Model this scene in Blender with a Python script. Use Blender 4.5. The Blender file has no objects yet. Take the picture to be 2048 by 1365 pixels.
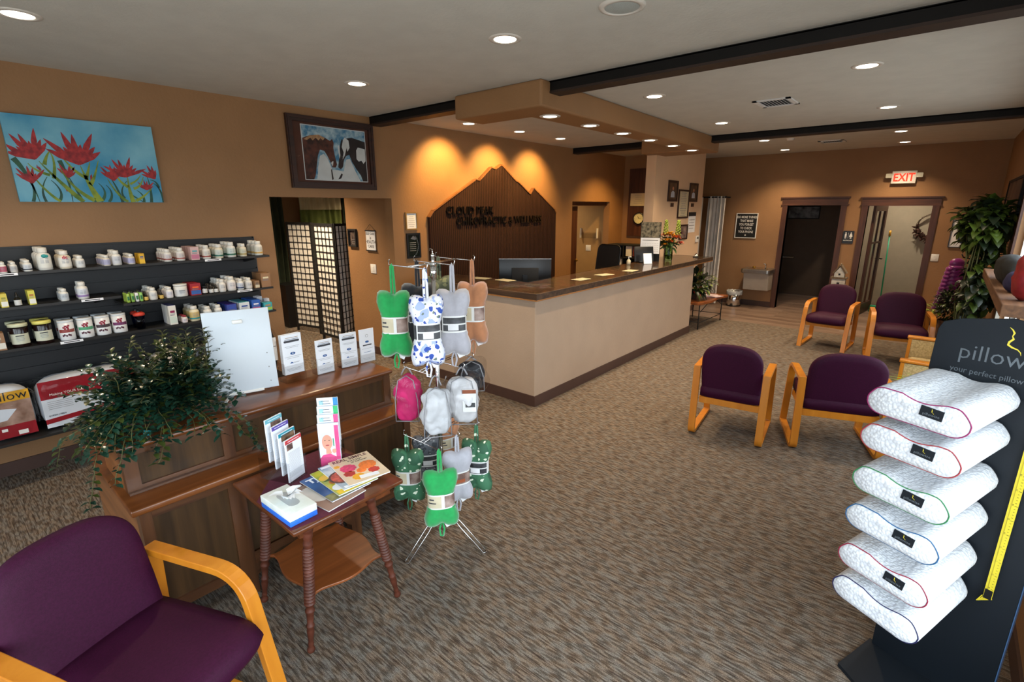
import bpy, bmesh, math, random
from mathutils import Vector, Matrix, noise
S = bpy.context.scene
COL = S.collection
PI = math.pi
def R(d): return d * PI / 180
def hx(h):
    h = h.lstrip('#'); v = [int(h[i:i+2], 16) / 255 for i in (0, 2, 4)]
    return tuple(c / 12.92 if c <= .04045 else ((c + .055) / 1.055) ** 2.4 for c in v)

# ------------------------------------------------------------------ camera
cam_d = bpy.data.cameras.new('camera'); cam = bpy.data.objects.new('camera', cam_d); COL.objects.link(cam); S.camera = cam
CAM_H, F_PX = 1.95, 1003.0
pt, yw, rl = R(14.85), R(-40.42), R(.16)
fwd = Vector((math.sin(yw)*math.cos(pt), math.cos(yw)*math.cos(pt), -math.sin(pt)))
rgt = Vector((math.cos(yw), -math.sin(yw), 0)); dwn = fwd.cross(rgt)
rg2 = rgt*math.cos(rl) + dwn*math.sin(rl); dw2 = -rgt*math.sin(rl) + dwn*math.cos(rl)
m = Matrix.Identity(4)
for i in range(3): m[i][0], m[i][1], m[i][2] = rg2[i], -dw2[i], -fwd[i]
m[2][3] = CAM_H
cam.matrix_world = m
cam_d.sensor_width = 36; cam_d.lens = 36 * F_PX / 2048; cam_d.clip_start = .05; cam_d.clip_end = 200

# ------------------------------------------------------------------ daylight, exposure
W = bpy.data.worlds.new('world'); S.world = W; W.use_nodes = True
nt = W.node_tree; nt.nodes.clear()
wo = nt.nodes.new('ShaderNodeOutputWorld'); bg = nt.nodes.new('ShaderNodeBackground')
bg.inputs[0].default_value = (.80, .90, 1.0, 1); bg.inputs[1].default_value = 6.8
tcw = nt.nodes.new('ShaderNodeTexCoord'); sxw = nt.nodes.new('ShaderNodeSeparateXYZ'); crw = nt.nodes.new('ShaderNodeValToRGB')
nt.links.new(tcw.outputs['Generated'], sxw.inputs[0]); mrw = nt.nodes.new('ShaderNodeMapRange'); mrw.inputs[1].default_value = -1; nt.links.new(sxw.outputs['Z'], mrw.inputs[0]); nt.links.new(mrw.outputs[0], crw.inputs[0])
crw.color_ramp.elements[0].position = .49; crw.color_ramp.elements[0].color = (.40, .41, .40, 1); crw.color_ramp.elements[1].position = .52; crw.color_ramp.elements[1].color = (.80, .91, 1.0, 1)
nt.links.new(crw.outputs[0], bg.inputs[0]); nt.links.new(bg.outputs[0], wo.inputs[0])
S.view_settings.view_transform = 'Standard'; S.view_settings.look = 'None'
S.view_settings.exposure = 0.0; S.view_settings.gamma = 1.0; S.view_settings.use_curve_mapping = False
S.cycles.use_denoising = True
S.cycles.max_bounces = 8; S.cycles.diffuse_bounces = 5; S.cycles.transparent_max_bounces = 32
S.cycles.sample_clamp_indirect = 4.0
def portal(name, loc, rot, sx, sy):
    l = bpy.data.lights.new(name, 'AREA'); l.shape = 'RECTANGLE'; l.size = sx; l.size_y = sy
    l.cycles.is_portal = True
    o = bpy.data.objects.new(name, l); o.location = loc; o.rotation_euler = rot; COL.objects.link(o)
XL, XR, YB, YF, ZC = -5.12, .53, -1.9, 10.96, 2.935
# window openings: right wall (y0,y1,z0,z1) and the wall behind the camera (x0,x1,z0,z1)
WIN_R = [(-1.5, 2.2, .3, 2.6), (3.9, 5.4, .45, 2.3), (5.6, 7.1, .45, 2.3)]
WIN_B = [(-3.9, -2.6, .5, 2.4), (-2.2, .42, .3, 2.6)]
for a, b, c, d in WIN_R: portal('window_daylight', (XR+.02, (a+b)/2, (c+d)/2), (0, R(90), 0), d-c, b-a)
for a, b, c, d in WIN_B: portal('window_daylight', ((a+b)/2, YB-.02, (c+d)/2), (R(90), 0, 0), b-a, d-c)
SPOT_W, WASH_W, WARM, WASHC = 84.0, 190.0, (1, .76, .50), (1, .60, .19)

# ------------------------------------------------------------------ materials
def mat(name, col, rough=.6, metal=0, var=.12, vs=8, bump=0, bs=60, spec=.5, trans=0, emit=None, es=0, col2=None, sheen=0, coat=0, alpha=1):
    if isinstance(col, str): col = hx(col)
    if isinstance(col2, str): col2 = hx(col2)
    M = bpy.data.materials.new(name); M.use_nodes = True
    n = M.node_tree.nodes; l = M.node_tree.links; b = n['Principled BSDF']
    b.inputs['Roughness'].default_value = rough; b.inputs['Metallic'].default_value = metal
    b.inputs['Specular IOR Level'].default_value = spec
    if sheen: b.inputs['Sheen Weight'].default_value = sheen
    if coat: b.inputs['Coat Weight'].default_value = coat; b.inputs['Coat Roughness'].default_value = .12
    if trans: b.inputs['Transmission Weight'].default_value = trans
    if alpha < 1: b.inputs['Alpha'].default_value = alpha
    tc = n.new('ShaderNodeTexCoord'); nz = n.new('ShaderNodeTexNoise'); nz.inputs['Scale'].default_value = vs; nz.inputs['Detail'].default_value = 3
    l.new(tc.outputs['Object'], nz.inputs['Vector'])
    cr = n.new('ShaderNodeValToRGB'); l.new(nz.outputs['Fac'], cr.inputs[0])
    c2 = col2 if col2 else tuple(c*(1+var) for c in col); c1 = col if col2 else tuple(c*(1-var) for c in col)
    cr.color_ramp.elements[0].position = .35; cr.color_ramp.elements[1].position = .65
    cr.color_ramp.elements[0].color = (*c1, 1); cr.color_ramp.elements[1].color = (*[min(1, c) for c in c2], 1)
    l.new(cr.outputs[0], b.inputs['Base Color'])
    if bump:
        n2 = n.new('ShaderNodeTexNoise'); n2.inputs['Scale'].default_value = bs; n2.inputs['Detail'].default_value = 2
        l.new(tc.outputs['Object'], n2.inputs['Vector'])
        bp = n.new('ShaderNodeBump'); bp.inputs['Strength'].default_value = bump; bp.inputs['Distance'].default_value = .004
        l.new(n2.outputs['Fac'], bp.inputs['Height']); l.new(bp.outputs[0], b.inputs['Normal'])
    if emit:
        b.inputs['Emission Color'].default_value = (*(hx(emit) if isinstance(emit, str) else emit), 1); b.inputs['Emission Strength'].default_value = es
    return M
def nodes_of(name, rough=.5, **k):
    M = mat(name, (.5, .5, .5), rough, **k); n = M.node_tree.nodes; return M, n, M.node_tree.links, n['Principled BSDF']
def wood(name, c1, c2, axis='X', rough=.4, sc=1.0, coat=0, spec=.5):
    M, n, l, b = nodes_of(name, rough, coat=coat, spec=spec)
    tc = n.new('ShaderNodeTexCoord'); mp = n.new('ShaderNodeMapping')
    s = {'X': (1.5, 18, 18), 'Y': (18, 1.5, 18), 'Z': (18, 18, 1.5)}[axis]
    mp.inputs['Scale'].default_value = tuple(v*sc for v in s); l.new(tc.outputs['Object'], mp.inputs['Vector'])
    a = n.new('ShaderNodeTexNoise'); a.inputs['Scale'].default_value = 1.2; a.inputs['Detail'].default_value = 6; a.inputs['Distortion'].default_value = .6
    l.new(mp.outputs[0], a.inputs['Vector'])
    cr = n.new('ShaderNodeValToRGB'); l.new(a.outputs['Fac'], cr.inputs[0])
    cr.color_ramp.elements[0].position = .3; cr.color_ramp.elements[1].position = .7
    cr.color_ramp.elements[0].color = (*hx(c1), 1); cr.color_ramp.elements[1].color = (*hx(c2), 1)
    l.new(cr.outputs[0], b.inputs['Base Color'])
    return M
def clear(name, tint=(1, 1, 1), gloss=.25, tr=.9, rough=.05):
    M = bpy.data.materials.new(name); M.use_nodes = True; n = M.node_tree.nodes; l = M.node_tree.links; n.clear()
    o = n.new('ShaderNodeOutputMaterial'); mx = n.new('ShaderNodeMixShader'); t = n.new('ShaderNodeBsdfTransparent'); g = n.new('ShaderNodeBsdfGlossy')
    t.inputs[0].default_value = (*[c*tr for c in tint], 1); g.inputs['Roughness'].default_value = rough
    tc = n.new('ShaderNodeTexCoord'); nz = n.new('ShaderNodeTexNoise'); nz.inputs['Scale'].default_value = 14
    bp = n.new('ShaderNodeBump'); bp.inputs['Strength'].default_value = .15 if rough < .1 else .9; bp.inputs['Distance'].default_value = .01
    l.new(tc.outputs['Object'], nz.inputs['Vector']); l.new(nz.outputs['Fac'], bp.inputs['Height']); l.new(bp.outputs[0], g.inputs['Normal'])
    fr = n.new('ShaderNodeLayerWeight'); fr.inputs[0].default_value = gloss
    ge = n.new('ShaderNodeNewGeometry'); ml = n.new('ShaderNodeMath'); ml.operation = 'MULTIPLY'; iv = n.new('ShaderNodeMath'); iv.operation = 'SUBTRACT'; iv.inputs[0].default_value = 1
    l.new(ge.outputs['Backfacing'], iv.inputs[1]); l.new(fr.outputs['Fresnel'], ml.inputs[0]); l.new(iv.outputs[0], ml.inputs[1]); l.new(ml.outputs[0], mx.inputs[0]); l.new(t.outputs[0], mx.inputs[1]); l.new(g.outputs[0], mx.inputs[2]); l.new(mx.outputs[0], o.inputs[0])
    return M

# ------------------------------------------------------------------ mesh builder
class MB:
    def __init__(s): s.bm = bmesh.new(); s.mats = []; s.k = 0; s.M = Matrix.Identity(4)
    def m(s, mt):
        if mt not in s.mats: s.mats.append(mt)
        s.k = s.mats.index(mt); return s
    def x(s, M=None): s.M = M if M is not None else Matrix.Identity(4); return s
    def _v(s, p): return s.bm.verts.new(s.M @ Vector(p))
    def _f(s, vs, sm=False):
        try: f = s.bm.faces.new(vs)
        except ValueError: return None
        f.material_index = s.k; f.smooth = sm; return f
    def face(s, pts, sm=False): return s._f([s._v(p) for p in pts], sm)
    def box(s, c, d, rz=0, bev=0, rx=0, ry=0):
        Mo = s.M; s.M = Mo @ Matrix.Translation(c) @ Matrix.Rotation(rz, 4, 'Z') @ Matrix.Rotation(rx, 4, 'X') @ Matrix.Rotation(ry, 4, 'Y')
        a, b, e = d[0]/2, d[1]/2, d[2]/2
        if bev <= 0:
            v = [s._v((i*a, j*b, k*e)) for i in (-1, 1) for j in (-1, 1) for k in (-1, 1)]
            for q in ((0, 1, 3, 2), (4, 6, 7, 5), (0, 4, 5, 1), (2, 3, 7, 6), (0, 2, 6, 4), (1, 5, 7, 3)): s._f([v[i] for i in q])
        else:
            bev = min(bev, .49*2*min(a, b, e)); t = bmesh.new(); bmesh.ops.create_cube(t, size=1)
            for v in t.verts: v.co = Vector((v.co.x*d[0], v.co.y*d[1], v.co.z*d[2]))
            bmesh.ops.bevel(t, geom=t.edges[:], offset=bev, segments=2, affect='EDGES', profile=.5)
            s.add(t, True); t.free()
        s.M = Mo; return s
    def b2(s, x0, x1, y0, y1, z0, z1, bev=0): return s.box(((x0+x1)/2, (y0+y1)/2, (z0+z1)/2), (abs(x1-x0), abs(y1-y0), abs(z1-z0)), bev=bev)
    def add(s, t, sm=False):
        mp = {v: s._v(v.co) for v in t.verts}
        for f in t.faces: s._f([mp[v] for v in f.verts], sm)
        return s
    def prism(s, poly, t0, t1, plane='XY', sm=False):
        def P(p, t): return {'XY': (p[0], p[1], t), 'YZ': (t, p[0], p[1]), 'XZ': (p[0], t, p[1])}[plane]
        a = [s._v(P(p, t0)) for p in poly]; b = [s._v(P(p, t1)) for p in poly]; n = len(poly)
        s._f(a); s._f(b[::-1])
        for i in range(n): s._f([a[i], b[i], b[(i+1) % n], a[(i+1) % n]], sm)
        return s
    def lathe(s, pr, c=(0, 0, 0), seg=16, sx=1, sy=1):
        rings = []
        for r, z in pr:
            rings.append([s._v((c[0], c[1], c[2]+z))] if r <= 1e-6 else [s._v((c[0]+r*sx*math.cos(2*PI*i/seg), c[1]+r*sy*math.sin(2*PI*i/seg), c[2]+z)) for i in range(seg)])
        for a, b in zip(rings, rings[1:]):
            if len(a) == 1 and len(b) == 1: continue
            for i in range(seg):
                j = (i+1) % seg
                if len(a) == 1: s._f([a[0], b[j], b[i]][::-1], True)
                elif len(b) == 1: s._f([a[i], a[j], b[0]], True)
                else: s._f([a[i], a[j], b[j], b[i]], True)
        return s
    def cyl(s, c, r, h, seg=20, r2=None):
        r2 = r if r2 is None else r2
        a = [s._v((c[0]+r*math.cos(2*PI*i/seg), c[1]+r*math.sin(2*PI*i/seg), c[2])) for i in range(seg)]
        b = [s._v((c[0]+r2*math.cos(2*PI*i/seg), c[1]+r2*math.sin(2*PI*i/seg), c[2]+h)) for i in range(seg)]
        s._f(a[::-1]); s._f(b)
        for i in range(seg): s._f([a[i], a[(i+1) % seg], b[(i+1) % seg], b[i]], True)
        return s
    def tube(s, pts, r, seg=8, closed=False, taper=None):
        pts = [Vector(p) for p in pts]; n = len(pts); rings = []; up = Vector((0, 0, 1)); pn = None
        for i, p in enumerate(pts):
            a = pts[(i-1) % n] if closed or i else p; b = pts[(i+1) % n] if closed or i < n-1 else p
            t = (b-a); t = t.normalized() if t.length > 1e-9 else Vector((0, 0, 1))
            if pn is None: pn = t.orthogonal().normalized()
            pn = (pn - t*pn.dot(t)); pn = pn.normalized() if pn.length > 1e-6 else t.orthogonal().normalized()
            q = t.cross(pn); rr = r if taper is None else r*(1+(taper-1)*i/(n-1))
            rings.append([s._v(p+pn*rr*math.cos(2*PI*k/seg)+q*rr*math.sin(2*PI*k/seg)) for k in range(seg)])
        for i in range(n if closed else n-1):
            a, b = rings[i], rings[(i+1) % n]
            for k in range(seg): s._f([a[k], a[(k+1) % seg], b[(k+1) % seg], b[k]], True)
        if not closed: s._f(rings[0][::-1]); s._f(rings[-1])
        return s
    def band(s, path, w, t, closed=False, ax=0):
        """flat strip with thickness: path is (y,z) in the plane x=0, width w along x, thickness t"""
        P = [Vector(p) for p in path]; n = len(P); rings = []
        for i, p in enumerate(P):
            a = P[(i-1) % n] if closed or i else p; b = P[(i+1) % n] if closed or i < n-1 else p
            d1 = (p-a); d2 = (b-p)
            if d1.length < 1e-9: d1 = d2
            if d2.length < 1e-9: d2 = d1
            d1 = d1.normalized(); d2 = d2.normalized(); t2 = (d1+d2).normalized(); nn = Vector((-t2.y, t2.x)); k = 1/max(.4, nn.dot(Vector((-d1.y, d1.x))))
            o = nn*t/2*k
            rings.append([s._v((sx*w/2, p.x+sg*o.x, p.y+sg*o.y)) for sx, sg in ((-1, -1), (1, -1), (1, 1), (-1, 1))])
        for i in range(n if closed else n-1):
            a, b = rings[i], rings[(i+1) % n]
            for k in range(4): s._f([a[k], a[(k+1) % 4], b[(k+1) % 4], b[k]])
        if not closed: s._f(rings[0][::-1]); s._f(rings[-1])
        return s
    def sph(s, c, r, seg=12, rg=8):
        if not hasattr(r, '__len__'): r = (r, r, r)
        return s.lathe([(max(1e-9, math.sin(PI*i/rg))*r[0], -math.cos(PI*i/rg)*r[2]) for i in range(rg+1)], c, seg, 1, r[1]/r[0])
    def pillowbox(s, c, d, n=5, amp=.0, seed=0, pw=.45, sag=0):
        """soft cushion: box grid pushed to a superellipsoid, with wrinkles"""
        t = bmesh.new(); bmesh.ops.create_cube(t, size=2); bmesh.ops.subdivide_edges(t, edges=t.edges[:], cuts=n*2, use_grid_fill=True)
        for v in t.verts:
            x, y, z = v.co; L = (abs(x)**(1/pw)+abs(y)**(1/pw)+abs(z)**(1/pw))**pw
            q = Vector((x, y, z))/L
            p = Vector((q.x*d[0]/2, q.y*d[1]/2, q.z*d[2]/2))
            if amp:
                k = noise.noise(Vector((p.x*14+seed, p.y*14, p.z*14)))+.5*noise.noise(Vector((p.x*30+seed, p.y*30, p.z*30)))
                p += q.normalized()*amp*k
            v.co = p+Vector(c)
        s.add(t, True); t.free(); return s
    def leaf(s, p, d, L, w, up=Vector((0, 0, 1)), fold=.25, droop=.2):
        d = d.normalized(); sd = d.cross(up); sd = sd.normalized() if sd.length > 1e-4 else Vector((1, 0, 0)); nn = sd.cross(d)
        a = s._v(p); m1 = p+d*L*.45; m2 = p+d*L*.8-nn*L*droop*.4; e = s._v(p+d*L-nn*L*droop)
        c1 = s._v(m1); l1 = s._v(m1+sd*w*.5+nn*w*fold); r1 = s._v(m1-sd*w*.5+nn*w*fold)
        l2 = s._v(m2+sd*w*.32+nn*w*fold*.6); r2 = s._v(m2-sd*w*.32+nn*w*fold*.6); c2 = s._v(m2)
        for q in ((a, c1, l1), (a, r1, c1), (c1, c2, l2, l1), (r1, r2, c2, c1), (c2, e, l2), (r2, e, c2)): s._f(list(q), True)
    def text(s, body, size, M, ext=.001, align='CENTER', sx=1, bold=0):
        cu = bpy.data.curves.new('t', 'FONT'); cu.body = body; cu.size = size; cu.extrude = ext; cu.align_x = align; cu.resolution_u = 2; cu.offset = bold
        o = bpy.data.objects.new('t', cu); COL.objects.link(o)
        me = bpy.data.meshes.new_from_object(o.evaluated_get(bpy.context.evaluated_depsgraph_get()))
        t = bmesh.new(); t.from_mesh(me); Mo = s.M; s.M = Mo @ M @ Matrix.Diagonal((sx, 1, 1, 1)); s.add(t); s.M = Mo
        t.free(); bpy.data.meshes.remove(me); bpy.data.objects.remove(o); bpy.data.curves.remove(cu); return s
    def build(s, name, mt=None, parent=None, bevel=0):
        if mt is not None and not s.mats: s.mats = [mt]
        bmesh.ops.recalc_face_normals(s.bm, faces=s.bm.faces[:])
        me = bpy.data.meshes.new(name); s.bm.to_mesh(me); s.bm.free()
        for q in s.mats: me.materials.append(q)
        o = bpy.data.objects.new(name, me); COL.objects.link(o)
        if parent is not None: o.parent = parent
        if bevel:
            b = o.modifiers.new('b', 'BEVEL'); b.width = bevel; b.segments = 2; b.limit_method = 'ANGLE'
        return o
def AX(o, X, Y):
    """matrix that puts text with its baseline along X and its up along Y at o"""
    X = Vector(X).normalized(); Y = Vector(Y).normalized(); Z = X.cross(Y); M = Matrix.Identity(4)
    for i in range(3): M[i][0], M[i][1], M[i][2], M[i][3] = X[i], Y[i], Z[i], o[i]
    return M
def thing(name, label, cat, loc=(0, 0, 0), rz=0, group=None, rx=0, ry=0):
    o = bpy.data.objects.new(name, None); COL.objects.link(o); o.empty_display_size = .1
    o.location = loc; o.rotation_euler = (rx, ry, rz); o['label'] = label; o['category'] = cat
    if group: o['group'] = group
    return o
def tag(o, label, cat, group=None, kind=None):
    o['label'] = label; o['category'] = cat
    if group: o['group'] = group
    if kind: o['kind'] = kind
    return o
def struct(o): o['kind'] = 'structure'; return o
def dup(root, loc=None, rz=None, label=None, group=None):
    def cp(o, par):
        c = o.copy(); COL.objects.link(c); c.parent = par
        for ch in [q for q in KIDS.get(o, [])]: cp(ch, c)
        return c
    KIDS = {}
    for o in bpy.data.objects:
        if o.parent: KIDS.setdefault(o.parent, []).append(o)
    r = cp(root, None)
    if loc is not None: r.location = loc
    if rz is not None: r.rotation_euler[2] = rz
    if label: r['label'] = label
    if group: r['group'] = group
    return r
def rot2(poly, a, c=(0, 0)): return [(c[0]+p[0]*math.cos(a)-p[1]*math.sin(a), c[1]+p[0]*math.sin(a)+p[1]*math.cos(a)) for p in poly]
def rrect(w, h, r, n=4, cx=0, cy=0):
    P = []
    for sx, sy, a0 in ((1, 1, 0), (-1, 1, 90), (-1, -1, 180), (1, -1, 270)):
        for i in range(n+1):
            a = R(a0+90*i/n); P.append((cx+sx*(w/2-r)+r*math.cos(a), cy+sy*(h/2-r)+r*math.sin(a)))
    return P

# ------------------------------------------------------------------ shared materials
M_wall = mat('tan_wall_paint', '#936e4a', .55, var=.04, vs=3, bump=.5, bs=45, spec=.35)
M_wall2 = mat('light_counter_paint', '#b39c86', .5, var=.03, vs=3, bump=.35, bs=60, spec=.4)
M_ceil = mat('ceiling_texture_paint', '#c6c6bf', .9, var=.03, vs=6, bump=.35, bs=55, spec=.2)
M_base = mat('brown_rubber_baseboard', '#4a342c', .5, var=.05)
M_blk = mat('black_plastic', '#101012', .35)
M_blkm = mat('matte_black', '#0b0b0c', .75)
M_slat = mat('black_slatwall', '#15171a', .5, var=.1, vs=30)
M_wht = mat('white_plastic', '#e8e6e0', .35, var=.03)
M_paper = mat('white_paper', '#e9ebee', .7, var=.03)
M_chr = mat('chrome', '#d8d8d8', .16, 1, var=.03)
M_stl = mat('brushed_steel', '#a9aaa8', .3, 1, var=.06, vs=40)
M_beam = mat('black_steel_beam', '#0e0c0b', .6, var=.2, spec=.25)
M_beamw = mat('brown_beam_underside', '#29180e', .6, var=.2)
M_trimw = wood('dark_door_casing', '#3a1f14', '#54301f', 'Z', .45)
M_trimx = wood('dark_door_header', '#3a1f14', '#54301f', 'X', .45)
M_oak = wood('honey_oak', '#bd7016', '#cf8424', 'Z', .35, sc=.6, coat=.3)
M_fab = mat('burgundy_upholstery', '#360a28', .6, var=.14, vs=120, bump=.25, bs=420, spec=.18)
M_acr = clear('clear_acrylic', gloss=.3, tr=.93)
M_bag = clear('clear_vinyl_bag', gloss=.22, tr=.93, rough=.12)
M_glass = clear('counter_glass', gloss=.35, tr=.96, rough=.02)
M_red = mat('red_plastic', '#b3302a', .4); M_gold = mat('brass', '#a07830', .35, .8)

# ------------------------------------------------------------------ floor
def carpet():
    M, n, l, b = nodes_of('striated_carpet', .95, spec=.1)
    tc = n.new('ShaderNodeTexCoord')
    def nz(scale, sc, det=2, dist=0):
        mp = n.new('ShaderNodeMapping'); mp.inputs['Scale'].default_value = sc; l.new(tc.outputs['Object'], mp.inputs['Vector'])
        a = n.new('ShaderNodeTexNoise'); a.inputs['Scale'].default_value = scale; a.inputs['Detail'].default_value = det; a.inputs['Distortion'].default_value = dist
        l.new(mp.outputs[0], a.inputs['Vector']); return a.outputs['Fac']
    def mixf(a, b_, f, op='ADD'):
        q = n.new('ShaderNodeMath'); q.operation = op
        for i, v in enumerate((a, b_)):
            if isinstance(v, (int, float)): q.inputs[i].default_value = v
            else: l.new(v, q.inputs[i])
        return q.outputs[0]
    def ramp(f, p0, p1_, c0, c1):
        q = n.new('ShaderNodeValToRGB'); l.new(f, q.inputs[0]); q.color_ramp.elements[0].position = p0; q.color_ramp.elements[1].position = p1_
        q.color_ramp.elements[0].color = (*c0, 1); q.color_ramp.elements[1].color = (*c1, 1); return q.outputs[0]
    def mul(a, b_, f):
        q = n.new('ShaderNodeMix'); q.data_type = 'RGBA'; q.blend_type = 'MULTIPLY'; q.inputs[0].default_value = f; l.new(a, q.inputs[6]); l.new(b_, q.inputs[7]); return q.outputs[2]
    tint = ramp(nz(1, (16, 24, 1), 1), .38, .62, hx('#777067'), hx('#78695a'))
    dash = ramp(nz(1, (17, 84, 1), .5), .40, .56, (.55, .51, .47), (1.08, 1.08, 1.08))
    line = ramp(nz(1, (6, 250, 1), 1), .38, .47, (.45, .40, .42), (1, 1, 1))
    weave = ramp(nz(1, (170, 240, 1), 1), .3, .7, (.62, .62, .62), (1.25, 1.25, 1.25))
    c_ = mul(mul(mul(tint, dash, 1), line, .9), weave, 1)
    cr = n.new('ShaderNodeMix'); cr.data_type = 'RGBA'; cr.inputs[0].default_value = 0; l.new(c_, cr.inputs[6]); t = nz(1, (60, 200, 1), 1)
    cr = type('o', (), {'outputs': [cr.outputs[2]]})
    l.new(cr.outputs[0], b.inputs['Base Color'])
    bp = n.new('ShaderNodeBump'); bp.inputs['Strength'].default_value = .6; bp.inputs['Distance'].default_value = .004
    l.new(t, bp.inputs['Height']); l.new(bp.outputs[0], b.inputs['Normal'])
    return M
def planks():
    M, n, l, b = nodes_of('grey_brown_vinyl_planks', .32)
    tc = n.new('ShaderNodeTexCoord'); br = n.new('ShaderNodeTexBrick')
    mp = n.new('ShaderNodeMapping'); l.new(tc.outputs['Object'], mp.inputs['Vector']); l.new(mp.outputs[0], br.inputs['Vector'])
    br.inputs['Scale'].default_value = 1; br.inputs['Brick Width'].default_value = 1.1; br.inputs['Row Height'].default_value = .15; br.inputs['Mortar Size'].default_value = .002
    br.inputs['Color1'].default_value = (*hx('#6b574a'), 1); br.inputs['Color2'].default_value = (*hx('#857061'), 1); br.inputs['Mortar'].default_value = (*hx('#2a211c'), 1)
    mp2 = n.new('ShaderNodeMapping'); mp2.inputs['Scale'].default_value = (2, 30, 1); l.new(tc.outputs['Object'], mp2.inputs['Vector'])
    a = n.new('ShaderNodeTexNoise'); a.inputs['Scale'].default_value = 1.5; a.inputs['Detail'].default_value = 5; l.new(mp2.outputs[0], a.inputs['Vector'])
    mx = n.new('ShaderNodeMix'); mx.data_type = 'RGBA'; mx.blend_type = 'OVERLAY'; mx.inputs[0].default_value = .7
    l.new(br.outputs[0], mx.inputs[6]); l.new(a.outputs['Fac'], mx.inputs[7]); l.new(mx.outputs[2], b.inputs['Base Color'])
    return M
M_carpet = carpet(); M_plank = planks()
struct(MB().b2(-9.4, XR+.1, YB-.1, 9.2, -.1, 0).build('floor', M_carpet))
struct(MB().b2(-9.4, XR+.1, 9.2, 14, -.1, -.002).build('floor', M_plank))
struct(MB().b2(-9.5, XR+.15, YB-.15, 14, ZC, ZC+.1).build('ceiling', M_ceil))

# ------------------------------------------------------------------ walls with openings
def wall(name, lo, hi, a0, a1, holes, axis, mt=M_wall, z1=ZC):
    """wall slab between lo..hi in its thickness, a0..a1 along; holes (a,b,z0,z1)"""
    b = MB().m(mt); cur = a0
    def bx(p, q, z0, zz):
        if q-p < 1e-4 or zz-z0 < 1e-4: return
        if axis == 'Y': b.b2(lo, hi, p, q, z0, zz)
        else: b.b2(p, q, lo, hi, z0, zz)
    for (p, q, h0, h1) in sorted(holes):
        bx(cur, p, 0, z1); bx(p, q, 0, h0); bx(p, q, h1, z1); cur = q
    bx(cur, a1, 0, z1)
    return struct(b.build(name))
wall('wall_left', XL-.13, XL, YB, 9.6, [(2.35, 3.80, 0, 2.065), (7.66, 8.97, 0, 2.063)], 'Y')
wall('wall_right', XR, XR+.14, YB, YF+.1, WIN_R, 'Y')
wall('wall_back', YB-.14, YB, -5.3, XR+.14, WIN_B, 'X')
wall('wall_far', YF, YF+.13, -5.3, XR+.14, [(-2.41, -1.54, 0, 1.985), (-1.135, -.26, 0, 1.97)], 'X')
wall('wall_office', 9.5, 9.6, -5.2, -3.72, [], 'X')
wall('wall_column', -3.76, -3.6, 7.67, 9.72, [], 'Y', mat('light_column_paint', '#d8b896', .5, var=.03, vs=3, bump=.35, bs=60, spec=.4))
wall('wall_hall_side', 3.88, 4.0, -6.27, XL-.13, [], 'X')
wall('wall_hall_end', -9.3, -9.2, 1.0, 7.5, [], 'Y')
wall('wall_hall_front', 1.0, 1.1, -9.3, XL-.13, [], 'X')
wall('wall_hall_rear', 7.4, 7.5, -9.3, XL-.13, [], 'X')
M_khaki = mat('khaki_paint', '#a8885a', .6, var=.03, bump=.3, bs=50)
wall('wall_room_rear', 9.05, 9.15, -7.6, XL-.13, [], 'X', M_khaki)
wall('wall_room_end', -7.7, -7.6, 7.5, 9.2, [], 'Y', M_khaki)
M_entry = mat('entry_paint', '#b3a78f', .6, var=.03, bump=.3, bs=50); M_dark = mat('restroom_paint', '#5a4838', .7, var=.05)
wall('wall_entry', 12.7, 12.8, -1.4, .6, [], 'X', M_entry)
wall('wall_entry_side', .5, .6, YF+.13, 12.8, [], 'Y', M_entry)
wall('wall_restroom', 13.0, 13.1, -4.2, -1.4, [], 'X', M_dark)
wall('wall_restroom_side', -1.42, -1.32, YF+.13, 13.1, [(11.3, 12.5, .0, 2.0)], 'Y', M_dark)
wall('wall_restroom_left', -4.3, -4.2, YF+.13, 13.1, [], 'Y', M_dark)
wall('wall_curtain_bay', -5.3, -5.2, 9.6, YF, [], 'Y')
# soffit with an L-shaped drop over the counter
SZ = 2.733
sof = [(-3.61, 3.44), (-2.62, 3.44), (-2.78, 7.99), (-3.76, 7.99), (-3.76, 7.45), (-3.03, 7.45), (-3.01, 3.81), (-3.61, 3.81)]
sb = MB().m(M_wall).prism(sof, SZ, ZC)
so = sb.build('ceiling_soffit', bevel=.018); struct(so)
for n_, a, b_, w in (('baseboard_left', (XL, YB), (XL, 2.35), 1), ('baseboard_left', (XL, 3.80), (XL, 7.66), 1), ('baseboard_far', (-5.2, YF), (-2.5, YF), 0), ('baseboard_far', (-1.45, YF), (-1.21, YF), 0), ('baseboard_far', (-.17, YF), (XR, YF), 0), ('baseboard_column', (-3.6, 7.67), (-3.6, 9.72), 1), ('baseboard_hall', (-6.27, 3.88), (XL-.13, 3.88), 0), ('baseboard_right', (XR-.012, YB), (XR-.012, YF), 1)):
    B = MB().m(M_base)
    if w: B.b2(a[0], a[0]+.012, a[1], b_[1], 0, .105)
    else: B.b2(a[0], b_[0], a[1]-.012, a[1], 0, .105)
    struct(B.build(n_))
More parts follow.
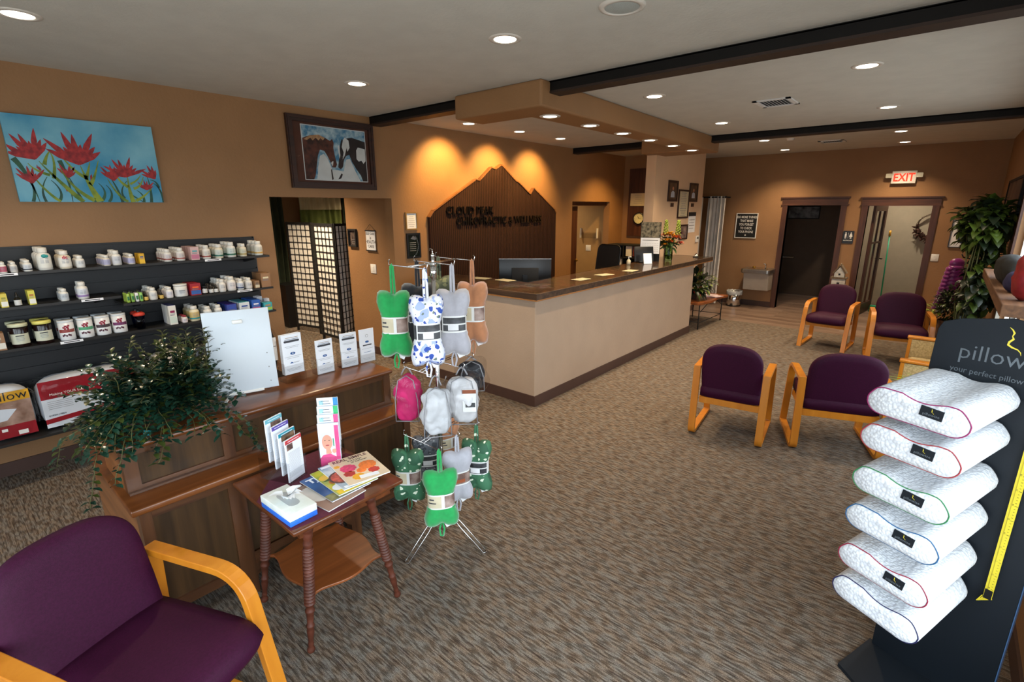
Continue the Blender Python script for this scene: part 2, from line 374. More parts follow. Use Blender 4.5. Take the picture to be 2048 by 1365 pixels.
# beams
def beam(name, y0, x0, x1, label):
    t = thing(name, label, 'ceiling beam')
    b = MB().m(M_beam); b.b2(x0, x1, y0, y0+.14, ZC-.012, ZC); b.b2(x0, x1, y0+.03, y0+.11, ZC-.085, ZC-.01); b.build('web', parent=t)
    b = MB().m(M_beam); b.b2(x0, x1, y0, y0+.14, ZC-.075, ZC-.005)
    b.build('side_channel', parent=t)
    MB().m(M_beamw).b2(x0+.01, x1, y0-.004, y0+.144, ZC-.092, ZC-.075).build('bottom_flange', parent=t)
    MB().m(M_wall).b2(x0-.0, x0+.012, y0-.012, y0+.155, ZC-.11, ZC).build('wall_plate', parent=t)
beam('ceiling_beam', 3.56, -2.66, XR-.001, 'black steel ceiling beam from the tan soffit to the right wall, nearest the camera')
beam('ceiling_beam', 3.56, XL+.001, -3.62, 'short black ceiling beam between the left wall and the tan soffit, above the horse picture')
beam('ceiling_beam', 7.62, -2.79, XR-.001, 'farther black ceiling beam from the far end of the soffit to the right wall')
beam('ceiling_beam', 7.62, XL+.001, -3.77, 'short dark ceiling beam inside the reception recess, from the left wall to the column')

# windows (out of the frame, they let the daylight in)
k = 0; M_pane = clear('window_pane', gloss=.1, tr=.98, rough=.01)
for a, b_, c, d in WIN_R:
    k += 1; w = struct(MB().m(M_wht).b2(XR+.05, XR+.09, a, a+.05, c, d).b2(XR+.05, XR+.09, b_-.05, b_, c, d).b2(XR+.05, XR+.09, a, b_, c, c+.05).b2(XR+.05, XR+.09, a, b_, d-.05, d).b2(XR+.05, XR+.09, (a+b_)/2-.02, (a+b_)/2+.02, c, d).m(M_pane).b2(XR+.068, XR+.072, a+.05, b_-.05, c+.05, d-.05).build('window_%d' % k))
for a, b_, c, d in WIN_B:
    k += 1; w = struct(MB().m(M_wht).b2(a, a+.05, YB-.09, YB-.05, c, d).b2(b_-.05, b_, YB-.09, YB-.05, c, d).b2(a, b_, YB-.09, YB-.05, c, c+.05).b2(a, b_, YB-.09, YB-.05, d-.05, d).b2((a+b_)/2-.02, (a+b_)/2+.02, YB-.09, YB-.05, c, d).m(M_pane).b2(a+.05, b_-.05, YB-.072, YB-.068, c+.05, d-.05).build('window_%d' % k))
struct(MB().m(M_trimw).b2(XR-.02, XR, 7.1, 7.2, .4, 2.4).b2(XR-.02, XR, 3.8, 3.9, .4, 2.4).b2(XR-.02, XR, 3.9, 7.1, 2.3, 2.4).build('trim_1'))

# ------------------------------------------------------------------ recessed lights
M_lens = mat('lit_lamp_lens', (1, .9, .75), .5, emit=(1, .86, .66), es=14)
M_ring = mat('light_trim_ring', '#d6d2ca', .4, var=.03)
def can(loc, label, watts=None, col=None, tilt=None, r=.066, group='recessed ceiling lights'):
    t = thing('recessed_light', label, 'ceiling light', loc, group=group)
    MB().m(M_ring).lathe([(r, -.001), (r+.004, -.006), (r+.03, -.005), (r+.034, 0)], seg=28).build('trim_ring', parent=t)
    MB().m(M_lens).cyl((0, 0, -.004), r, .003, 28).build('lamp_lens', parent=t)
    l = bpy.data.lights.new('lamp', 'SPOT'); l.energy = watts or SPOT_W; l.color = col or WARM; l.spot_size = R(118); l.spot_blend = .8; l.shadow_soft_size = .05
    if tilt: l.spot_size = R(tilt[1]); l.spot_blend = .8
    o = bpy.data.objects.new('lamp', l); COL.objects.link(o); o.parent = t; o.location = (0, 0, -.02)
    if tilt: o.rotation_euler = (0, R(tilt[0]), 0)
    return t
for x, y, d in ((-3.88, .59, 'recessed light at the top left corner, nearest the flower painting'), (-2.22, 2.55, 'recessed light left of the round ceiling speaker'), (-3.865, 2.6, 'recessed light in front of the horse picture'),
                (-.64, 4.70, 'recessed light just behind the near long beam, on its right'), (-2.245, 4.65, 'recessed light beside the soffit, behind the near long beam'), (-2.29, 6.59, 'recessed light beside the soffit, before the farther beam'),
                (-.67, 6.70, 'recessed light to the right, before the farther beam'), (-.70, 8.87, 'recessed light just behind the farther beam, on its right'), (-.74, 10.35, 'recessed light nearest the EXIT sign wall, on the right'),
                (-2.356, 8.69, 'recessed light just behind the farther beam, on its left'), (-2.43, 10.3, 'recessed light nearest the far wall, on the left')):
    can((x, y, ZC), d, SPOT_W*(1.7 if y > 8 else 1.7 if (x < -3.8 and y > 2) else 1))
for i, (x, y) in enumerate(((-2.84, 3.86), (-2.852, 4.54), (-2.874, 5.24), (-2.9, 5.96), (-2.917, 6.67), (-2.943, 7.38))):
    can((x, y, SZ), ('first', 'second', 'third', 'fourth', 'fifth', 'sixth')[i] + ' recessed light along the underside of the tan soffit, counted from its near corner', 75, group='recessed lights under the soffit', r=.06)
for i, (x, y) in enumerate(((-4.6, 4.61), (-4.56, 5.52), (-4.55, 6.45), (-4.27, 8.44))):
    can((x, y, ZC), ('recessed wall washer over the left end of the mountain sign', 'recessed wall washer over the middle of the mountain sign', 'recessed wall washer over the right end of the mountain sign', 'recessed light over the office chair, inside the reception recess')[i], WASH_W, WASHC, (38, 92) if i < 3 else (12, 110), group='recessed wall washers')
t = thing('ceiling_speaker', 'round white ceiling speaker at the top edge of the picture', 'speaker', (-1.44, 2.555, ZC))
MB().m(M_ring).lathe([(.085, -.002), (.09, -.012), (.112, -.009), (.118, 0)], seg=32).build('bezel', parent=t)
MB().m(mat('speaker_grille', '#a9b2b0', .6, var=.03, bump=.6, bs=300)).lathe([(0, -.013), (.05, -.012), (.088, -.007)], seg=32).build('grille', parent=t)
M_vent = mat('vent_paint', '#d9dcdc', .5, var=.03); M_vdk = mat('vent_dark', '#30363a', .8)
for x0, x1, y0, y1, d in ((-1.64, -1.31, 5.49, 5.88, 'white ceiling air vent between the two long beams'), (-1.76, -1.42, 9.35, 9.65, 'white ceiling air vent beyond the farther beam')):
    t = thing('ceiling_vent', d, 'air vent', ((x0+x1)/2, (y0+y1)/2, ZC), group='ceiling air vents'); w, h = x1-x0, y1-y0
    b = MB().m(M_vent)
    for s_ in (-1, 1): b.box((s_*(w/2-.02), 0, -.005), (.04, h, .01)); b.box((0, s_*(h/2-.02), -.005), (w, .04, .01))
    b.build('vent_frame', parent=t); MB().m(M_vdk).box((0, 0, -.0015), (w-.06, h-.06, .003)).build('vent_duct', parent=t)
    for i in range(9):
        MB().m(M_vent).box((-w/2+.05+i*(w-.1)/8, 0, -.007), (.012, h-.08, .002), ry=R(35)).build('slat', parent=t)
tag(MB().m(M_ring).lathe([(0, -.03), (.04, -.03), (.055, -.01), (.056, 0)], seg=20).build('smoke_detector'), 'small white round smoke detector on the ceiling beyond the farther beam', 'smoke detector').location = (-2.0, 8.7, ZC)

# ------------------------------------------------------------------ door casings of the far wall
def casing(n, x0, x1, zt):
    b = MB().m(M_trimw); b.b2(x0-.09, x0, YF-.02, YF, 0, zt).b2(x1, x1+.09, YF-.02, YF, 0, zt)
    b.b2(x0-.01, x0, YF, YF+.13, 0, zt).b2(x1, x1+.01, YF, YF+.13, 0, zt)
    b.m(M_trimx).b2(x0-.12, x1+.12, YF-.025, YF, zt, zt+.015).b2(x0-.1, x1+.1, YF-.022, YF, zt+.015, zt+.125).b2(x0-.13, x1+.13, YF-.035, YF, zt+.125, zt+.15)
    struct(b.build('trim_%d' % n))
casing(2, -2.41, -1.54, 1.985); casing(3, -1.135, -.26, 1.97)

# ================================================================== reception counter
BX, BY = -2.91, 3.764
t = thing('reception_counter', 'long tan L-shaped reception counter with a brown base strip', 'counter', (BX, BY, 0))
body = [(0, 0), (-.03, 4.09), (-.22, 4.09), (-.19, .19), (-1.62, .19), (-1.62, 0)]
MB().m(M_wall2).prism(body, .0, 1.09).build('body', parent=t, bevel=.006)
bs = [(.012, -.012), (-.018, 4.10), (-.03, 4.09), (0, 0), (-1.62, 0), (-1.62, -.012)]
MB().m(M_base).prism(bs, 0, .11).build('base_strip', parent=t)
def slate():
    M, n, l, b = nodes_of('dark_stone_mosaic', .3)
    tc = n.new('ShaderNodeTexCoord'); v = n.new('ShaderNodeTexVoronoi'); v.inputs['Scale'].default_value = 9; l.new(tc.outputs['Object'], v.inputs['Vector'])
    nz = n.new('ShaderNodeTexNoise'); nz.inputs['Scale'].default_value = 22; nz.inputs['Detail'].default_value = 5; l.new(tc.outputs['Object'], nz.inputs['Vector'])
    cr = n.new('ShaderNodeValToRGB'); l.new(nz.outputs['Fac'], cr.inputs[0]); cr.color_ramp.elements[0].position = .3; cr.color_ramp.elements[1].position = .72
    cr.color_ramp.elements[0].color = (*hx('#33271c'), 1); cr.color_ramp.elements[1].color = (*hx('#7a5c3c'), 1)
    mx = n.new('ShaderNodeMix'); mx.data_type = 'RGBA'; mx.blend_type = 'MULTIPLY'; mx.inputs[0].default_value = .35
    l.new(cr.outputs[0], mx.inputs[6]); l.new(v.outputs['Color'], mx.inputs[7]); l.new(mx.outputs[2], b.inputs['Base Color']); return M
M_slate = slate(); M_edge = wood('rustic_edge', '#2a1c14', '#57402c', 'X', .5); M_pine = wood('pale_edge_strip', '#8a5c30', '#a87440', 'Y', .5)
# the worktop: slab, dark edge, pale underside strip, glass sheet on top (local to its near corner)
cx0, cy0 = -2.86, 3.72
top = [(0, 0), (-.04, 4.84), (-.72, 4.84), (-.60, .62), (-1.72, .62), (-1.72, 0)]
t = thing('worktop', 'dark stone countertop under a glass sheet with a rustic wooden edge', 'countertop', (cx0, cy0, 1.09))
ins = [(-.03, .03), (-.07, 4.81), (-.70, 4.81), (-.58, .60), (-1.70, .60), (-1.70, .03)]
MB().m(M_slate).prism(ins, .0, .066).build('slab', parent=t)
b = MB().m(M_edge); b.prism([(0, 0), (-.04, 4.84), (-.07, 4.81), (-.03, .03)], .012, .07); b.prism([(0, 0), (-.03, .03), (-1.70, .03), (-1.72, 0)], .012, .07)
b.prism([(-.04, 4.84), (-.72, 4.84), (-.7, 4.81), (-.07, 4.81)], .012, .07); b.prism([(-1.72, 0), (-1.70, .03), (-1.70, .6), (-1.72, .62)], .012, .07)
b.build('edge_band', parent=t)
b = MB().m(M_pine); b.prism([(.002, -.002), (-.038, 4.84), (-.07, 4.81), (-.03, .03)], 0, .012); b.prism([(.002, -.002), (-.03, .03), (-1.70, .03), (-1.72, 0)], 0, .012)
b.build('lower_strip', parent=t)
MB().m(M_glass).prism([(-.012, .012), (-.05, 4.82), (-.71, 4.82), (-.59, .61), (-1.71, .61), (-1.71, .012)], .0665, .0725).build('glass_sheet', parent=t)
CT = 1.163   # top of the glass
M_refl = mat('cream_reflection', '#a89e7e', .8, var=.03)  # flat cream patches stand in for light reflected in the counter glass
for (x, y, a, d) in ((-4.05, 4.2, 8, 'leftmost'), (-3.72, 4.26, -5, 'second from the left'), (-3.1, 4.86, 85, 'nearest the corner of the long side'), (-3.1, 5.38, 80, 'in the middle of the long side'), (-3.05, 5.95, 92, 'nearest the white card stand')):
    q = tag(MB().m(M_refl).box((0, 0, .0006), (.215, .14, .0012)).build('reflection_patch'), 'painted cream light reflection on the glass countertop, ' + d, 'paper', 'painted reflections on the countertop'); q.location = (x, y, CT+.0002); q.rotation_euler[2] = R(a)

# monitor seen from behind
t = thing('computer_monitor', 'black computer monitor seen from behind over the counter corner', 'monitor', (-4.02, 4.98, .76), R(40))
MB().m(M_blk).box((0, .03, .38), (.66, .022, .38), bev=.004).build('panel', parent=t)
MB().m(M_blkm).box((0, .055, .36), (.34, .03, .2), bev=.006).build('rear_housing', parent=t)
MB().m(M_blk).box((0, .08, .2), (.06, .03, .36)).build('stand_neck', parent=t)
MB().m(M_blk).box((0, .08, .01), (.26, .2, .02), bev=.004).build('stand_base', parent=t)
MB().m(M_stl).box((0, .03, .572), (.66, .024, .004)).build('top_edge', parent=t)
for c in t.children: c.scale = (1, -1, 1)
tag(MB().m(mat('work_surface', '#5a4634', .5)).b2(-4.5, -3.55, 4.45, 5.3, .72, .76).b2(-3.62, -3.2, 4.5, 8.2, .72, .76).build('desk_surface'), 'brown work surface behind the reception counter', 'desk')

# ------------------------------------------------------------------ mountain sign on the left wall
def ribbed():
    M, n, l, b = nodes_of('ribbed_brown_wood', .75, spec=.15)
    tc = n.new('ShaderNodeTexCoord'); sp = n.new('ShaderNodeSeparateXYZ'); l.new(tc.outputs['Object'], sp.inputs[0])
    w = n.new('ShaderNodeMath'); w.operation = 'MULTIPLY'; w.inputs[1].default_value = 2*PI/.035; l.new(sp.outputs['Y'], w.inputs[0])
    s_ = n.new('ShaderNodeMath'); s_.operation = 'SINE'; l.new(w.outputs[0], s_.inputs[0])
    cr = n.new('ShaderNodeValToRGB'); cr.color_ramp.elements[0].position = .0; cr.color_ramp.elements[1].position = .45
    cr.color_ramp.elements[0].color = (*hx('#1b100b'), 1); cr.color_ramp.elements[1].color = (*hx('#38221a'), 1)
    mr = n.new('ShaderNodeMapRange'); mr.inputs[1].default_value = -1; l.new(s_.outputs[0], mr.inputs[0]); l.new(mr.outputs[0], cr.inputs[0]); l.new(cr.outputs[0], b.inputs['Base Color'])
    bp = n.new('ShaderNodeBump'); bp.inputs['Strength'].default_value = .8; bp.inputs['Distance'].default_value = .006; l.new(s_.outputs[0], bp.inputs['Height']); l.new(bp.outputs[0], b.inputs['Normal'])
    return M
M_rib = ribbed()
mt_ = [(4.345, .8), (4.345, 1.833), (4.42, 1.915), (5.199, 2.325), (5.278, 2.32), (5.517, 2.500), (5.612, 2.486), (5.731, 2.549), (6.057, 2.338), (6.115, 2.325), (6.409, 2.150), (6.50, 2.243), (7.06, 1.92), (7.105, 1.86), (7.108, .8)]
t = thing('mountain_sign', 'brown ribbed wooden mountain-shaped sign on the wall behind reception', 'sign', (XL, 0, 0))
MB().m(M_rib).prism(mt_, .001, .045, 'YZ').build('panel', parent=t)
M_sgn = mat('sign_letter_black', '#060505', .3); M_letc = mat('sign_edge', '#7c5230', .45)
b = MB().m(M_letc)
for p, q in zip(mt_[1:], mt_[2:-1]):
    d = (Vector(q)-Vector(p)); nrm = Vector((-d.y, d.x)).normalized()*.018
    b.prism([p, q, (q[0]-nrm.x*-1, q[1]-nrm.y*-1), (p[0]+nrm.x, p[1]+nrm.y)], .001, .055, 'YZ')
b.build('outline_edge', parent=t)
MB().m(M_sgn).text('CLOUD PEAK', .152, AX((.058, 4.615, 1.868), (0, 1, 0), (0, 0, 1)), .009, 'LEFT', .995, .0015).build('lettering', parent=t)
MB().m(M_sgn).text('CHIROPRACTIC & WELLNESS', .152, AX((.058, 4.79, 1.728), (0, 1, 0), (0, 0, 1)), .009, 'LEFT', .955, .0015).build('lettering', parent=t)

# ------------------------------------------------------------------ horse picture
PY = (2.588, 3.583); PZ = (2.155, 2.853)
M_fr = wood('dark_picture_frame', '#22100a', '#3a1d13', 'Y', .5, coat=.05); M_mat = mat('brown_mat_board', '#4d2a1c', .7)
t = thing('framed_picture', 'large framed horse picture with a brown mat above the doorway', 'picture', (XL+.002, 0, 0))
def fr(b, y0, y1, z0, z1, w, d, x0=0):
    for (a, b_, c, e) in ((y0, y1, z0, z0+w), (y0, y1, z1-w, z1), (y0, y0+w, z0+w, z1-w), (y1-w, y1, z0+w, z1-w)): b.b2(x0, x0+d, a, b_, c, e)
b = MB().m(M_fr); fr(b, *PY, *PZ, .06, .035); fr(b, PY[0]+.012, PY[1]-.012, PZ[0]+.012, PZ[1]-.012, .02, .042); b.build('frame', parent=t)
MB().m(M_mat).b2(.004, .012, PY[0]+.05, PY[1]-.05, PZ[0]+.05, PZ[1]-.05).build('mat_board', parent=t)
iy0, iy1, iz0, iz1 = 2.745, 3.475, 2.245, 2.765
cH = mat('painted_blue_ground', '#3a7aa0', .6, vs=18, col2='#a9c4cf', bump=.1); cB = mat('painted_bay_horse', '#2c1712', .6, vs=20, col2='#5a2f22'); cK = mat('painted_black_horse', '#140f10', .6, vs=14, col2='#2b2022'); cW = mat('painted_white', '#c9d0d2', .6, var=.08); cM = mat('painted_mane', '#8f6a4a', .6, vs=30, col2='#c09a70')
b = MB().m(cW).b2(.013, .015, iy0-.008, iy1+.008, iz0-.008, iz1+.008); b.m(cH).b2(.015, .016, iy0, iy1, iz0, iz1)
def ip(pts, x, m_):
    b.m(m_); b.prism([(iy0+u*(iy1-iy0), iz0+v*(iz1-iz0)) for u, v in pts], .0145, x, 'YZ')
ip([(.17, 0), (.2, .25), (.24, .45), (.3, .5), (.36, .4), (.42, .2), (.5, .2), (.6, .18), (.66, .42), (.72, .44), (.8, .2), (.88, 0)], .0162, cW)
ip([(0, 0), (0, .76), (.11, .82), (.25, .85), (.35, .80), (.42, .755), (.455, .80), (.475, .72), (.462, .63), (.475, .48), (.50, .31), (.475, .25), (.42, .25), (.395, .36), (.355, .47), (.315, .555), (.25, .57), (.21, .455), (.18, .27), (.147, .08), (.12, 0)], .0166, cB)
ip([(1, 0), (1, .80), (.9, .83), (.78, .86), (.7, .84), (.635, .78), (.61, .82), (.58, .71), (.555, .55), (.53, .35), (.515, .26), (.555, .22), (.595, .27), (.62, .41), (.66, .49), (.715, .52), (.755, .38), (.82, .24), (.89, .12), (.92, 0)], .0168, cK)
ip([(.835, .45), (.84, .62), (.87, .68), (.99, .66), (.99, .42), (.95, .36), (.92, .42), (.87, .40)], .0172, cW); ip([(.63, .80), (.66, .85), (.72, .80), (.73, .66), (.69, .58), (.68, .66), (.64, .5), (.6, .42), (.625, .56), (.60, .66)], .0174, cW)
ip([(.02, .74), (.11, .82), (.25, .85), (.34, .80), (.31, .75), (.27, .79), (.24, .74), (.2, .79), (.15, .73), (.12, .78), (.07, .73)], .0172, cM); ip([(.405, .33), (.43, .27), (.445, .37), (.42, .36)], .0174, cW); ip([(.535, .66), (.56, .7), (.565, .5), (.55, .42)], .0175, cW)
ip([(.40, .0), (.395, .2), (.41, .22), (.425, .02)], .0176, cK); ip([(.5, .02), (.52, .06), (.56, .14), (.58, .12), (.55, .04)], .0176, cK)
b.build('artwork', parent=t)
MB().m(clear('picture_glass', gloss=.16, tr=.98, rough=.01)).b2(.021, .023, PY[0]+.055, PY[1]-.055, PZ[0]+.055, PZ[1]-.055).build('glazing', parent=t)

# ------------------------------------------------------------------ red flower painting
t = thing('canvas_painting', 'unframed canvas painting of red flowers on blue above the supplement shelves', 'painting', (XL+.001, 0, 0))
fy0, fy1, fz0, fz1 = .556, 1.443, 2.004, 2.596
cS = mat('painted_sky_blue', '#2f88b0', .7, vs=2.2, col2='#7cb8cc', bump=.15, bs=40)
cS.node_tree.nodes['Noise Texture'].inputs['Detail'].default_value = 8
MB().m(cS).b2(0, .035, fy0, fy1, fz0, fz1).build('canvas', parent=t)
cR = mat('painted_red_petal', '#7a1420', .6, vs=30, col2='#b02a2c'); cG = mat('painted_green_stem', '#4a6a1c', .6, vs=14, col2='#8a9a2c'); cD = mat('painted_dark_stem', '#123a36', .6, vs=14, col2='#2a5a40')
pr = MB(); fw, fh = fy1-fy0, fz1-fz0
def strip(pts, w0, w1, x, m_):
    """painted brush stroke: tapering ribbon, raised by the paint's thickness"""
    pr.m(m_); n = len(pts); L = []; Rr = []
    P = [Vector((fy0+u*fw, fz0+v*fh)) for u, v in pts]
    for i, p in enumerate(P):
        d = (P[min(n-1, i+1)]-P[max(0, i-1)]); d = d.normalized() if d.length > 0 else Vector((0, 1)); nn = Vector((-d.y, d.x)); w = (w0+(w1-w0)*i/(n-1))*fw
        q1, q2 = p+nn*w, p-nn*w
        for q in (q1, q2): q.x = min(max(q.x, fy0), fy1); q.y = min(max(q.y, fz0), fz1)
        L.append(q1); Rr.append(q2)
    for i in range(n-1):
        a = [(x, L[i].x, L[i].y), (x, L[i+1].x, L[i+1].y), (x, Rr[i+1].x, Rr[i+1].y), (x, Rr[i].x, Rr[i].y)]
        pr.face(a)
        pr.face([(.0345, q[1], q[2]) for q in a])
        for s_ in (L, Rr): pr.face([(x, s_[i].x, s_[i].y), (x, s_[i+1].x, s_[i+1].y), (.0345, s_[i+1].x, s_[i+1].y), (.0345, s_[i].x, s_[i].y)])
def curve(a, c, b_, n=8): return [((1-q)**2*a[0]+2*q*(1-q)*c[0]+q*q*b_[0], (1-q)**2*a[1]+2*q*(1-q)*c[1]+q*q*b_[1]) for q in [i/n for i in range(n+1)]]
def flower(u, v, r, a0, a1, n, x):
    for i in range(n):
        a = R(a0+(a1-a0)*i/(n-1)); L = r*(.85+.25*math.sin(i*2.3)); dx, dy = math.cos(a)*L*.667, math.sin(a)*L
        q = [(u, v), (u+dx*.3, v+dy*.3), (u+dx*.6, v+dy*.6), (u+dx*.85, v+dy*.85), (u+dx, v+dy)]
        m_ = len(q); strip(q[:3], .006, .014*r/.25, x+i*.00005, cR); strip(q[2:], .014*r/.25, .001, x+i*.00005, cR)
for a, c, e, w in (((.02, .5), (.09, .35), (.12, 0), .02), ((.08, 0), (.12, .15), (.08, .28), .012), ((.16, 0), (.13, .15), (.2, .3), .01), ((.24, 0), (.3, .12), (.22, .26), .012), ((.3, .5), (.34, .3), (.33, 0), .016), ((.4, 0), (.36, .2), (.33, .34), .01), ((.52, 0), (.6, .12), (.53, .24), .014), ((.58, 0), (.64, .12), (.58, .22), .012), ((.48, 0), (.5, .1), (.48, .2), .01), ((.68, 0), (.66, .2), (.62, .32), .012), ((.7, .05), (.66, .15), (.74, .28), .01), ((.84, 0), (.86, .1), (.8, .16), .012), ((.9, 0), (.92, .2), (.9, .34), .013), ((1, .0), (1, .2), (.94, .26), .012), ((.98, .2), (.97, .3), (.92, .3), .01), ((.75, .1), (.8, .05), (.84, .0), .008)):
    strip(curve(a, c, e), w, .002, .0352, cD)
for a, c, e, w in (((.4, 0), (.24, .3), (.17, .48), .02), ((.25, 0), (.15, .15), (.1, .36), .012), ((.22, .32), (.13, .36), (.1, .45), .012), ((.24, .28), (.28, .5), (.25, .6), .013), ((.2, .44), (.22, .55), (.26, .62), .014), ((.52, 0), (.46, .2), (.43, .45), .028), ((.47, .22), (.5, .25), (.56, .52), .018), ((.46, .3), (.38, .35), (.31, .58), .016), ((.45, .28), (.48, .4), (.5, .5), .014), ((.48, .02), (.34, .15), (.29, .42), .018), ((.76, 0), (.74, .15), (.75, .34), .02), ((.78, .18), (.84, .2), (.87, .34), .012), ((.76, .24), (.82, .28), (.85, .36), .01), ((.74, .2), (.68, .26), (.66, .38), .014), ((.72, 0), (.64, .1), (.6, .3), .014), ((.78, .02), (.86, .08), (.92, .19), .013)):
    strip(curve(a, c, e), w, .002, .0358, cG)
flower(.15, .5, .33, 165, 55, 9, .0362); flower(.425, .46, .40, 150, 35, 9, .0362); flower(.735, .33, .25, 165, 25, 10, .0362)
flower(.1, .22, .2, 140, 50, 7, .0356); flower(.335, .3, .17, 130, 40, 6, .0356); flower(.645, .28, .2, 140, 50, 7, .0356); flower(.96, .32, .19, 160, 80, 6, .0356); flower(.88, .17, .13, 150, 30, 8, .0356)
flower(.17, .37, .07, 130, 100, 3, .0356); flower(.485, .27, .08, 90, 70, 3, .0356); flower(.31, .13, .07, 110, 60, 3, .0356)
pr.build('painted_flowers', parent=t)

# ------------------------------------------------------------------ small frames on walls
def framed(name, label, cat, o, X, w, h, fw_, mf, mi, art=None, dep=.018, group=None, matw=0, mm=None):
    """picture: o = lower left corner on the wall, X = direction along the wall; the wall's outward normal is X x Z turned outward"""
    X = Vector(X); N = X.cross(Vector((0, 0, 1)))
    Mx = Matrix.Identity(4)
    for i in range(3): Mx[i][0], Mx[i][1], Mx[i][2], Mx[i][3] = X[i], (0, 0, 1)[i], N[i], o[i]
    e = thing(name, label, cat, (0, 0, 0), group=group); e.matrix_world = Mx
    b = MB().m(mf)
    for c, d in (((w/2, fw_/2), (w, fw_)), ((w/2, h-fw_/2), (w, fw_)), ((fw_/2, h/2), (fw_, h-2*fw_)), ((w-fw_/2, h/2), (fw_, h-2*fw_))): b.box((c[0], c[1], dep/2+.001), (d[0], d[1], dep))
    b.build('frame', parent=e)
    b = MB().m(mi); b.box((w/2, h/2, .005), (w-fw_, h-fw_, .007))
    if art: art(b, w, h)
    b.build('sheet', parent=e)
    return e
M_ink = mat('black_ink', '#15151a', .7); M_gry = mat('grey_print', '#8c8c8c', .8); M_cream = mat('cream_certificate', '#cdbf9c', .8, var=.04); M_gfr = mat('gold_frame', '#9a7a48', .4, .3)
def lines(n=6, m_=None, a=.25, x0=.2, x1=.8, top=.85, bot=.2):
    def f(b, w, h):
        b.m(m_ or M_gry)
        for i in range(n):
            z = h*(top-(top-bot)*i/max(1, n-1)); k = .8+.2*math.sin(i*5.1); xm = (x0+x1)/2; hw = (x1-x0)/2*k
            b.box((w*xm, z, .0092), (w*hw*2, h*.018, .0006))
    return f
framed('certificate', 'small gold-framed certificate on the wall left of the mountain sign', 'certificate', (XL, 3.985, 1.69), (0, 1, 0), .185, .215, .016, M_gfr, M_paper, lines(7))
def award(b, w, h):
    b.m(M_stl).prism([(w*.3, h*.78), (w*.5, h*.9), (w*.72, h*.76), (w*.6, h*.72)], .008, .0095); b.m(M_gry)
    for i in range(5): b.box((w*.45, h*(.62-.08*i), .009), (w*.45, .006, .001))
    b.m(M_stl); 
    for i in range(12):
        a = R(-60+120*i/11); b.box((w*(.42+.42*math.cos(a)), h*(.5+.42*math.sin(a)), .009), (.008, .02, .001))
framed('award_plaque', 'black award plaque with silver engraving left of the mountain sign', 'plaque', (XL, 3.985, 1.34), (0, 1, 0), .215, .31, .022, M_blk, mat('plaque_green_black', '#101a16', .2), award)
framed('framed_notice', 'small dark framed notice on the hall wall inside the doorway', 'picture', (-6.21, 3.88, 1.45), (1, 0, 0), .19, .235, .02, M_blkm, mat('dark_photo', '#2c2a30', .4, vs=30, col2='#6a5a50'), lines(3, M_gry, top=.4, bot=.2), .03)
t = thing('hanging_banner', 'small white canvas banner with black brush lettering on the hall wall', 'banner', (0, 0, 0))
b = MB().m(M_paper).box((-5.70, 3.866, 1.545), (.2, .004, .25)); b.m(M_ink)
for i, s_ in enumerate(('SELF CARE', 'is', 'HEALTH', 'CARE')): b.text(s_, (.042, .055, .06, .055)[i], AX((-5.70, 3.863, 1.62-i*.055), (1, 0, 0), (0, 0, 1)), .0004)
b.build('cloth', parent=t)
MB().m(M_blkm).box((-5.70, 3.866, 1.672), (.225, .012, .014)).build('rod', parent=t); MB().m(M_blkm).box((-5.70, 3.866, 1.418), (.225, .012, .014)).build('rod', parent=t)
MB().m(M_ink).tube([(-5.8, 3.866, 1.678), (-5.70, 3.868, 1.755), (-5.60, 3.866, 1.678)], .002).build('cord', parent=t)
def switch(label, o, X, w=.075, h=.12):
    X = Vector(X); N = X.cross(Vector((0, 0, 1))); Mx = Matrix.Identity(4)
    for i in range(3): Mx[i][0], Mx[i][1], Mx[i][2], Mx[i][3] = X[i], (0, 0, 1)[i], N[i], o[i]
    e = thing('light_switch', label, 'switch'); e.matrix_world = Mx
    MB().m(M_wht).box((0, 0, .004), (w, h, .007), bev=.002).build('plate', parent=e); MB().m(M_wht).box((0, 0, .0095), (.03, .06, .004)).build('rocker', parent=e); return e
switch('white light switch on the hall wall below the brush lettered banner', (-5.70, 3.88, 1.18), (1, 0, 0), .12)
switch('white light switch right of the door nearest the plants', (-.10, YF, 1.135), (1, 0, 0), .1)
# column pictures (on the plane x=-3.6 facing the room)
def portrait(b, w, h):
    b.m(mat('portrait_shirt', '#b9bcc4', .8)).prism([(w*.3, h*.2), (w*.7, h*.2), (w*.66, h*.45), (w*.5, h*.52), (w*.34, h*.45)], .0085, .0095)
    b.m(mat('portrait_skin', '#b07a5c', .7)).prism([(w*.5+.085*w*math.cos(i*PI/6), h*.62+.085*h*math.sin(i*PI/6)) for i in range(12)], .0085, .0098)
M_pbk = mat('portrait_ground', '#4a3626', .6, vs=6, col2='#6a4e36')
framed('portrait_photo', 'left of two dark-framed portraits on the column wall, light shirt', 'portrait', (-3.6, 8.16, 2.05), (0, 1, 0), .385, .335, .035, M_fr, M_pbk, portrait)
framed('portrait_photo', 'right of two dark-framed portraits on the column wall, light shirt', 'portrait', (-3.6, 9.06, 2.05), (0, 1, 0), .38, .32, .035, M_fr, M_pbk, portrait)
framed('framed_creed', 'tall framed parchment text between the two portraits on the column wall', 'picture', (-3.6, 8.6, 1.77), (0, 1, 0), .46, .48, .03, M_fr, M_cream, lines(14, M_gry, top=.88, bot=.1))
framed('framed_creed', 'small dark framed photograph low on the column wall behind the flowers', 'picture', (-3.6, 8.75, 1.40), (0, 1, 0), .36, .26, .025, M_fr, mat('group_photo', '#4a3a36', .5, vs=9, col2='#a08a80'))
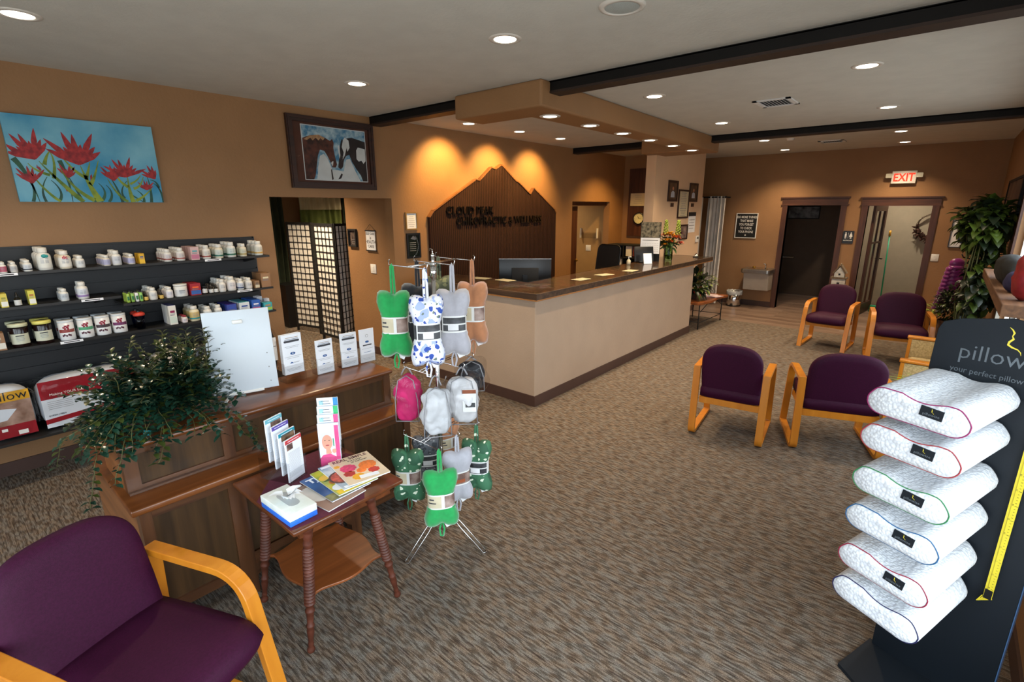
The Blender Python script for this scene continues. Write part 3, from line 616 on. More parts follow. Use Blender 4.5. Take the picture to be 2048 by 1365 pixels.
t = tag(MB().m(M_paper).b2(-3.6, -3.594, 9.13, 9.46, 1.51, 1.80).m(M_ink).b2(-3.6, -3.592, 9.13, 9.46, 1.80, 1.87).m(M_gry).b2(-3.594, -3.593, 9.17, 9.42, 1.73, 1.74).b2(-3.594, -3.593, 9.17, 9.40, 1.68, 1.69).b2(-3.594, -3.593, 9.17, 9.42, 1.63, 1.64).b2(-3.594, -3.593, 9.17, 9.38, 1.58, 1.59).build('flyer'), 'white flyer with a dark header pinned below the right portrait', 'flyer')
t = thing('thermostat', 'small grey thermostat at the right end of the column wall', 'thermostat', (-3.598, 9.6, 1.38))
MB().m(M_wht).box((.012, 0, 0), (.022, .12, .12), bev=.004).build('housing', parent=t); MB().m(mat('lcd', '#5d6660', .3)).box((.0245, 0, .02), (.002, .08, .04)).build('screen', parent=t)
for y, z, d in ((8.36, 1.995, 'left'), (9.25, 1.995, 'right')):
    tag(MB().m(M_fr).b2(-3.6, -3.585, y-.05, y+.05, z-.03, z+.03).build('name_plate'), 'small dark name plate under the %s portrait on the column wall' % d, 'plaque', 'name plates under the portraits')

# ------------------------------------------------------------------ office recess behind the counter
t = thing('wall_panel', 'tall dark wood board on the recess back wall with a certificate and a clock', 'board', (0, 0, 0))
MB().m(M_trimw).b2(-4.985, -4.2, 9.465, 9.5, 1.4, 2.69).build('board', parent=t)
framed('certificate', 'cream certificate on the dark wood board above the round clock', 'certificate', (-4.93, 9.462, 1.985), (1, 0, 0), .32, .24, .004, M_cream, M_cream, lines(5, M_gry))
t = thing('wall_clock', 'round wall clock on the dark wood board behind reception', 'clock', (-4.73, 9.462, 1.745), 0, rx=R(90))
MB().m(M_blk).lathe([(.112, 0), (.12, .012), (.116, .03), (.1, .03)], seg=32).build('rim', parent=t)
b = MB().m(mat('clock_face', '#d3cfa4', .5)).cyl((0, 0, .002), .108, .016, 32); b.m(M_ink)
for i in range(12): a = R(30*i); b.box((.09*math.cos(a), .09*math.sin(a), .0185), (.012, .005, .001), rz=a)
b.build('dial', parent=t)
MB().m(M_ink).box((.03, -.006, .021), (.07, .006, .002), rz=R(-10)).box((-.01, .02, .021), (.008, .05, .002), rz=R(25)).build('hands', parent=t)
t = thing('office_chair', 'black mesh office chair behind the reception counter', 'chair', (-4.27, 7.2, 0), R(-12))
b = MB().m(mat('black_mesh', '#15171a', .7, vs=200)); b.prism(rrect(.46, .52, .08), -.012, .012, 'XZ'); q = b.build('backrest', parent=t); q.location = (0, .22, 1.09); q.rotation_euler[0] = R(-8)
b = MB().m(M_blk).tube([(p[0], 0, p[1]) for p in rrect(.48, .54, .09)], .014, closed=True); q = b.build('back_frame', parent=t); q.location = (0, .22, 1.09); q.rotation_euler[0] = R(-8)
MB().m(M_blkm).pillowbox((0, -.02, .52), (.5, .5, .1)).build('seat', parent=t)
for s_ in (-1, 1): MB().m(M_blk).box((s_*.29, 0, .73), (.09, .27, .03), bev=.01).tube([(s_*.29, .02, .72), (s_*.29, .05, .58), (s_*.2, .05, .5)], .016).build('armrest', parent=t)
MB().m(M_blk).cyl((0, 0, .08), .03, .4).tube([(0, .16, .48), (0, .24, .6), (0, .23, .85)], .025).build('column', parent=t)
b = MB().m(M_blk)
for i in range(5):
    a = R(72*i); b.tube([(0, 0, .12), (.28*math.cos(a), .28*math.sin(a), .07)], .018, taper=.7); b.sph((.28*math.cos(a), .28*math.sin(a), .03), .03)
b.build('wheel_base', parent=t)
# far left doorway of the recess: dark frame, ajar door, paper holder
b = MB().m(M_trimw); b.b2(XL-.13, XL-.07, 7.67, 8.97, 1.99, 2.06); b.b2(XL-.13, XL-.07, 7.66, 7.74, 0, 2.0); struct(b.build('trim_4'))
t = thing('inner_door', 'dark wooden door standing ajar in the recess doorway', 'door', (XL-.16, 7.78, 0), R(0))
MB().m(M_trimw).b2(-.05, 0, .0, .3, .01, 1.98).build('door_leaf', parent=t); MB().m(M_gold).sph((.03, .26, 1.0), .028).build('door_knob', parent=t)
tag(MB().m(M_trimw).b2(-6.2, -6.12, 8.9, 9.05, 0, 2.03).build('door_post'), 'dark wooden door post inside the recess doorway', 'door frame')
t = thing('wall_file_holder', 'clear wall file holder on the khaki wall inside the recess doorway', 'file holder', (-5.6, 9.05, 1.35))
b = MB().m(M_acr); b.b2(-.2, .2, -.012, -.008, 0, .12).b2(-.2, .2, -.06, -.056, 0, .1).b2(-.2, .2, -.06, -.008, 0, .004); b.build('tray', parent=t)
MB().m(M_wht).b2(-.2, -.19, -.062, -.006, 0, .2).build('end_bracket', parent=t); MB().m(M_wht).b2(.19, .2, -.062, -.006, 0, .2).build('end_bracket', parent=t)
switch('white light switch on the khaki wall inside the recess doorway', (-5.62, 9.05, 1.15), (1, 0, 0), .12)
# things between the recess wall and the counter
t = thing('desk_organizer', 'black desk organizer full of papers and binders at the recess back wall', 'organizer', (-4.75, 9.1, .76))
MB().m(M_blkm).b2(-.36, .36, -.17, .2, 0, .02).b2(-.36, .36, .18, .2, .0, .5).b2(-.36, -.34, -.17, .2, 0, .5).b2(.34, .36, -.17, .2, 0, .5).b2(-.02, 0, -.17, .2, 0, .5).b2(-.36, .36, -.17, .2, .24, .26).b2(-.36, .36, -.17, .2, .48, .5).build('case', parent=t)
for x, z, m_, d in ((-.26, .03, mat('binder_brown', '#6a4636', .6), 'brown'), (-.1, .03, M_paper, 'white'), (.1, .28, M_paper, 'white'), (.25, .28, mat('binder_red', '#7a3030', .6), 'red'), (-.2, .28, mat('binder_blue', '#3c4660', .6), 'blue')):
    q = tag(MB().m(m_).b2(-.06, .06, -.15, .14, 0, .19).build('binder'), '%s binder standing in the %s row of the black desk organizer' % (d, 'lower' if z < .1 else 'upper'), 'binder', 'binders in the desk organizer'); q.location = (-4.75+x, 9.1, .762+z)
tag(MB().m(mat('credenza', '#3a2a20', .5)).b2(-5.1, -4.0, 8.85, 9.44, 0, .76).build('credenza'), 'dark low cabinet against the recess back wall', 'cabinet')
t = thing('wall_calendar', 'hanging calendar with a landscape picture beside the column', 'calendar', (-3.44, 7.3, 1.30), R(12))
MB().m(mat('calendar_photo', '#2c2a1c', .6, vs=25, col2='#8a8068')).b2(-.145, .145, -.004, .0, .21, .44).build('photo_page', parent=t)
b = MB().m(M_paper).b2(-.145, .145, -.004, 0, -.03, .205); b.m(M_gry).b2(-.12, .12, -.005, -.004, .165, .175)
for i in range(7):
    for j in range(5): b.b2(-.12+i*.037, -.096+i*.037, -.005, -.004, .125-j*.03, .128-j*.03)
b.build('month_page', parent=t)
b = MB().m(M_blk).b2(-.15, .15, .001, .012, -.53, .44); b.build('stand_board', parent=t); 
t = thing('card_reader', 'black payment screen on the counter behind the white card', 'terminal', (-3.36, 6.98, CT+.001), R(50))
MB().m(M_blk).box((0, .04, .12), (.30, .02, .22), rx=R(-12), bev=.004).build('panel', parent=t); MB().m(M_blk).box((0, .06, .01), (.16, .12, .02), bev=.004).build('base', parent=t)
t = thing('card_stand', 'white card with a blue band leaning on the counter in front of the black screen', 'card', (-3.24, 6.83, CT+.001), R(55))
MB().m(M_paper).box((0, 0, .075), (.13, .003, .15), rx=R(-14)).m(mat('card_blue', '#3c6a94', .6)).box((0, -.004, .05), (.1, .002, .03), rx=R(-14)).build('card', parent=t); MB().m(M_acr).box((0, -.0, .003), (.14, .07, .006)).build('foot', parent=t)
t = thing('soap_pump', 'small white pump bottle on the countertop left of the black screen', 'pump bottle', (-3.42, 6.6, CT+.001))
MB().m(mat('pump_body', '#c9bda0', .4)).lathe([(0, 0), (.028, 0), (.03, .05), (.02, .068), (.01, .075), (0, .075)], seg=16).build('bottle', parent=t)
MB().m(M_wht).cyl((0, 0, .075), .006, .03, 10).box((.015, 0, .108), (.045, .012, .01), bev=.003).build('pump_head', parent=t)
framed('counter_notice', 'small framed notice standing at the far end of the counter', 'notice', (-3.59, 8.18, CT+.002), (0, 1, 0), .3, .2, .012, M_blk, M_paper)
t = thing('desk_bell', 'small chrome desk bell at the far end of the counter', 'bell', (-3.1, 8.32, CT+.001))
MB().m(M_chr).lathe([(0, .05), (.02, .047), (.038, .03), (.042, .012)], seg=20).build('dome', parent=t); MB().m(M_blk).cyl((0, 0, 0), .045, .012).cyl((0, 0, .05), .005, .015, 8).build('base', parent=t)

# ------------------------------------------------------------------ flowers in a glass vase
t = thing('flower_vase', 'green glass vase on the far part of the counter', 'vase', (-3.22, 7.5, CT+.001))
MB().m(clear('vase_glass', (.75, .85, .55), gloss=.2, tr=.8)).lathe([(0, 0), (.05, 0), (.06, .03), (.062, .12), (.045, .19), (.06, .24), (.056, .24), (.041, .19), (.057, .12), (.055, .035), (0, .012)], seg=24).build('glass', parent=t)
rnd = random.Random(3); b = MB().m(mat('flower_stems', '#55702c', .6))
for i in range(14): a = rnd.uniform(0, 6.28); b.tube([(rnd.uniform(-.02, .02), rnd.uniform(-.02, .02), .02), (math.cos(a)*.02, math.sin(a)*.02, .22), (math.cos(a)*.07, math.sin(a)*.07, .34)], .003, 5)
b.build('stems', parent=t)
bq = thing('flower_bouquet', 'orange and yellow flower bouquet with green stalks in the glass vase', 'flowers', (-3.22, 7.5, CT+.24))
FO = mat('orange_petals', '#d8641a', .6, var=.2); FY = mat('yellow_petals', '#e6a322', .6, var=.15); FR = mat('dark_red_petals', '#5a1024', .6); FG = mat('bouquet_leaves', '#2f4a1c', .6, var=.3); FL = mat('lime_blossom', '#8a9a34', .7); FP = mat('peach_petals', '#d0543a', .6)
def bloom(b, c, r, n=14, up=Vector((0, 0, 1))):
    c = Vector(c)
    for k in range(n):
        a = k*2.4; e = .15+.75*((k % 3)/3); d = Vector((math.cos(a)*(1-e*.6), math.sin(a)*(1-e*.6), e)); b.leaf(c, d, r, r*.75, fold=.15, droop=.25)
for i, (p, r, m_) in enumerate((((-.09, .02, .13), .075, FO), ((.02, -.05, .15), .085, FY), ((.1, .0, .1), .08, FO), ((.0, -.09, .06), .07, FY), ((.07, -.07, .04), .07, FO), ((-.16, -.02, .02), .06, FR), ((.02, .08, .12), .075, FY), ((.15, .06, .02), .06, FP), ((-.11, .1, .08), .06, FR), ((.12, .08, .16), .06, FR), ((-.03, -.1, .0), .06, FY))):
    b = MB().m(m_); bloom(b, p, r); b.m(FR).sph(p, r*.18, 6, 4); b.build('blossom', parent=bq)
b = MB().m(FG)
for i in range(60): a = rnd.uniform(0, 6.28); b.leaf(Vector((math.cos(a)*.04, math.sin(a)*.04, rnd.uniform(-.04, .06))), Vector((math.cos(a), math.sin(a), rnd.uniform(-.5, .9))), rnd.uniform(.1, .18), .05)
b.build('leaves', parent=bq)
for (x, y) in ((-.07, .0), (.11, .03)):
    b = MB().m(FL)
    for i in range(36): a = i*2.4; z = .12+i*.006; w = .035*(1-i/60); b.sph((x+w*math.cos(a), y+w*math.sin(a), z+.03), .014, 6, 4)
    b.build('green_spike', parent=bq)

# ------------------------------------------------------------------ curtain in the bay past the column
def drape(name, label, p0, p1, z0, z1, mt, amp=.035, waves=7, group=None, cat='curtain', gather=None):
    b = MB().m(mt); p0 = Vector((*p0, 0)); p1 = Vector((*p1, 0)); d = p1-p0; nn = Vector((-d.y, d.x, 0)).normalized(); n = waves*8; zs = [z0+(z1-z0)*j/6 for j in range(7)]
    def P(i, z, o):
        u = i/n; a = amp*(.6+.4*math.sin(u*9+1)); k = 1 if gather is None else 1-gather*(z-z0)/(z1-z0)
        return p0+d*(.5+(u-.5)*k)+nn*(a*math.sin(u*waves*2*PI+.4*math.sin(z*3))+o)+Vector((0, 0, z))
    g = {(i, j, o): b._v(P(i, z, o)) for i in range(n+1) for j, z in enumerate(zs) for o in (0, .004)}
    for o in (0, .004):
        for i in range(n):
            for j in range(6): b._f([g[i, j, o], g[i+1, j, o], g[i+1, j+1, o], g[i, j+1, o]], True)
    q = b.build(name)
    return tag(q, label, cat, group)
M_cur = mat('white_curtain_cloth', '#c8c2b8', .9, var=.08)
t = thing('curtain_rod', 'dark curtain rod across the bay beside the column', 'curtain rod', (0, 0, 0))
MB().m(M_blkm).tube([(-4.15, 10.55, 2.15), (-3.46, 10.55, 2.15)], .014).build('rod', parent=t); MB().m(M_blkm).sph((-3.45, 10.55, 2.15), .025).b2(-3.5, -3.48, 10.55, 10.95, 2.14, 2.16).build('finial', parent=t)
drape('curtain', 'white curtain hanging to the floor right of the bay opening', (-3.78, 10.55), (-3.44, 10.55), .03, 2.17, M_cur, .04, 5)
drape('curtain', 'narrow edge of white curtain against the column wall', (-3.98, 10.42), (-3.84, 10.42), .03, 2.15, M_cur, .02, 2)

# ------------------------------------------------------------------ far wall things
def letterboard(b, w, h):
    b.m(M_wht)
    for i, s_ in enumerate(('DO MORE THINGS', 'THAT MAKE', 'YOU FORGET', 'TO CHECK', 'YOUR PHONE')): b.text(s_, .062, Matrix.Translation((w/2, h*.80-i*.072, .009)), .0004, 'CENTER', .72, .001)
    b.prism([(w/2+(.02 if i % 2 else .01)*math.cos(R(36*i+54)), h*.12+.0+(.02 if i % 2 else .01)*math.sin(R(36*i+54))) for i in range(10)], .0085, .0095)
framed('letter_board', 'black letter board with white words above the drinking fountain', 'letter board', (-3.325, YF, 1.35), (1, 0, 0), .41, .49, .014, M_wht, M_blkm, letterboard)
t = thing('restroom_sign', 'black restroom sign with two white figures between the doors', 'sign', (-1.36, YF, 1.425))
MB().m(M_blk).prism(rrect(.17, .225, .012), -.008, -.001, 'XZ').build('plate', parent=t)
b = MB().m(M_wht)
for s_ in (-1, 1):
    x = s_*.04; b.prism([(x+.011*math.cos(i*PI/5), .075+.011*math.sin(i*PI/5)) for i in range(10)], -.0095, -.008, 'XZ')
    b.prism([(x-.014, .06), (x+.014, .06), (x+(.014 if s_ < 0 else .026), .01), (x-(.014 if s_ < 0 else .026), .01)], -.0095, -.008, 'XZ'); b.box((x-.007, -.009, -.005), (.009, .0015, .035)); b.box((x+.007, -.009, -.005), (.009, .0015, .035))
b.box((0, -.009, .03), (.003, .0015, .1)); b.text('RESTROOM', .026, AX((0, -.0085, -.065), (1, 0, 0), (0, 0, 1)), .0006)
b.build('symbols', parent=t)
t = thing('exit_sign', 'lit EXIT sign with two lamp heads above the doors', 'exit sign', (-.71, YF, 2.43))
MB().m(M_wht).box((0, -.03, 0), (.33, .055, .2), bev=.006).build('housing', parent=t)
MB().m(mat('exit_red_letters', '#e8301c', .5, emit='#ff2812', es=1.6)).text('EXIT', .175, AX((0, -.0585, -.06), (1, 0, 0), (0, 0, 1)), .001, 'CENTER', .8, .004).build('letters', parent=t)
for s_ in (-1, 1):
    MB().m(M_wht).box((s_*.2, -.03, .03), (.08, .05, .05), bev=.006).build('lamp_head', parent=t)
    MB().m(mat('lamp_head_lens', '#cfccb8', .2)).prism(rrect(.085, .07, .012, cx=s_*.205, cy=.03), -.075, -.055, 'XZ').build('head_lens', parent=t)
t = thing('drinking_fountain', 'wall-mounted grey drinking fountain with a steel basin', 'drinking fountain', (-2.74, YF, 0))
M_fnt = mat('fountain_grey', '#a59c90', .4, var=.04)
MB().m(M_fnt).prism([(-.001, .36), (-.30, .36), (-.36, .70), (-.001, .70)], -.23, .23, 'YZ').build('cabinet', parent=t, bevel=.01)
b = MB().m(M_stl); b.prism(rrect(.54, .44, .06, cy=-.222), .70, .78); b.build('rim', parent=t, bevel=.012)
MB().m(M_chr).lathe([(.19, .783), (.17, .787), (.0, .782)], (0, -.23, 0), 28, 1, .8).build('basin', parent=t)
MB().m(M_chr).tube([(.1, -.1, .78), (.1, -.1, .86), (.06, -.13, .87)], .012).build('spout', parent=t); MB().m(M_gold).cyl((-.1, -.15, .78), .03, .035).build('valve', parent=t)
t = thing('trash_can', 'small round steel pedal bin with a white liner under the fountain', 'trash can', (-3.13, 10.70, 0))
MB().m(M_chr).lathe([(0, .012), (.125, .012), (.135, .02), (.135, .30), (.12, .3), (.12, .03)], seg=28).build('body', parent=t)
MB().m(M_blk).cyl((0, 0, 0), .137, .02, 28).build('base_ring', parent=t)
b = MB().m(mat('bin_liner', '#b9bcbc', .4, var=.1)); rr = random.Random(5); b.lathe([(.118, .15), (.13, .315), (.148, .31), (.152, .27), (.142, .235)], seg=28)
for v in b.bm.verts: v.co.x += rr.uniform(-.012, .012); v.co.y += rr.uniform(-.012, .012); v.co.z += rr.uniform(-.012, .012)
b.build('liner', parent=t)
MB().m(M_blk).b2(-.03, .03, -.17, -.13, .005, .03).build('pedal', parent=t)
# birdhouse on a post between doors
t = thing('birdhouse', 'white two-level wooden birdhouse on a stand between the two doors', 'birdhouse', (-1.32, 10.4, 0))
M_bw = mat('weathered_white', '#c9c7bf', .8, vs=20, var=.15); M_twig = mat('twig_roof', '#6a5a48', .9, var=.3, vs=50)
MB().m(M_bw).b2(-.1, .1, -.07, .07, .58, .74).b2(-.075, .075, -.06, .06, .77, .84).prism([(-.075, .84), (.075, .84), (0, .95)], -.06, .06, 'XZ').build('house', parent=t)
b = MB().m(M_twig); b.box((0, 0, .755), (.24, .18, .03)); b.box((.052, 0, .905), (.02, .16, .17), ry=R(-34)); b.box((-.052, 0, .905), (.02, .16, .17), ry=R(34)); b.cyl((0, 0, .95), .012, .06, 8); b.build('roof', parent=t)
MB().m(M_ink).box((0, -.071, .66), (.04, .004, .04)).box((0, -.061, .82), (.03, .004, .03)).build('entry_hole', parent=t)
MB().m(M_blkm).b2(-.12, .12, -.1, .1, .555, .58).tube([(-.1, -.08, .56), (-.1, -.08, 0)], .008).tube([(.1, -.08, .56), (.1, -.08, 0)], .008).tube([(-.1, .08, .56), (-.1, .08, 0)], .008).tube([(.1, .08, .56), (.1, .08, 0)], .008).build('stand', parent=t)
# entry room: glass door ajar, broom, mat, wreath
t = thing('glass_door', 'brown-framed glass entry door standing open inside the right doorway', 'door', (-1.05, 11.12, 0), R(83))
b = MB().m(M_trimw); b.b2(0, .11, -.02, .02, .02, 2.0).b2(.75, .86, -.02, .02, .02, 2.0).b2(.11, .75, -.02, .02, .02, .2).b2(.11, .75, -.02, .02, 1.88, 2.0).b2(.4, .43, -.015, .015, .2, 1.88).b2(.11, .75, -.015, .015, 1.3, 1.33); b.build('stiles', parent=t)
MB().m(clear('door_glass', gloss=.2)).b2(.11, .75, -.004, .004, .2, 1.88).build('pane', parent=t); MB().m(M_blk).tube([(.8, -.03, 1.0), (.8, -.08, 1.0), (.7, -.08, 1.0)], .01).build('lever', parent=t)
M_grn = mat('green_plastic', '#1f9a6a', .4); t = thing('broom', 'green-handled broom leaning in the entry beyond the right doorway', 'broom', (-.80, 11.75, 0))
MB().m(M_grn).tube([(.03, 0, .12), (-.03, .25, 1.42)], .012).build('handle', parent=t); MB().m(mat('yellow_grip', '#d09a20', .5)).tube([(-.03, .25, 1.42), (-.034, .27, 1.52)], .018).build('grip', parent=t)
MB().m(M_grn).box((.03, 0, .1), (.3, .05, .05), bev=.01).build('head', parent=t); MB().m(mat('green_bristles', '#14593c', .9, vs=80, var=.3)).box((.03, 0, .04), (.32, .07, .08)).build('bristles', parent=t)
tag(MB().m(mat('green_mat', '#12402c', .95, vs=60, var=.3)).box((-.55, 12.2, .006), (.75, .5, .012), bev=.004).build('door_mat'), 'dark green mat on the entry floor beyond the right doorway', 'mat')
t = thing('wreath', 'twig wreath with dried flowers on the entry wall', 'wreath', (-.24, 12.66, 1.58), 0, rx=R(90))
b = MB().m(M_twig); rr = random.Random(2)
for i in range(9): b.tube([((.24+rr.uniform(-.02, .02))*math.cos(2*PI*k/24), (.24+rr.uniform(-.02, .02))*math.sin(2*PI*k/24), rr.uniform(-.02, .02)+.02) for k in range(24)], .004, 4, True)
b.build('twigs', parent=t)
b = MB().m(mat('dried_leaves', '#4a2c20', .8, var=.4, vs=30))
for i in range(110): a = rr.uniform(PI, 2*PI); b.leaf(Vector((.24*math.cos(a), .24*math.sin(a), .03)), Vector((rr.uniform(-1, 1), rr.uniform(-1, 1), rr.uniform(0, 1))), .09, .035)
b.build('dried_flowers', parent=t)
# restroom beyond the dark doorway
t = thing('grab_bar', 'vertical steel grab bar on the dark restroom wall', 'grab bar', (0, 0, 0), group='restroom grab bars'); MB().m(M_stl).tube([(-3.0, 12.99, 1.45), (-3.0, 12.93, 1.45), (-3.0, 12.93, .95), (-3.0, 12.99, .95)], .018).build('tube', parent=t)
t = thing('grab_bar', 'horizontal steel grab bar on the dark restroom wall', 'grab bar', (0, 0, 0), group='restroom grab bars'); MB().m(M_stl).tube([(-3.4, 12.99, .85), (-3.4, 12.93, .85), (-2.6, 12.93, .85), (-2.6, 12.99, .85)], .018).build('tube', parent=t)
framed('restroom_shelf_picture', 'dim picture high on the restroom wall', 'picture', (-3.0, 13.0, 1.7), (1, 0, 0), .8, .28, .02, M_blkm, mat('dim_print', '#3a3a3a', .5, vs=6, col2='#8a8a8a'))
# framed print and frame near the plant
def prnt(b, w, h):
    b.m(M_ink).text('coffee', .06, Matrix.Translation((w*.45, h*.78, .009)), .0004); b.m(mat('navy_print', '#16283c', .6)).prism([(w*.62+.07*math.cos(i*PI/10), h*.38+.1*math.sin(i*PI/10)) for i in range(20)], .0085, .0095)
framed('framed_print', 'black-framed white print partly hidden by the tall plant', 'picture', (.03, YF, 1.31), (1, 0, 0), .27, .44, .012, M_blk, M_paper, prnt)
t = thing('wall_frame', 'black metal wall frame high on the right wall above the tall plant', 'wall frame', (XR-.002, 0, 0))
b = MB().m(M_blkm); b.b2(-.03, 0, 7.45, 7.53, 1.85, 2.28).b2(-.02, 0, 7.45, 9.6, 2.25, 2.28).b2(-.02, 0, 7.45, 9.6, 1.85, 1.88).b2(-.02, 0, 9.55, 9.6, 1.85, 2.28); b.build('frame', parent=t)
MB().m(mat('dim_poster', '#4a3228', .7, vs=4, col2='#6a5040')).b2(-.008, -.002, 7.53, 9.55, 1.88, 2.25).build('poster', parent=t)

# ------------------------------------------------------------------ right side: coat stand, jacket, plants, mantel shelf
t = thing('coat_stand', 'tall black metal coat stand behind the climbing plant', 'coat stand', (.33, 9.1, 0))
b = MB().m(M_blkm).tube([(0, 0, .02), (0, 0, 1.75)], .018); b.build('pole', parent=t)
MB().m(M_blkm).cyl((0, 0, 0), .17, .025, 28).build('foot', parent=t)
b = MB().m(M_blkm)
for a in (0, 90, 180, 270): b.tube([(0, 0, 1.5), (.09*math.cos(R(a)), .09*math.sin(R(a)), 1.52), (.12*math.cos(R(a)), .12*math.sin(R(a)), 1.6)], .008)
b.tube([(-.0, -.0, 1.27), (-.12, -.05, 1.3), (-.14, -.06, 1.34)], .008)
b.build('hooks', parent=t)
t = thing('puffer_jacket', 'purple quilted puffer jacket hanging beside the door', 'jacket', (.16, 8.98, -.03), R(15))
M_pj = mat('purple_nylon', '#7a1f6c', .32, var=.08, sheen=.2)
b = MB().m(M_pj)
def puff(b, z0, z1, cx0_, cx1_, w0, w1, d0, n, hem=0):
    pf = []
    for k in range(n*4+1):
        u = k/(n*4); w = w0+(w1-w0)*u; bul = abs(math.sin(u*n*PI))*.018; pf.append((z0+(z1-z0)*u, cx0_+(cx1_-cx0_)*u, w+bul, d0+bul))
    rings = [[b._v((cx+w/2*math.cos(2*PI*i/20)*1.0, d*math.sin(2*PI*i/20), z)) for i in range(20)] for z, cx, w, d in pf]
    for p, q in zip(rings, rings[1:]):
        for i in range(20): b._f([p[i], p[(i+1) % 20], q[(i+1) % 20], q[i]], True)
    b._f(rings[0]); b._f(rings[-1])
puff(b, 1.22, .64, 0, .01, .15, .22, .055, 11); b.build('body', parent=t)
b = MB().m(M_pj); puff(b, 1.20, .62, -.06, -.12, .07, .09, .04, 11); b.build('sleeve', parent=t)
b = MB().m(M_pj); puff(b, 1.20, .70, .09, .14, .07, .09, .04, 10); b.build('sleeve', parent=t)
MB().m(M_pj).sph((0, 0, 1.25), (.085, .05, .07), 16, 8).build('collar', parent=t)
LG = mat('pothos_leaf', '#3a4a16', .4, var=.45, vs=4); LD = mat('dark_green_leaf', '#141f0e', .4, var=.35, vs=5); LY = mat('light_leaf', '#93a83a', .5, var=.2)
ST = mat('plant_stem', '#4a4a20', .7); POT = mat('brown_wicker', '#4a2c1a', .8, var=.3, vs=60, bump=.8, bs=90)
def bush(b, rnd, c, rad, n, L, w, mats, hang=0, up=.3):
    for i in range(n):
        while True:
            q = Vector((rnd.uniform(-1, 1), rnd.uniform(-1, 1), rnd.uniform(-1, 1)))
            if .25 < q.length < 1: break
        p = Vector((c[0]+q.x*rad[0], c[1]+q.y*rad[1], c[2]+q.z*rad[2])); d = Vector((q.x, q.y, q.z*.5+up-hang))+Vector((rnd.uniform(-.6, .6), rnd.uniform(-.6, .6), rnd.uniform(-.5, .5)))
        b.m(mats[0] if rnd.random() < .75 else mats[-1]); k = rnd.uniform(.7, 1.3); b.leaf(p, d, L*k, w*k, fold=.18, droop=.35)
rnd = random.Random(11)
t = thing('climbing_plant', 'tall leafy pothos plant climbing beside the right wall', 'plant', (.28, 7.45, 0))
b = MB(); bush(b, rnd, (.04, .1, 1.74), (.16, .3, .28), 420, .14, .09, (LG, LD), .3); bush(b, rnd, (-.09, .05, 1.80), (.11, .2, .12), 60, .14, .09, (LG, LG), .3); bush(b, rnd, (.04, .0, 1.12), (.07, .2, .34), 170, .11, .075, (LD, LG), .5); bush(b, rnd, (.12, .1, 1.2), (.07, .3, .36), 240, .12, .08, (LD, LG), .5)
[setattr(v.co, 'x', min(v.co.x, .235)) for v in b.bm.verts]; b.build('foliage', parent=t); b = MB().m(ST)
for i in range(14): b.tube([(rnd.uniform(-.05, .05), rnd.uniform(-.05, .05), .35), (rnd.uniform(-.1, .1), rnd.uniform(-.1, .1), 1), (rnd.uniform(-.15, .15), rnd.uniform(-.15, .2), 1.8)], .006, 5)
b.build('stems', parent=t); MB().m(POT).lathe([(0, 0), (.12, 0), (.15, .36), (.14, .36), (.13, .3), (0, .3)], seg=24).build('pot', parent=t)
t = thing('fern_plant', 'low bushy green plant under the climbing plant, behind the wider facing armchair', 'plant', (.22, 8.68, 0))
b = MB(); bush(b, rnd, (.02, 0, .72), (.2, .17, .24), 520, .085, .03, (LD, LG), .1); bush(b, rnd, (-.16, -.05, .62), (.1, .1, .08), 30, .08, .03, (LY, LY), .1); [setattr(v.co, 'x', min(v.co.x, .29)) for v in b.bm.verts]; b.build('foliage', parent=t)
MB().m(POT).lathe([(0, 0), (.11, 0), (.14, .5), (.13, .5), (.12, .45), (0, .45)], seg=24).build('pot', parent=t)
t = thing('mantel_shelf', 'rustic timber beam shelf on the right with bags on it', 'shelf', (0, 0, 0))
M_rus = wood('rustic_beam', '#4a2f1c', '#7a5434', 'Y', .7); MB().m(M_rus).b2(.335, XR-.001, 4.42, 6.95, 1.27, 1.35).build('board', parent=t, bevel=.006)
for y in (4.55, 5.6, 6.8): MB().m(M_stl).b2(.49, .52, y-.04, y+.04, .0, 1.27).build('support_post', parent=t)
M_bk = mat('black_cloth_bag', '#0d0f0d', .8, bump=.5, bs=20); M_rb = mat('red_wrapped_cloth', '#8a1f26', .45, var=.2, vs=20, bump=.5, bs=25); M_ib = mat('indigo_cloth', '#20224a', .7)
q = tag(MB().m(M_bk).pillowbox((0, 0, .11), (.17, .9, .22), amp=.012, seed=3).build('cloth_bag'), 'black slumped cloth bag on the timber beam shelf', 'bag'); q.location = (.43, 5.75, 1.352)
q = tag(MB().m(M_ib).pillowbox((0, 0, .075), (.15, .28, .15), amp=.008, seed=5).build('cloth_bag'), 'indigo cloth bag between the black and the red bags on the beam shelf', 'bag'); q.location = (.44, 5.1, 1.352)
q = tag(MB().m(M_rb).pillowbox((0, 0, .16), (.15, .24, .32), amp=.012, seed=9).build('wrapped_pillow'), 'red pillow in shiny wrapping on the near end of the timber beam shelf', 'pillow'); q.location = (.447, 4.66, 1.352)

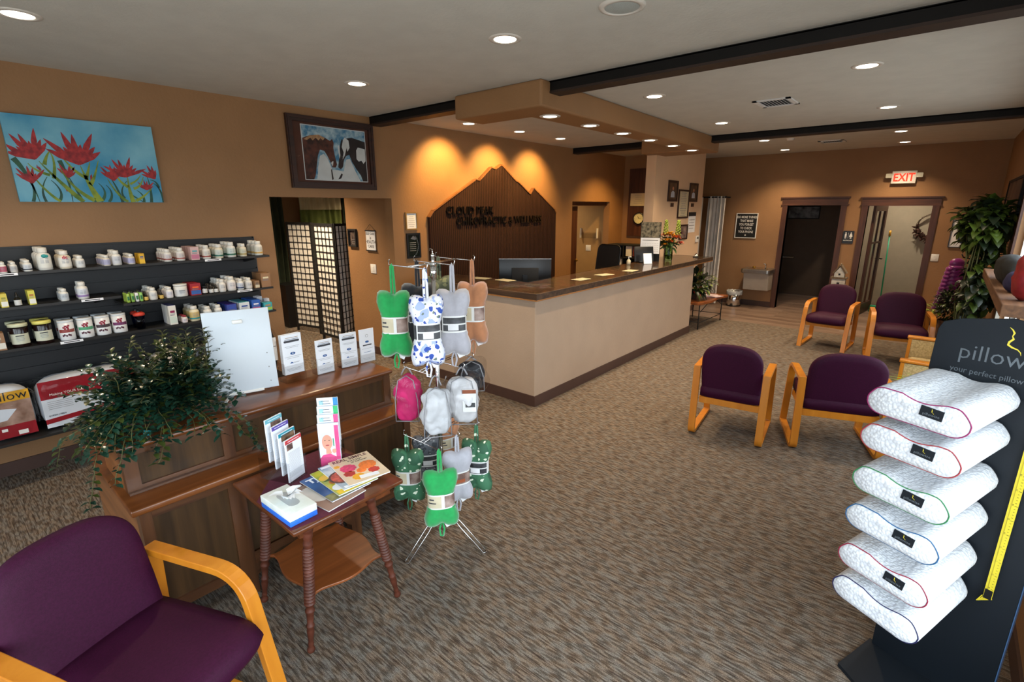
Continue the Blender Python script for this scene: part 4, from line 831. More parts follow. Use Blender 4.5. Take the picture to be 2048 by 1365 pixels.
# ------------------------------------------------------------------ bench with plant by the far end of the counter
t = thing('slab_bench', 'low wooden slab bench on thin black metal legs past the counter', 'bench', (-3.15, 8.62, 0))
M_slb = wood('slab_wood', '#6a3416', '#9a5626', 'Y', .35, coat=.3)
MB().m(M_slb).prism([(-.24, -.62), (.3, -.58), (.36, -.2), (.33, .2), (.38, .52), (-.25, .55), (-.3, 0)], .42, .46).build('top', parent=t, bevel=.006)
for x, y in ((.26, -.5), (.3, .46), (-.2, -.5), (-.2, .46)): MB().m(M_blkm).tube([(x, y, 0), (x, y, .21), (x, y, .42)], .009).sph((x, y, .2), .014, 8, 6).build('leg', parent=t)
b = MB().m(M_blkm); b.tube([(.26, -.5, .12), (-.2, -.5, .12)], .006).tube([(.3, .46, .12), (-.2, .46, .12)], .006).tube([(.28, -.5, .3), (.29, -.2, .41)], .006).tube([(.29, .46, .3), (.29, .2, .41)], .006).tube([(.28, -.5, .12), (.3, .46, .12)], .006); b.build('stretcher', parent=t)
t = thing('potted_plant', 'broad-leaved plant with red blooms on the slab bench', 'plant', (-3.13, 8.36, .461))
b = MB(); bush(b, rnd, (.0, 0, .24), (.2, .2, .2), 120, .16, .07, (LD, LG), .0, .5); bush(b, rnd, (.1, .12, .25), (.2, .22, .16), 130, .12, .03, (LG, LY), .2); b.m(LD)
for a in range(8): b.leaf(Vector((0, 0, .15)), Vector((math.cos(a), math.sin(a), -.1)), .28, .11, droop=.5)
b.build('foliage', parent=t); b = MB().m(mat('red_bloom', '#c02a24', .4)); 
for p in ((.1, -.15, .12), (.14, -.12, .2), (.0, -.2, .26)): b.leaf(Vector(p), Vector((.5, -.4, .4)), .09, .08)
b.build('bloom', parent=t); MB().m(POT).lathe([(0, 0), (.08, 0), (.1, .14), (.09, .14), (.08, .12), (0, .12)], seg=20).build('pot', parent=t)
for i, (x, y, a) in enumerate(((-2.96, 8.85, 20), (-2.92, 8.8, 70))):
    q = tag(MB().m(mat('magazine_cover', '#c9a8ac', .4, vs=12, col2='#e8dcdc')).box((0, 0, .004), (.2, .27, .008)).build('magazine'), ('lower' if i == 0 else 'upper')+' magazine lying on the slab bench beside the plant', 'magazine', 'magazines on the slab bench'); q.location = (x, y, .461+i*.009); q.rotation_euler[2] = R(a)

# ------------------------------------------------------------------ hall: folding screen, curtains, cabinet
M_shoji = mat('rice_paper', '#e3e2dc', .8, var=.02); 
pts = [(-7.98, 3.70), (-7.42, 3.82), (-7.07, 3.66), (-6.47, 3.76), (-6.86, 3.86)]
pts = [(-7.98, 3.875), (-7.416, 3.986), (-7.067, 3.822), (-6.50, 3.82), (-6.70, 4.25)]
t = thing('folding_screen', 'black-framed white paper folding screen in the hall', 'folding screen', (0, 0, 0))
for i in range(4):
    p, q = Vector((*pts[i], 0)), Vector((*pts[i+1], 0)); w = (q-p).length; an = math.atan2(q.y-p.y, q.x-p.x)
    e = MB().m(M_blkm)
    for x in (.018, w-.018): e.box((x, 0, .875), (.036, .022, 1.75))
    for z in (.1, 1.73): e.box((w/2, 0, z), (w-.07, .02, .035))
    nx = 5
    for k in range(1, nx): e.box((.036+(w-.072)*k/nx, -.003, .915), (.006, .012, 1.6))
    for k in range(1, 17): e.box((w/2, -.003, .1+1.63*k/17), (w-.07, .011, .006))
    o = e.build('panel_frame', parent=t); o.location = p; o.rotation_euler[2] = an
    o2 = MB().m(M_shoji).b2(.03, w-.03, .004, .008, .1, 1.73).build('paper', parent=o)
M_gc = mat('green_curtain_cloth', '#5d6a30', .9, var=.15); M_cc = mat('cream_curtain_cloth', '#b3ab8c', .9, var=.06); M_dc = mat('dark_green_curtain', '#27301e', .9, var=.2)
drape('hall_curtain', 'cream and green curtain across the back of the hall', (-8.62, 4.45), (-8.62, 5.25), .01, 1.93, M_gc, .04, 7)
drape('curtain_valance', 'cream upper band of the hall curtain', (-8.6, 4.45), (-8.6, 5.25), 1.93, 2.5, M_cc, .04, 7)
drape('hall_curtain', 'dark olive curtain at the left of the hall', (-8.7, 3.75), (-8.7, 4.2), .01, 2.4, M_dc, .05, 5)
drape('hall_curtain', 'dark olive curtain at the right of the hall curtain', (-8.65, 5.3), (-8.65, 6.0), .01, 2.4, M_dc, .05, 5)
tag(MB().m(M_blk).b2(-8.6, -8.2, 3.85, 4.3, 0, .72).build('low_cabinet'), 'black low cabinet on the hall floor behind the screen', 'cabinet')
can((-6.7, 2.9, ZC), 'recessed light in the hall ceiling over the folding screen', 560, group='hall ceiling lights')
can((-7.4, 5.6, ZC), 'recessed light in the hall ceiling near the curtains', 420, group='hall ceiling lights')
can((-.7, 11.9, ZC), 'added recessed lamp, out of view, brightening the entry beyond the right doorway', 130, (1, .85, .68), group='hall ceiling lights')  # unseen lamp added to brighten the entry wall
can((-6.4, 8.2, ZC), 'recessed light in the room past the recess doorway', 150, group='hall ceiling lights')

# ================================================================== supplement shelves on the left wall
SX0, SX1 = XL+.035, -4.80
t = thing('slatwall_panel', 'black slatwall panel on the left wall carrying the supplement shelves', 'wall panel', (XL+.001, 0, 0))
MB().m(M_slat).b2(0, .02, -.8, 2.131, .33, 1.692).build('backing', parent=t)
b = MB().m(M_slat)
for i in range(14): b.b2(.02, .034, -.8, 2.131, .335+i*.097, .335+i*.097+.082)
b.build('slats', parent=t); MB().m(M_blk).b2(0, .036, 2.131, 2.139, .33, 1.692).build('edge_strip', parent=t)
M_shf = mat('black_shelf', '#1a1816', .45, var=.1, vs=40)
def shelf(y0, y1, z, label, x1=SX1):
    t = thing('wall_shelf', label, 'shelf', (0, 0, 0), group='black shelves on the slatwall')
    MB().m(M_shf).b2(SX0-.001, x1, y0, y1, z-.018, z).build('board', parent=t)
    for y in (y0+.12, y1-.12): MB().m(M_blk).prism([(SX0, z-.019), (x1-.03, z-.019), (x1-.03, z-.03), (SX0+.03, z-.07), (SX0, z-.07)], y-.006, y+.006, 'XZ').build('bracket', parent=t)
ZS = {1: 1.533, 2: 1.303, 2.5: 1.237, 3: 1.014, 4: .375}
shelf(-.8, 2.14, ZS[1], 'top black shelf of supplements on the slatwall'); shelf(-.8, .967, ZS[2], 'second black shelf down, its left, higher half'); shelf(.971, 2.14, ZS[2.5], 'second black shelf down, its right, lower half')
shelf(-.8, 2.14, ZS[3], 'third black shelf down, with the dark jars and white cans'); shelf(-.8, 2.14, ZS[4], 'lowest black shelf holding the bagged pillows', -4.72)
for y, z, d in ((.36, 1.533, 'top shelf at the left'), (.79, 1.303, 'left half of the second shelf'), (1.655, 1.533, 'right part of the top shelf'), (1.88, 1.237, 'right half of the second shelf'), (.62, 1.014, 'third shelf below the white cans')):
    tag(MB().m(M_paper).b2(SX1+.0, SX1+.002, y-.065, y+.065, z-.018, z-.0).m(M_ink).b2(SX1+.002, SX1+.0026, y-.045, y+.045, z-.012, z-.006).build('shelf_label'), 'white printed strip on the edge of the %s' % d, 'label', 'shelf edge labels')
Mb = {}
def bm_(c, r=.4):
    if c not in Mb: Mb[c] = mat('item_'+{'#': ''}.get(c[0], '')+c[1:], c, r, var=.04)
    return Mb[c]
def bottle(r, h, body, lab, cap, stripe=None, round_=False):
    bd = thing('supplement_bottle', '', 'bottle')
    hs = h*.74; hc = h*.80
    b = MB().m(bm_(body)).lathe([(0, 0), (r*.9, 0), (r, .004), (r, hs*.86), (r*.86, hs*.97), (r*.62, hs*1.03), (r*.6, hc), (0, hc)], seg=14); b.build('body', parent=bd)
    b = MB().m(bm_(lab)).lathe([(r*1.01, h*.12), (r*1.015, h*.13), (r*1.015, h*.60), (r*1.01, h*.61)], seg=14)
    if stripe: b.m(bm_(stripe)).lathe([(r*1.02, h*.14), (r*1.025, h*.145), (r*1.025, h*.24), (r*1.02, h*.25)], seg=14)
    b.m(bm_('#8a8d96')); 
    for i, z in enumerate((.34, .39, .44, .52)):
        for a in (-20, 15): b.box((r*1.03*math.cos(R(a)), r*1.03*math.sin(R(a)), h*z), (.002, r*.5, h*.014), rz=R(a))
    b.build('wrap_label', parent=bd)
    MB().m(bm_(cap)).lathe([(r*.66, hc*.985), (r*.68, hc), (r*.68, h-.003), (r*.62, h), (0, h)], seg=14).build('cap', parent=bd)
    return bd
def dropper(r, h, body='#151310', lab='#c9c9c6'):
    bd = thing('dropper_bottle', '', 'bottle')
    MB().m(bm_(body, .15)).lathe([(0, 0), (r, 0), (r, h*.5), (r*.4, h*.6), (r*.4, h*.64), (0, h*.64)], seg=14).build('body', parent=bd)
    MB().m(bm_(lab)).lathe([(r*1.02, h*.06), (r*1.03, h*.07), (r*1.03, h*.42), (r*1.02, h*.43)], seg=14).build('wrap_label', parent=bd)
    MB().m(bm_('#0e0e0e')).lathe([(r*.5, h*.64), (r*.5, h*.78), (r*.3, h*.8), (r*.28, h*.96), (0, h)], seg=12).build('dropper_cap', parent=bd); return bd
def boxy(w, d, h, c, f1, f2, name='supplement_box', top=None):
    bd = thing(name, '', 'box')
    MB().m(bm_(c)).b2(-d/2, d/2, -w/2, w/2, 0, h).build('carton', parent=bd)
    b = MB().m(bm_(f1)).b2(d/2, d/2+.0006, -w/2+.002, w/2-.002, h*.08, h*.42); b.m(bm_(f2)).b2(d/2, d/2+.001, -w*.3, w*.3, h*.62, h*.74).m(bm_('#777c86')).b2(d/2, d/2+.001, -w*.35, w*.25, h*.48, h*.51).b2(d/2, d/2+.001, -w*.35, w*.3, h*.55, h*.57)
    if top: b.m(bm_(top)).b2(-d/2, d/2, -w/2, w/2, h, h+.0008)
    b.build('printed_front', parent=bd); return bd
def jar(r, h, body, lab, cap, capr=1.03):
    bd = thing('jar', '', 'jar')
    MB().m(bm_(body, .2)).lathe([(0, 0), (r*.95, 0), (r, .006), (r, h*.8), (r*.9, h*.86), (0, h*.86)], seg=24).build('body', parent=bd)
    if r > .03:
        q = MB().m(bm_(lab))
        for i in range(14):
            a_, c_ = R(-80+i*10), R(-70+i*10); q.face([(r*1.008*math.cos(g), r*1.008*math.sin(g), z_) for g, z_ in ((a_, h*.14), (c_, h*.14), (c_, h*.58), (a_, h*.58))], True)
        q.m(bm_('#3a3c40')).box((r*1.006, -.004, h*.5), (.004, r*.9, h*.035)).m(bm_('#8a8d96')).box((r*1.006, -.004, h*.42), (.004, r*.8, h*.012)).box((r*1.006, -.004, h*.36), (.004, r*.9, h*.012)).box((r*1.006, -.004, h*.3), (.004, r*.7, h*.012)); q.build('wrap_label', parent=bd)
    else: MB().m(bm_(lab)).lathe([(r*1.01, h*.14), (r*1.012, h*.15), (r*1.012, h*.66), (r*1.01, h*.67)], seg=24).build('wrap_label', parent=bd)
    MB().m(bm_(cap)).lathe([(r*capr*.98, h*.87), (r*capr, h*.88), (r*capr, h*.98), (r*capr*.96, h), (0, h)], seg=24).build('lid', parent=bd); return bd
def canister(r, h, band_, berry='#8a1830'):
    bd = thing('powder_canister', '', 'canister')
    MB().m(bm_('#d8dadb', .25)).lathe([(0, 0), (r*.97, 0), (r, .004), (r, h*.93), (0, h*.93)], seg=26).build('body', parent=bd)
    MB().m(bm_('#cfd6da', .3)).lathe([(r*1.02, h*.92), (r*1.03, h*.93), (r*1.03, h*.99), (r*.98, h), (0, h*.985)], seg=26).build('lid', parent=bd)
    b = MB().m(bm_(band_))
    def arc(a0, a1, z0, z1, e=1.006):
        n = 10
        for i in range(n):
            a, c = R(a0+(a1-a0)*i/n), R(a0+(a1-a0)*(i+1)/n); b.face([(r*e*math.cos(q), r*e*math.sin(q), z) for q, z in ((a, z0), (c, z0), (c, z1), (a, z1))], True)
    arc(-70, 60, h*.40, h*.56); b.m(bm_(berry))
    for i, (a, z, s_) in enumerate(((-25, .66, 9), (-12, .72, 10), (0, .66, 9), (10, .74, 8), (-18, .6, 8), (4, .60, 7))): arc(a-s_, a+s_, h*(z-.045), h*(z+.045), 1.01+.001*i)
    b.m(bm_('#4a1a2c'))
    for i, a in enumerate((-40, -28, -14, 2, 14)): arc(a-6, a+6, h*(.2+.03*(i % 2)), h*(.3+.03*(i % 2)), 1.012+.001*i)
    b.build('printed_wrap', parent=bd); return bd
def row(proto, z, y, n, dia, desc, cat=None, r_=None, dx=0, name=None):
    """n of them one behind the other towards the wall"""
    if cat: proto['category'] = cat
    if name: proto.name = name
    xf = SX1-.008-dia/2-dx; maxn = int((xf+dia/2-(SX0+.004))/(dia+.002)); n = max(1, min(n, maxn)); words_ = desc
    for i in range(n):
        o = proto if i == 0 else dup(proto)
        o.location = (xf-i*(dia+.003), y+random.Random(int(y*1000)+i).uniform(-.0015, .0015), z+.0006)
        if n == 1: o['label'] = desc
        else:
            o['group'] = desc+', one row'
            sfx = (', front of its row' if i == 0 else ', back of its row' if i == n-1 else ', middle of its row' if n == 3 else ', between front and back')
            if len((desc+sfx).split()) > 16: sfx = (', front one' if i == 0 else ', back one' if i == n-1 else ', middle one' if n == 3 else ', inner one')
            o['label'] = desc+sfx
B_ = bottle; W_ = '#d9d7cf'
Z = ZS[1]
for y, r, h, n, body, lab, cap, st, d in ((.36, .019, .073, 3, W_, '#b05468', W_, None, 'small bottle with a pink label at the left end of the top shelf'), (.414, .0195, .070, 4, W_, '#b5b5b3', W_, None, 'small grey-labelled bottle beside the pink-labelled one'),
    (.484, .0235, .078, 4, W_, '#c9ccd0', W_, '#27303c', 'bottle with dark-banded label left of the biggest white bottle'), (.69, .036, .128, 3, '#d6cdb8', '#dcdad2', W_, None, 'large white bottle with red dc letters on the top shelf'),
    (.773, .026, .088, 3, W_, '#cfd2d2', W_, None, 'small white bottle right of the dc bottle'), (.925, .0225, .080, 5, '#cfc8ba', '#a6a6c4', W_, None, 'squat bottle with a lilac label, left part of the top shelf'),
    (.99, .030, .111, 3, W_, '#c4c6ca', W_, None, 'tall grey-labelled bottle beside the lilac-labelled ones'), (1.083, .0235, .079, 4, '#cfc8ba', '#a5a5c8', W_, None, 'squat lilac-labelled bottle next to the yellow boxes'),
    (1.332, .029, .1, 4, W_, '#cfc6c4', W_, '#8a4a44', 'bottle at the left end of the long right run on the top shelf'), (1.425, .031, .106, 4, W_, '#d0c6c0', W_, '#96504a', 'bottle directly left of the pale pink boxes'),
    (1.62, .033, .116, 3, W_, '#cfcabd', W_, '#8c4038', 'bottle directly right of the pale pink boxes'), (1.723, .033, .118, 3, '#d8cfb8', '#c9cfc4', W_, '#2f6a5c', 'bottle with a green base stripe above the shelf label'),
    (1.825, .036, .132, 3, W_, '#c6cfc6', W_, '#27604a', 'larger green-striped bottle on the right part of the top shelf'), (1.925, .029, .113, 2, '#d8cfb8', '#c9c6ac', W_, '#9a8a50', 'yellowish-labelled bottle beside the larger green-striped one'),
    (2.062, .036, .130, 3, W_, '#cfcdbe', W_, '#c09a50', 'bottle at the right end of the top shelf')):
    row(B_(r, h, body, lab, cap, st), Z, y, n, r*2.05, d)
row(B_(.040, .156, W_, '#dadad2', W_), Z, .578, 3, .083, 'biggest white bottle with a teal emblem on the top shelf')
# teal emblem and dc letters on the two front bottles
for o in [o for o in bpy.data.objects if o.get('label', '').endswith('front of its row') and o.parent is None]:
    if 'teal emblem' in o['label']: MB().m(bm_('#1f8a88')).sph((.041, .0, .1), (.003, .016, .013), 10, 6).sph((.038, .014, .098), (.005, .01, .01), 10, 6).build('emblem', parent=o)
    if 'red dc' in o['label']: MB().m(bm_('#b02040')).text('dc', .034, AX((.038, -.002, .072), (0, 1, 0), (0, 0, 1)), .0012, 'CENTER', 1, .001).build('lettering', parent=o)
row(boxy(.036, .034, .078, '#d0a018', '#e0b428', '#2a4a8a'), Z, 1.148, 3, .036, 'small bright yellow box on the top shelf')
row(boxy(.062, .05, .108, '#c9a8a4', '#b9708a', '#5a9aa0'), Z, 1.525, 4, .052, 'pale pink box between white bottles on the top shelf')
Z = ZS[2]
row(boxy(.036, .034, .094, '#c9b840', '#d9d9d2', '#8a8a30'), Z, .325, 3, .036, 'yellow and white box at the left end of the second shelf')
row(dropper(.019, .097), Z, .392, 1, .04, 'single black-capped dropper bottle between two yellow boxes')
row(boxy(.036, .034, .099, '#c9c040', '#d9d9d2', '#a86a30'), Z, .467, 3, .036, 'yellow and white box right of the single dropper bottle')
row(B_(.025, .088, W_, '#b9c0c6', W_), Z, .641, 3, .052, 'plain white bottle near the middle of the second shelf left half')
row(B_(.033, .126, W_, '#ccd0d6', W_, '#8a70a8'), Z, .75, 2, .068, 'tall white bottle with a purple emblem over the shelf label')
Z = ZS[2.5]
def tubeb(c, lab):
    bd = thing('skincare_tube', '', 'tube'); MB().m(bm_(c)).box((0, 0, .037), (.024, .022, .072), bev=.006).build('body', parent=bd); MB().m(bm_('#0e0e0e')).lathe([(.006, .073), (.006, .083), (0, .092)], seg=10).build('spray_cap', parent=bd); MB().m(bm_(lab)).box((.0115, 0, .035), (.0012, .014, .03)).build('label_print', parent=bd); return bd
for y, c, n, d in ((1.012, '#9ab848', 4, 'lime green tube with a black nozzle at the left end of its shelf'), (1.042, '#86b050', 4, 'second green tube with a black nozzle'), (1.070, '#d9d9d6', 2, 'white tube between green tubes'), (1.097, '#8fc060', 4, 'green tube right of the white tube')): row(tubeb(c, '#2f6a40'), Z, y, n, .026, d)
row(dropper(.014, .076, '#1a1410', '#c9a850'), Z, 1.13, 3, .03, 'dark dropper bottle with a gold label beside the green tubes')
row(B_(.029, .098, W_, '#d0d0cc', W_), Z, 1.182, 4, .06, 'white bottle between the two gold-labelled dropper bottles')
row(dropper(.014, .076, '#1a1410', '#c9a850'), Z, 1.237, 3, .03, 'dark dropper bottle with a gold label right of the white bottles')
row(B_(.026, .09, W_, '#d4d0d4', W_), Z, 1.297, 4, .054, 'white bottle left of the wide white tub')
q = jar(.049, .103, '#dcdcd6', '#cfd0d0', '#dcdcd6'); q['category'] = 'tub'; row(q, Z, 1.39, 1, .1, 'wide white tub in the middle of the second shelf right half')
row(boxy(.078, .055, .1, '#9a1f2a', '#2f5aa0', '#e0602a'), Z, 1.487, 3, .058, 'red and blue box right of the wide white tub')
row(jar(.02, .066, '#15120f', '#c9c9c6', '#0f0f0f'), Z, 1.562, 1, .042, 'small dark jar right of the red and blue boxes', 'jar')
row(dropper(.017, .082, '#15120f'), Z, 1.612, 4, .036, 'dropper bottle with a white label near the small dark jar'); row(dropper(.017, .08, '#15120f'), Z, 1.65, 4, .036, 'dropper bottle with a white label, next to the plain bottles')
row(B_(.029, .110, W_, '#d6d2cc', W_), Z, 1.705, 4, .06, 'white bottle left of the pink-emblem bottle')
row(B_(.036, .126, W_, '#dcd6d4', W_, None), Z, 1.785, 3, .074, 'large white bottle with a pink emblem on the second shelf')
row(B_(.027, .10, W_, '#c6ccd6', W_, '#3c4a6a'), Z, 1.860, 4, .056, 'white bottle with a navy stripe on the second shelf'); row(B_(.029, .1, W_, '#d6d2cc', W_), Z, 1.935, 3, .06, 'white bottle beside the brown cartons')
row(boxy(.042, .06, .068, '#8a6848', '#c9c0a4', '#5a5040'), Z, 2.0, 2, .062, 'small brown carton beside the large brown carton')
row(boxy(.085, .09, .13, '#8f6a48', '#8f6a48', '#d0c8a8'), Z, 2.082, 2, .095, 'large brown carton at the right end of the second shelf')
Z = ZS[3]
row(boxy(.09, .09, .12, '#8f6a48', '#d6d2c6', '#b0a890'), Z, .235, 1, .09, 'brown carton with a white label at the left end of the third shelf')
for y, lid in ((.36, '#c9cba8'), (.488, '#d8cf6a')):
    row(jar(.05, .165, '#1a0d0c', '#c4c6b0', lid, 1.06), Z, y, 2, .108, 'large dark jar with a %s lid on the third shelf' % ('pale green' if y < .4 else 'yellow'))
for y, c, d in ((.612, '#8a3a34', 'white canister with red fruit and a brick band'), (.722, '#4a9a70', 'white canister with red fruit and a green band'), (.828, '#3a2a30', 'white canister with red fruit and a dark band'), (.93, '#6a2a5a', 'white canister with red fruit and a purple band')):
    row(canister(.046, .147, c), Z, y, 2, .095, d)
def shaker():
    bd = thing('shaker_cup', '', 'cup'); MB().m(clear('blue_cup', (.45, .62, .95), gloss=.25, tr=.8)).lathe([(0, .002), (.03, 0), (.037, .11), (.035, .11), (.028, .006), (0, .006)], seg=20).build('cup', parent=bd)
    MB().m(bm_('#c03a2a')).lathe([(.038, .108), (.04, .11), (.04, .124), (.03, .134), (.014, .137), (0, .137)], seg=20).build('lid', parent=bd); MB().m(bm_('#1a1a1a')).lathe([(.013, .137), (.014, .15), (0, .156)], seg=12).build('spout_cap', parent=bd); return bd
row(shaker(), Z, 1.067, 2, .085, 'blue shaker cup with an orange-red lid on the third shelf')
row(boxy(.055, .05, .16, '#dcd9d0', '#c9d6cc', '#8a2050', top='#2a2a7a'), Z, 1.288, 3, .056, 'tall white carton with a navy top on the third shelf')
row(B_(.021, .062, '#cfc9c4', '#d9cfd0', '#8a1a2c'), Z, 1.375, 3, .044, 'small bottle with a dark red cap on the third shelf')
row(B_(.037, .13, '#d9cfae', '#c9b070', W_, '#2a8a90'), Z, 1.457, 3, .076, 'cream bottle with a gold and teal label on the third shelf'); row(B_(.033, .112, W_, '#c9ced0', W_, '#3aa0a0'), Z, 1.558, 3, .068, 'white bottle with a teal base stripe on the third shelf')
row(B_(.030, .114, W_, '#c4c4c0', W_, '#2a2a2e'), Z, 1.645, 3, .064, 'white bottle with a black base stripe on the third shelf')
row(boxy(.08, .042, .103, '#34489a', '#d8cfd8', '#2a4aa8', top='#3a2a8a'), Z, 1.752, 5, .044, 'blue and pink box right of the white bottles on the third shelf'); row(boxy(.088, .042, .107, '#cfd6dc', '#d6c4cc', '#2a4a9a', top='#5ab0c0'), Z, 1.86, 5, .044, 'white and pink box between blue boxes on the third shelf')
row(boxy(.075, .042, .115, '#2a5ab0', '#b04a78', '#dcdce6', top='#2a5ab0'), Z, 1.965, 5, .044, 'blue box with a white and red front, right end of third shelf')
row(boxy(.078, .06, .076, '#3aa0a8', '#9ac040', '#d07a3a'), Z, 2.072, 1, .062, 'teal box with a picture at the right end of the third shelf'); row(boxy(.05, .012, .125, '#cfcfd6', '#c9a0b0', '#8a8a9a'), Z, 2.045, 3, .03, 'grey hanging card pack behind the teal box', dx=.1); row(boxy(.05, .012, .10, '#d2d2d8', '#d0a0b0', '#8a8a9a'), Z, 2.105, 2, .03, 'short grey card pack behind the teal box, at the end', dx=.08)

# bagged pillows on the lowest shelf
def wrap(c, d, label, name, front, seed, body, rz=0, extra=None):
    t = thing(name, label, 'bagged pillow', c, rz)
    MB().m(body).pillowbox((0, 0, d[2]/2), d, amp=.006, seed=seed, pw=.22).build('pillow', parent=t)
    b = MB(); front(b, d); b.build('printed_sheet', parent=t)
    MB().m(M_bag).pillowbox((0, 0, d[2]/2), (d[0]+.05, d[1]+.04, d[2]+.03), n=7, amp=.012, seed=seed+1, pw=.2).build('clear_bag', parent=t)
    return t
P_red = mat('pillow_pack_red', '#8a1420', .35); P_yel = mat('pillow_pack_yellow', '#d09a1c', .4); P_skin = mat('sleeper_photo', '#7a5a48', .5, vs=9, col2='#b09080'); P_wp = mat('white_pillow', '#ccd2da', .8, var=.04)
def f1(b, d):
    x = d[0]/2+.004; w, h = d[1]/2, d[2]; Y0, Y1 = -w+.01, w-.01
    b.m(P_red).b2(x, x+.001, Y0, Y1, .02, .11).m(P_skin).b2(x, x+.0012, Y0, Y1, .11, h-.10).m(P_yel).b2(x, x+.0014, Y0, Y1, h-.10, h-.03).m(P_wp).prism([(Y0, .20), (Y0+.22, .26), (Y1-.08, .22), (Y1-.14, .15), (Y0, .12)], x, x+.002, 'YZ')
    b.m(M_ink).text('pillow', .085, AX((x+.002, Y1-.01, h-.088), (0, 1, 0), (0, 0, 1)), .0006, 'RIGHT'); b.m(M_wht).b2(x, x+.002, Y1-.1, Y1-.05, .03, .06).b2(x, x+.002, Y1-.18, Y1-.15, .07, .09).b2(x, x+.002, Y1-.25, Y1-.22, .06, .08)
wrap((-4.90, .075, ZS[4]+.001), (.22, .52, .38), 'pillow bag with a yellow band and a sleeper photo at the left picture edge', 'bagged_pillow', f1, 2, P_wp)
def f2(b, d):
    x = d[0]/2+.004; w, h = d[1]/2, d[2]; Y0, Y1 = -w+.01, w-.01
    b.m(P_wp).b2(x, x+.001, Y0, Y1, .02, h*.62).m(P_red).b2(x, x+.0012, Y0, Y1, h*.62, h-.01).prism([(Y0, .05), (Y0, .085), (Y0+.2, .10), (Y1, .15), (Y1, .11), (Y0+.2, .065)], x, x+.002, 'YZ')
    b.m(M_gry)
    for i in range(5): b.b2(x, x+.0016, Y0+.03, Y0+.17, h*.56-i*.014, h*.56-i*.014+.003)
    b.m(M_wht).text('Making YOUR Life More', .026, AX((x+.002, Y0+.05, h*.68), (0, 1, 0), (0, 0, 1)), .0006, 'LEFT'); b.text('Comfortable', .055, AX((x+.002, Y0+.335, h*.68), (0, 1, 0), (0, 0, 1)), .0006, 'LEFT', .75)
    b.m(M_ink).text('QUEEN | FIRM', .016, AX((x+.002, Y0+.02, .105), (0, 1, 0), (0, 0, 1)), .0005, 'LEFT')
wrap((-4.90, .665, ZS[4]+.001), (.22, .60, .38), 'red and white pillow bag printed Making YOUR Life More Comfortable', 'bagged_pillow', f2, 7, P_wp)
def f3(b, d): b.m(M_gry).b2(d[0]/2+.004, d[0]/2+.005, -.1, .12, .25, .254)
wrap((-4.92, 1.24, ZS[4]+.001), (.2, .30, .40), 'plain white pillow in a clear bag behind the trailing plant', 'bagged_pillow', f3, 12, mat('cream_pillow', '#c9bdb0', .8))
for i, (y, w, h, d) in enumerate(((1.50, .22, .44, 'black wrapped lumbar cushion left of the white display board'), (1.80, .24, .40, 'black wrapped cushion hidden mostly behind the white display board'), (2.03, .17, .46, 'black wrapped cushion right of the white display board'))):
    t = thing('lumbar_cushion', d, 'cushion', (-4.9, y, ZS[4]+.001), group='black cushions on the lowest shelf')
    MB().m(mat('black_mesh_cushion', '#0e0f12', .35, vs=90)).pillowbox((0, 0, h/2), (.18, w, h), amp=.004, seed=i, pw=.3).build('cushion', parent=t)
    MB().m(M_paper).b2(.09, .094, w*.2, w*.42, h*.3, h*.8).m(M_gry).b2(.094, .0946, w*.24, w*.38, h*.6, h*.62).build('paper_tag', parent=t)
    MB().m(M_bag).pillowbox((0, 0, h/2), (.21, w+.03, h+.02), n=6, amp=.012, seed=i+4, pw=.25).build('clear_bag', parent=t)

# ================================================================== old wooden desk
W1 = wood('desk_oak_panel', '#2e1e0d', '#4b3319', 'Z', .5, coat=.08, spec=.3); W2 = wood('desk_oak_rail', '#3a2010', '#5e3a20', 'Y', .35, coat=.3); W3 = wood('desk_top_wood', '#52290f', '#75431f', 'Y', .3, sc=.7, coat=.3); W2z = wood('desk_oak_stile', '#3a2010', '#5e3a20', 'Z', .38, coat=.25); W2x = wood('desk_oak_side', '#5a3418', '#8a552c', 'X', .38, coat=.2)
t = thing('wooden_desk', 'dark panelled wooden reception desk with a raised top box, left of the table', 'desk', (0, 0, 0))
DX0, DX1, DY0, DY1 = -3.36, -2.455, .40, 1.86
b = MB().m(W1); b.b2(DX1-.03, DX1-.012, DY0+.02, DY1-.02, .14, .68); b.build('front_panel', parent=t)
for y0, y1, z0 in ((DY0, DY0+.045, .0), (.755, .83, 0), (1.385, 1.45, 0), (DY1-.045, DY1, 0)): MB().m(W2z).b2(DX1-.06, DX1, y0, y1, z0, .68).build('stile', parent=t)
b = MB().m(W2); b.b2(DX1-.03, DX1+.002, DY0+.045, .755, .14, .19).b2(DX1-.03, DX1+.002, DY0+.045, DY1-.045, .64, .68).b2(DX1-.03, DX1+.002, .83, 1.385, .19, .24).b2(DX1-.03, DX1+.002, 1.45, DY1-.045, .14, .19)
b.m(W2).prism([(.83, .24), (.83, .10), (.86, .12), (.90, .17), (.96, .19), (1.25, .19), (1.32, .17), (1.36, .12), (1.385, .10), (1.385, .24)], DX1-.028, DX1+.0, 'YZ'); b.build('rails', parent=t)
MB().m(W2x).b2(DX0, DX1-.061, DY0, DY0+.022, .03, .68).build('side_panel', parent=t); MB().m(W2x).b2(DX0, DX1-.061, DY1-.022, DY1, .03, .68).build('side_panel', parent=t)
MB().m(W1).b2(DX0, DX0+.02, DY0+.023, DY1-.023, .03, .68).build('back_panel', parent=t)
MB().m(W3).b2(DX0-.01, DX1+.025, DY0-.028, DY1+.03, .681, .712, bev=.006).build('writing_top', parent=t)
UX0, UX1, UY0, UY1 = -2.985, -2.60, .405, 1.83
b = MB().m(W1).b2(UX1-.03, UX1-.014, UY0+.02, UY1-.02, .713, .915); b.build('upper_panel', parent=t)
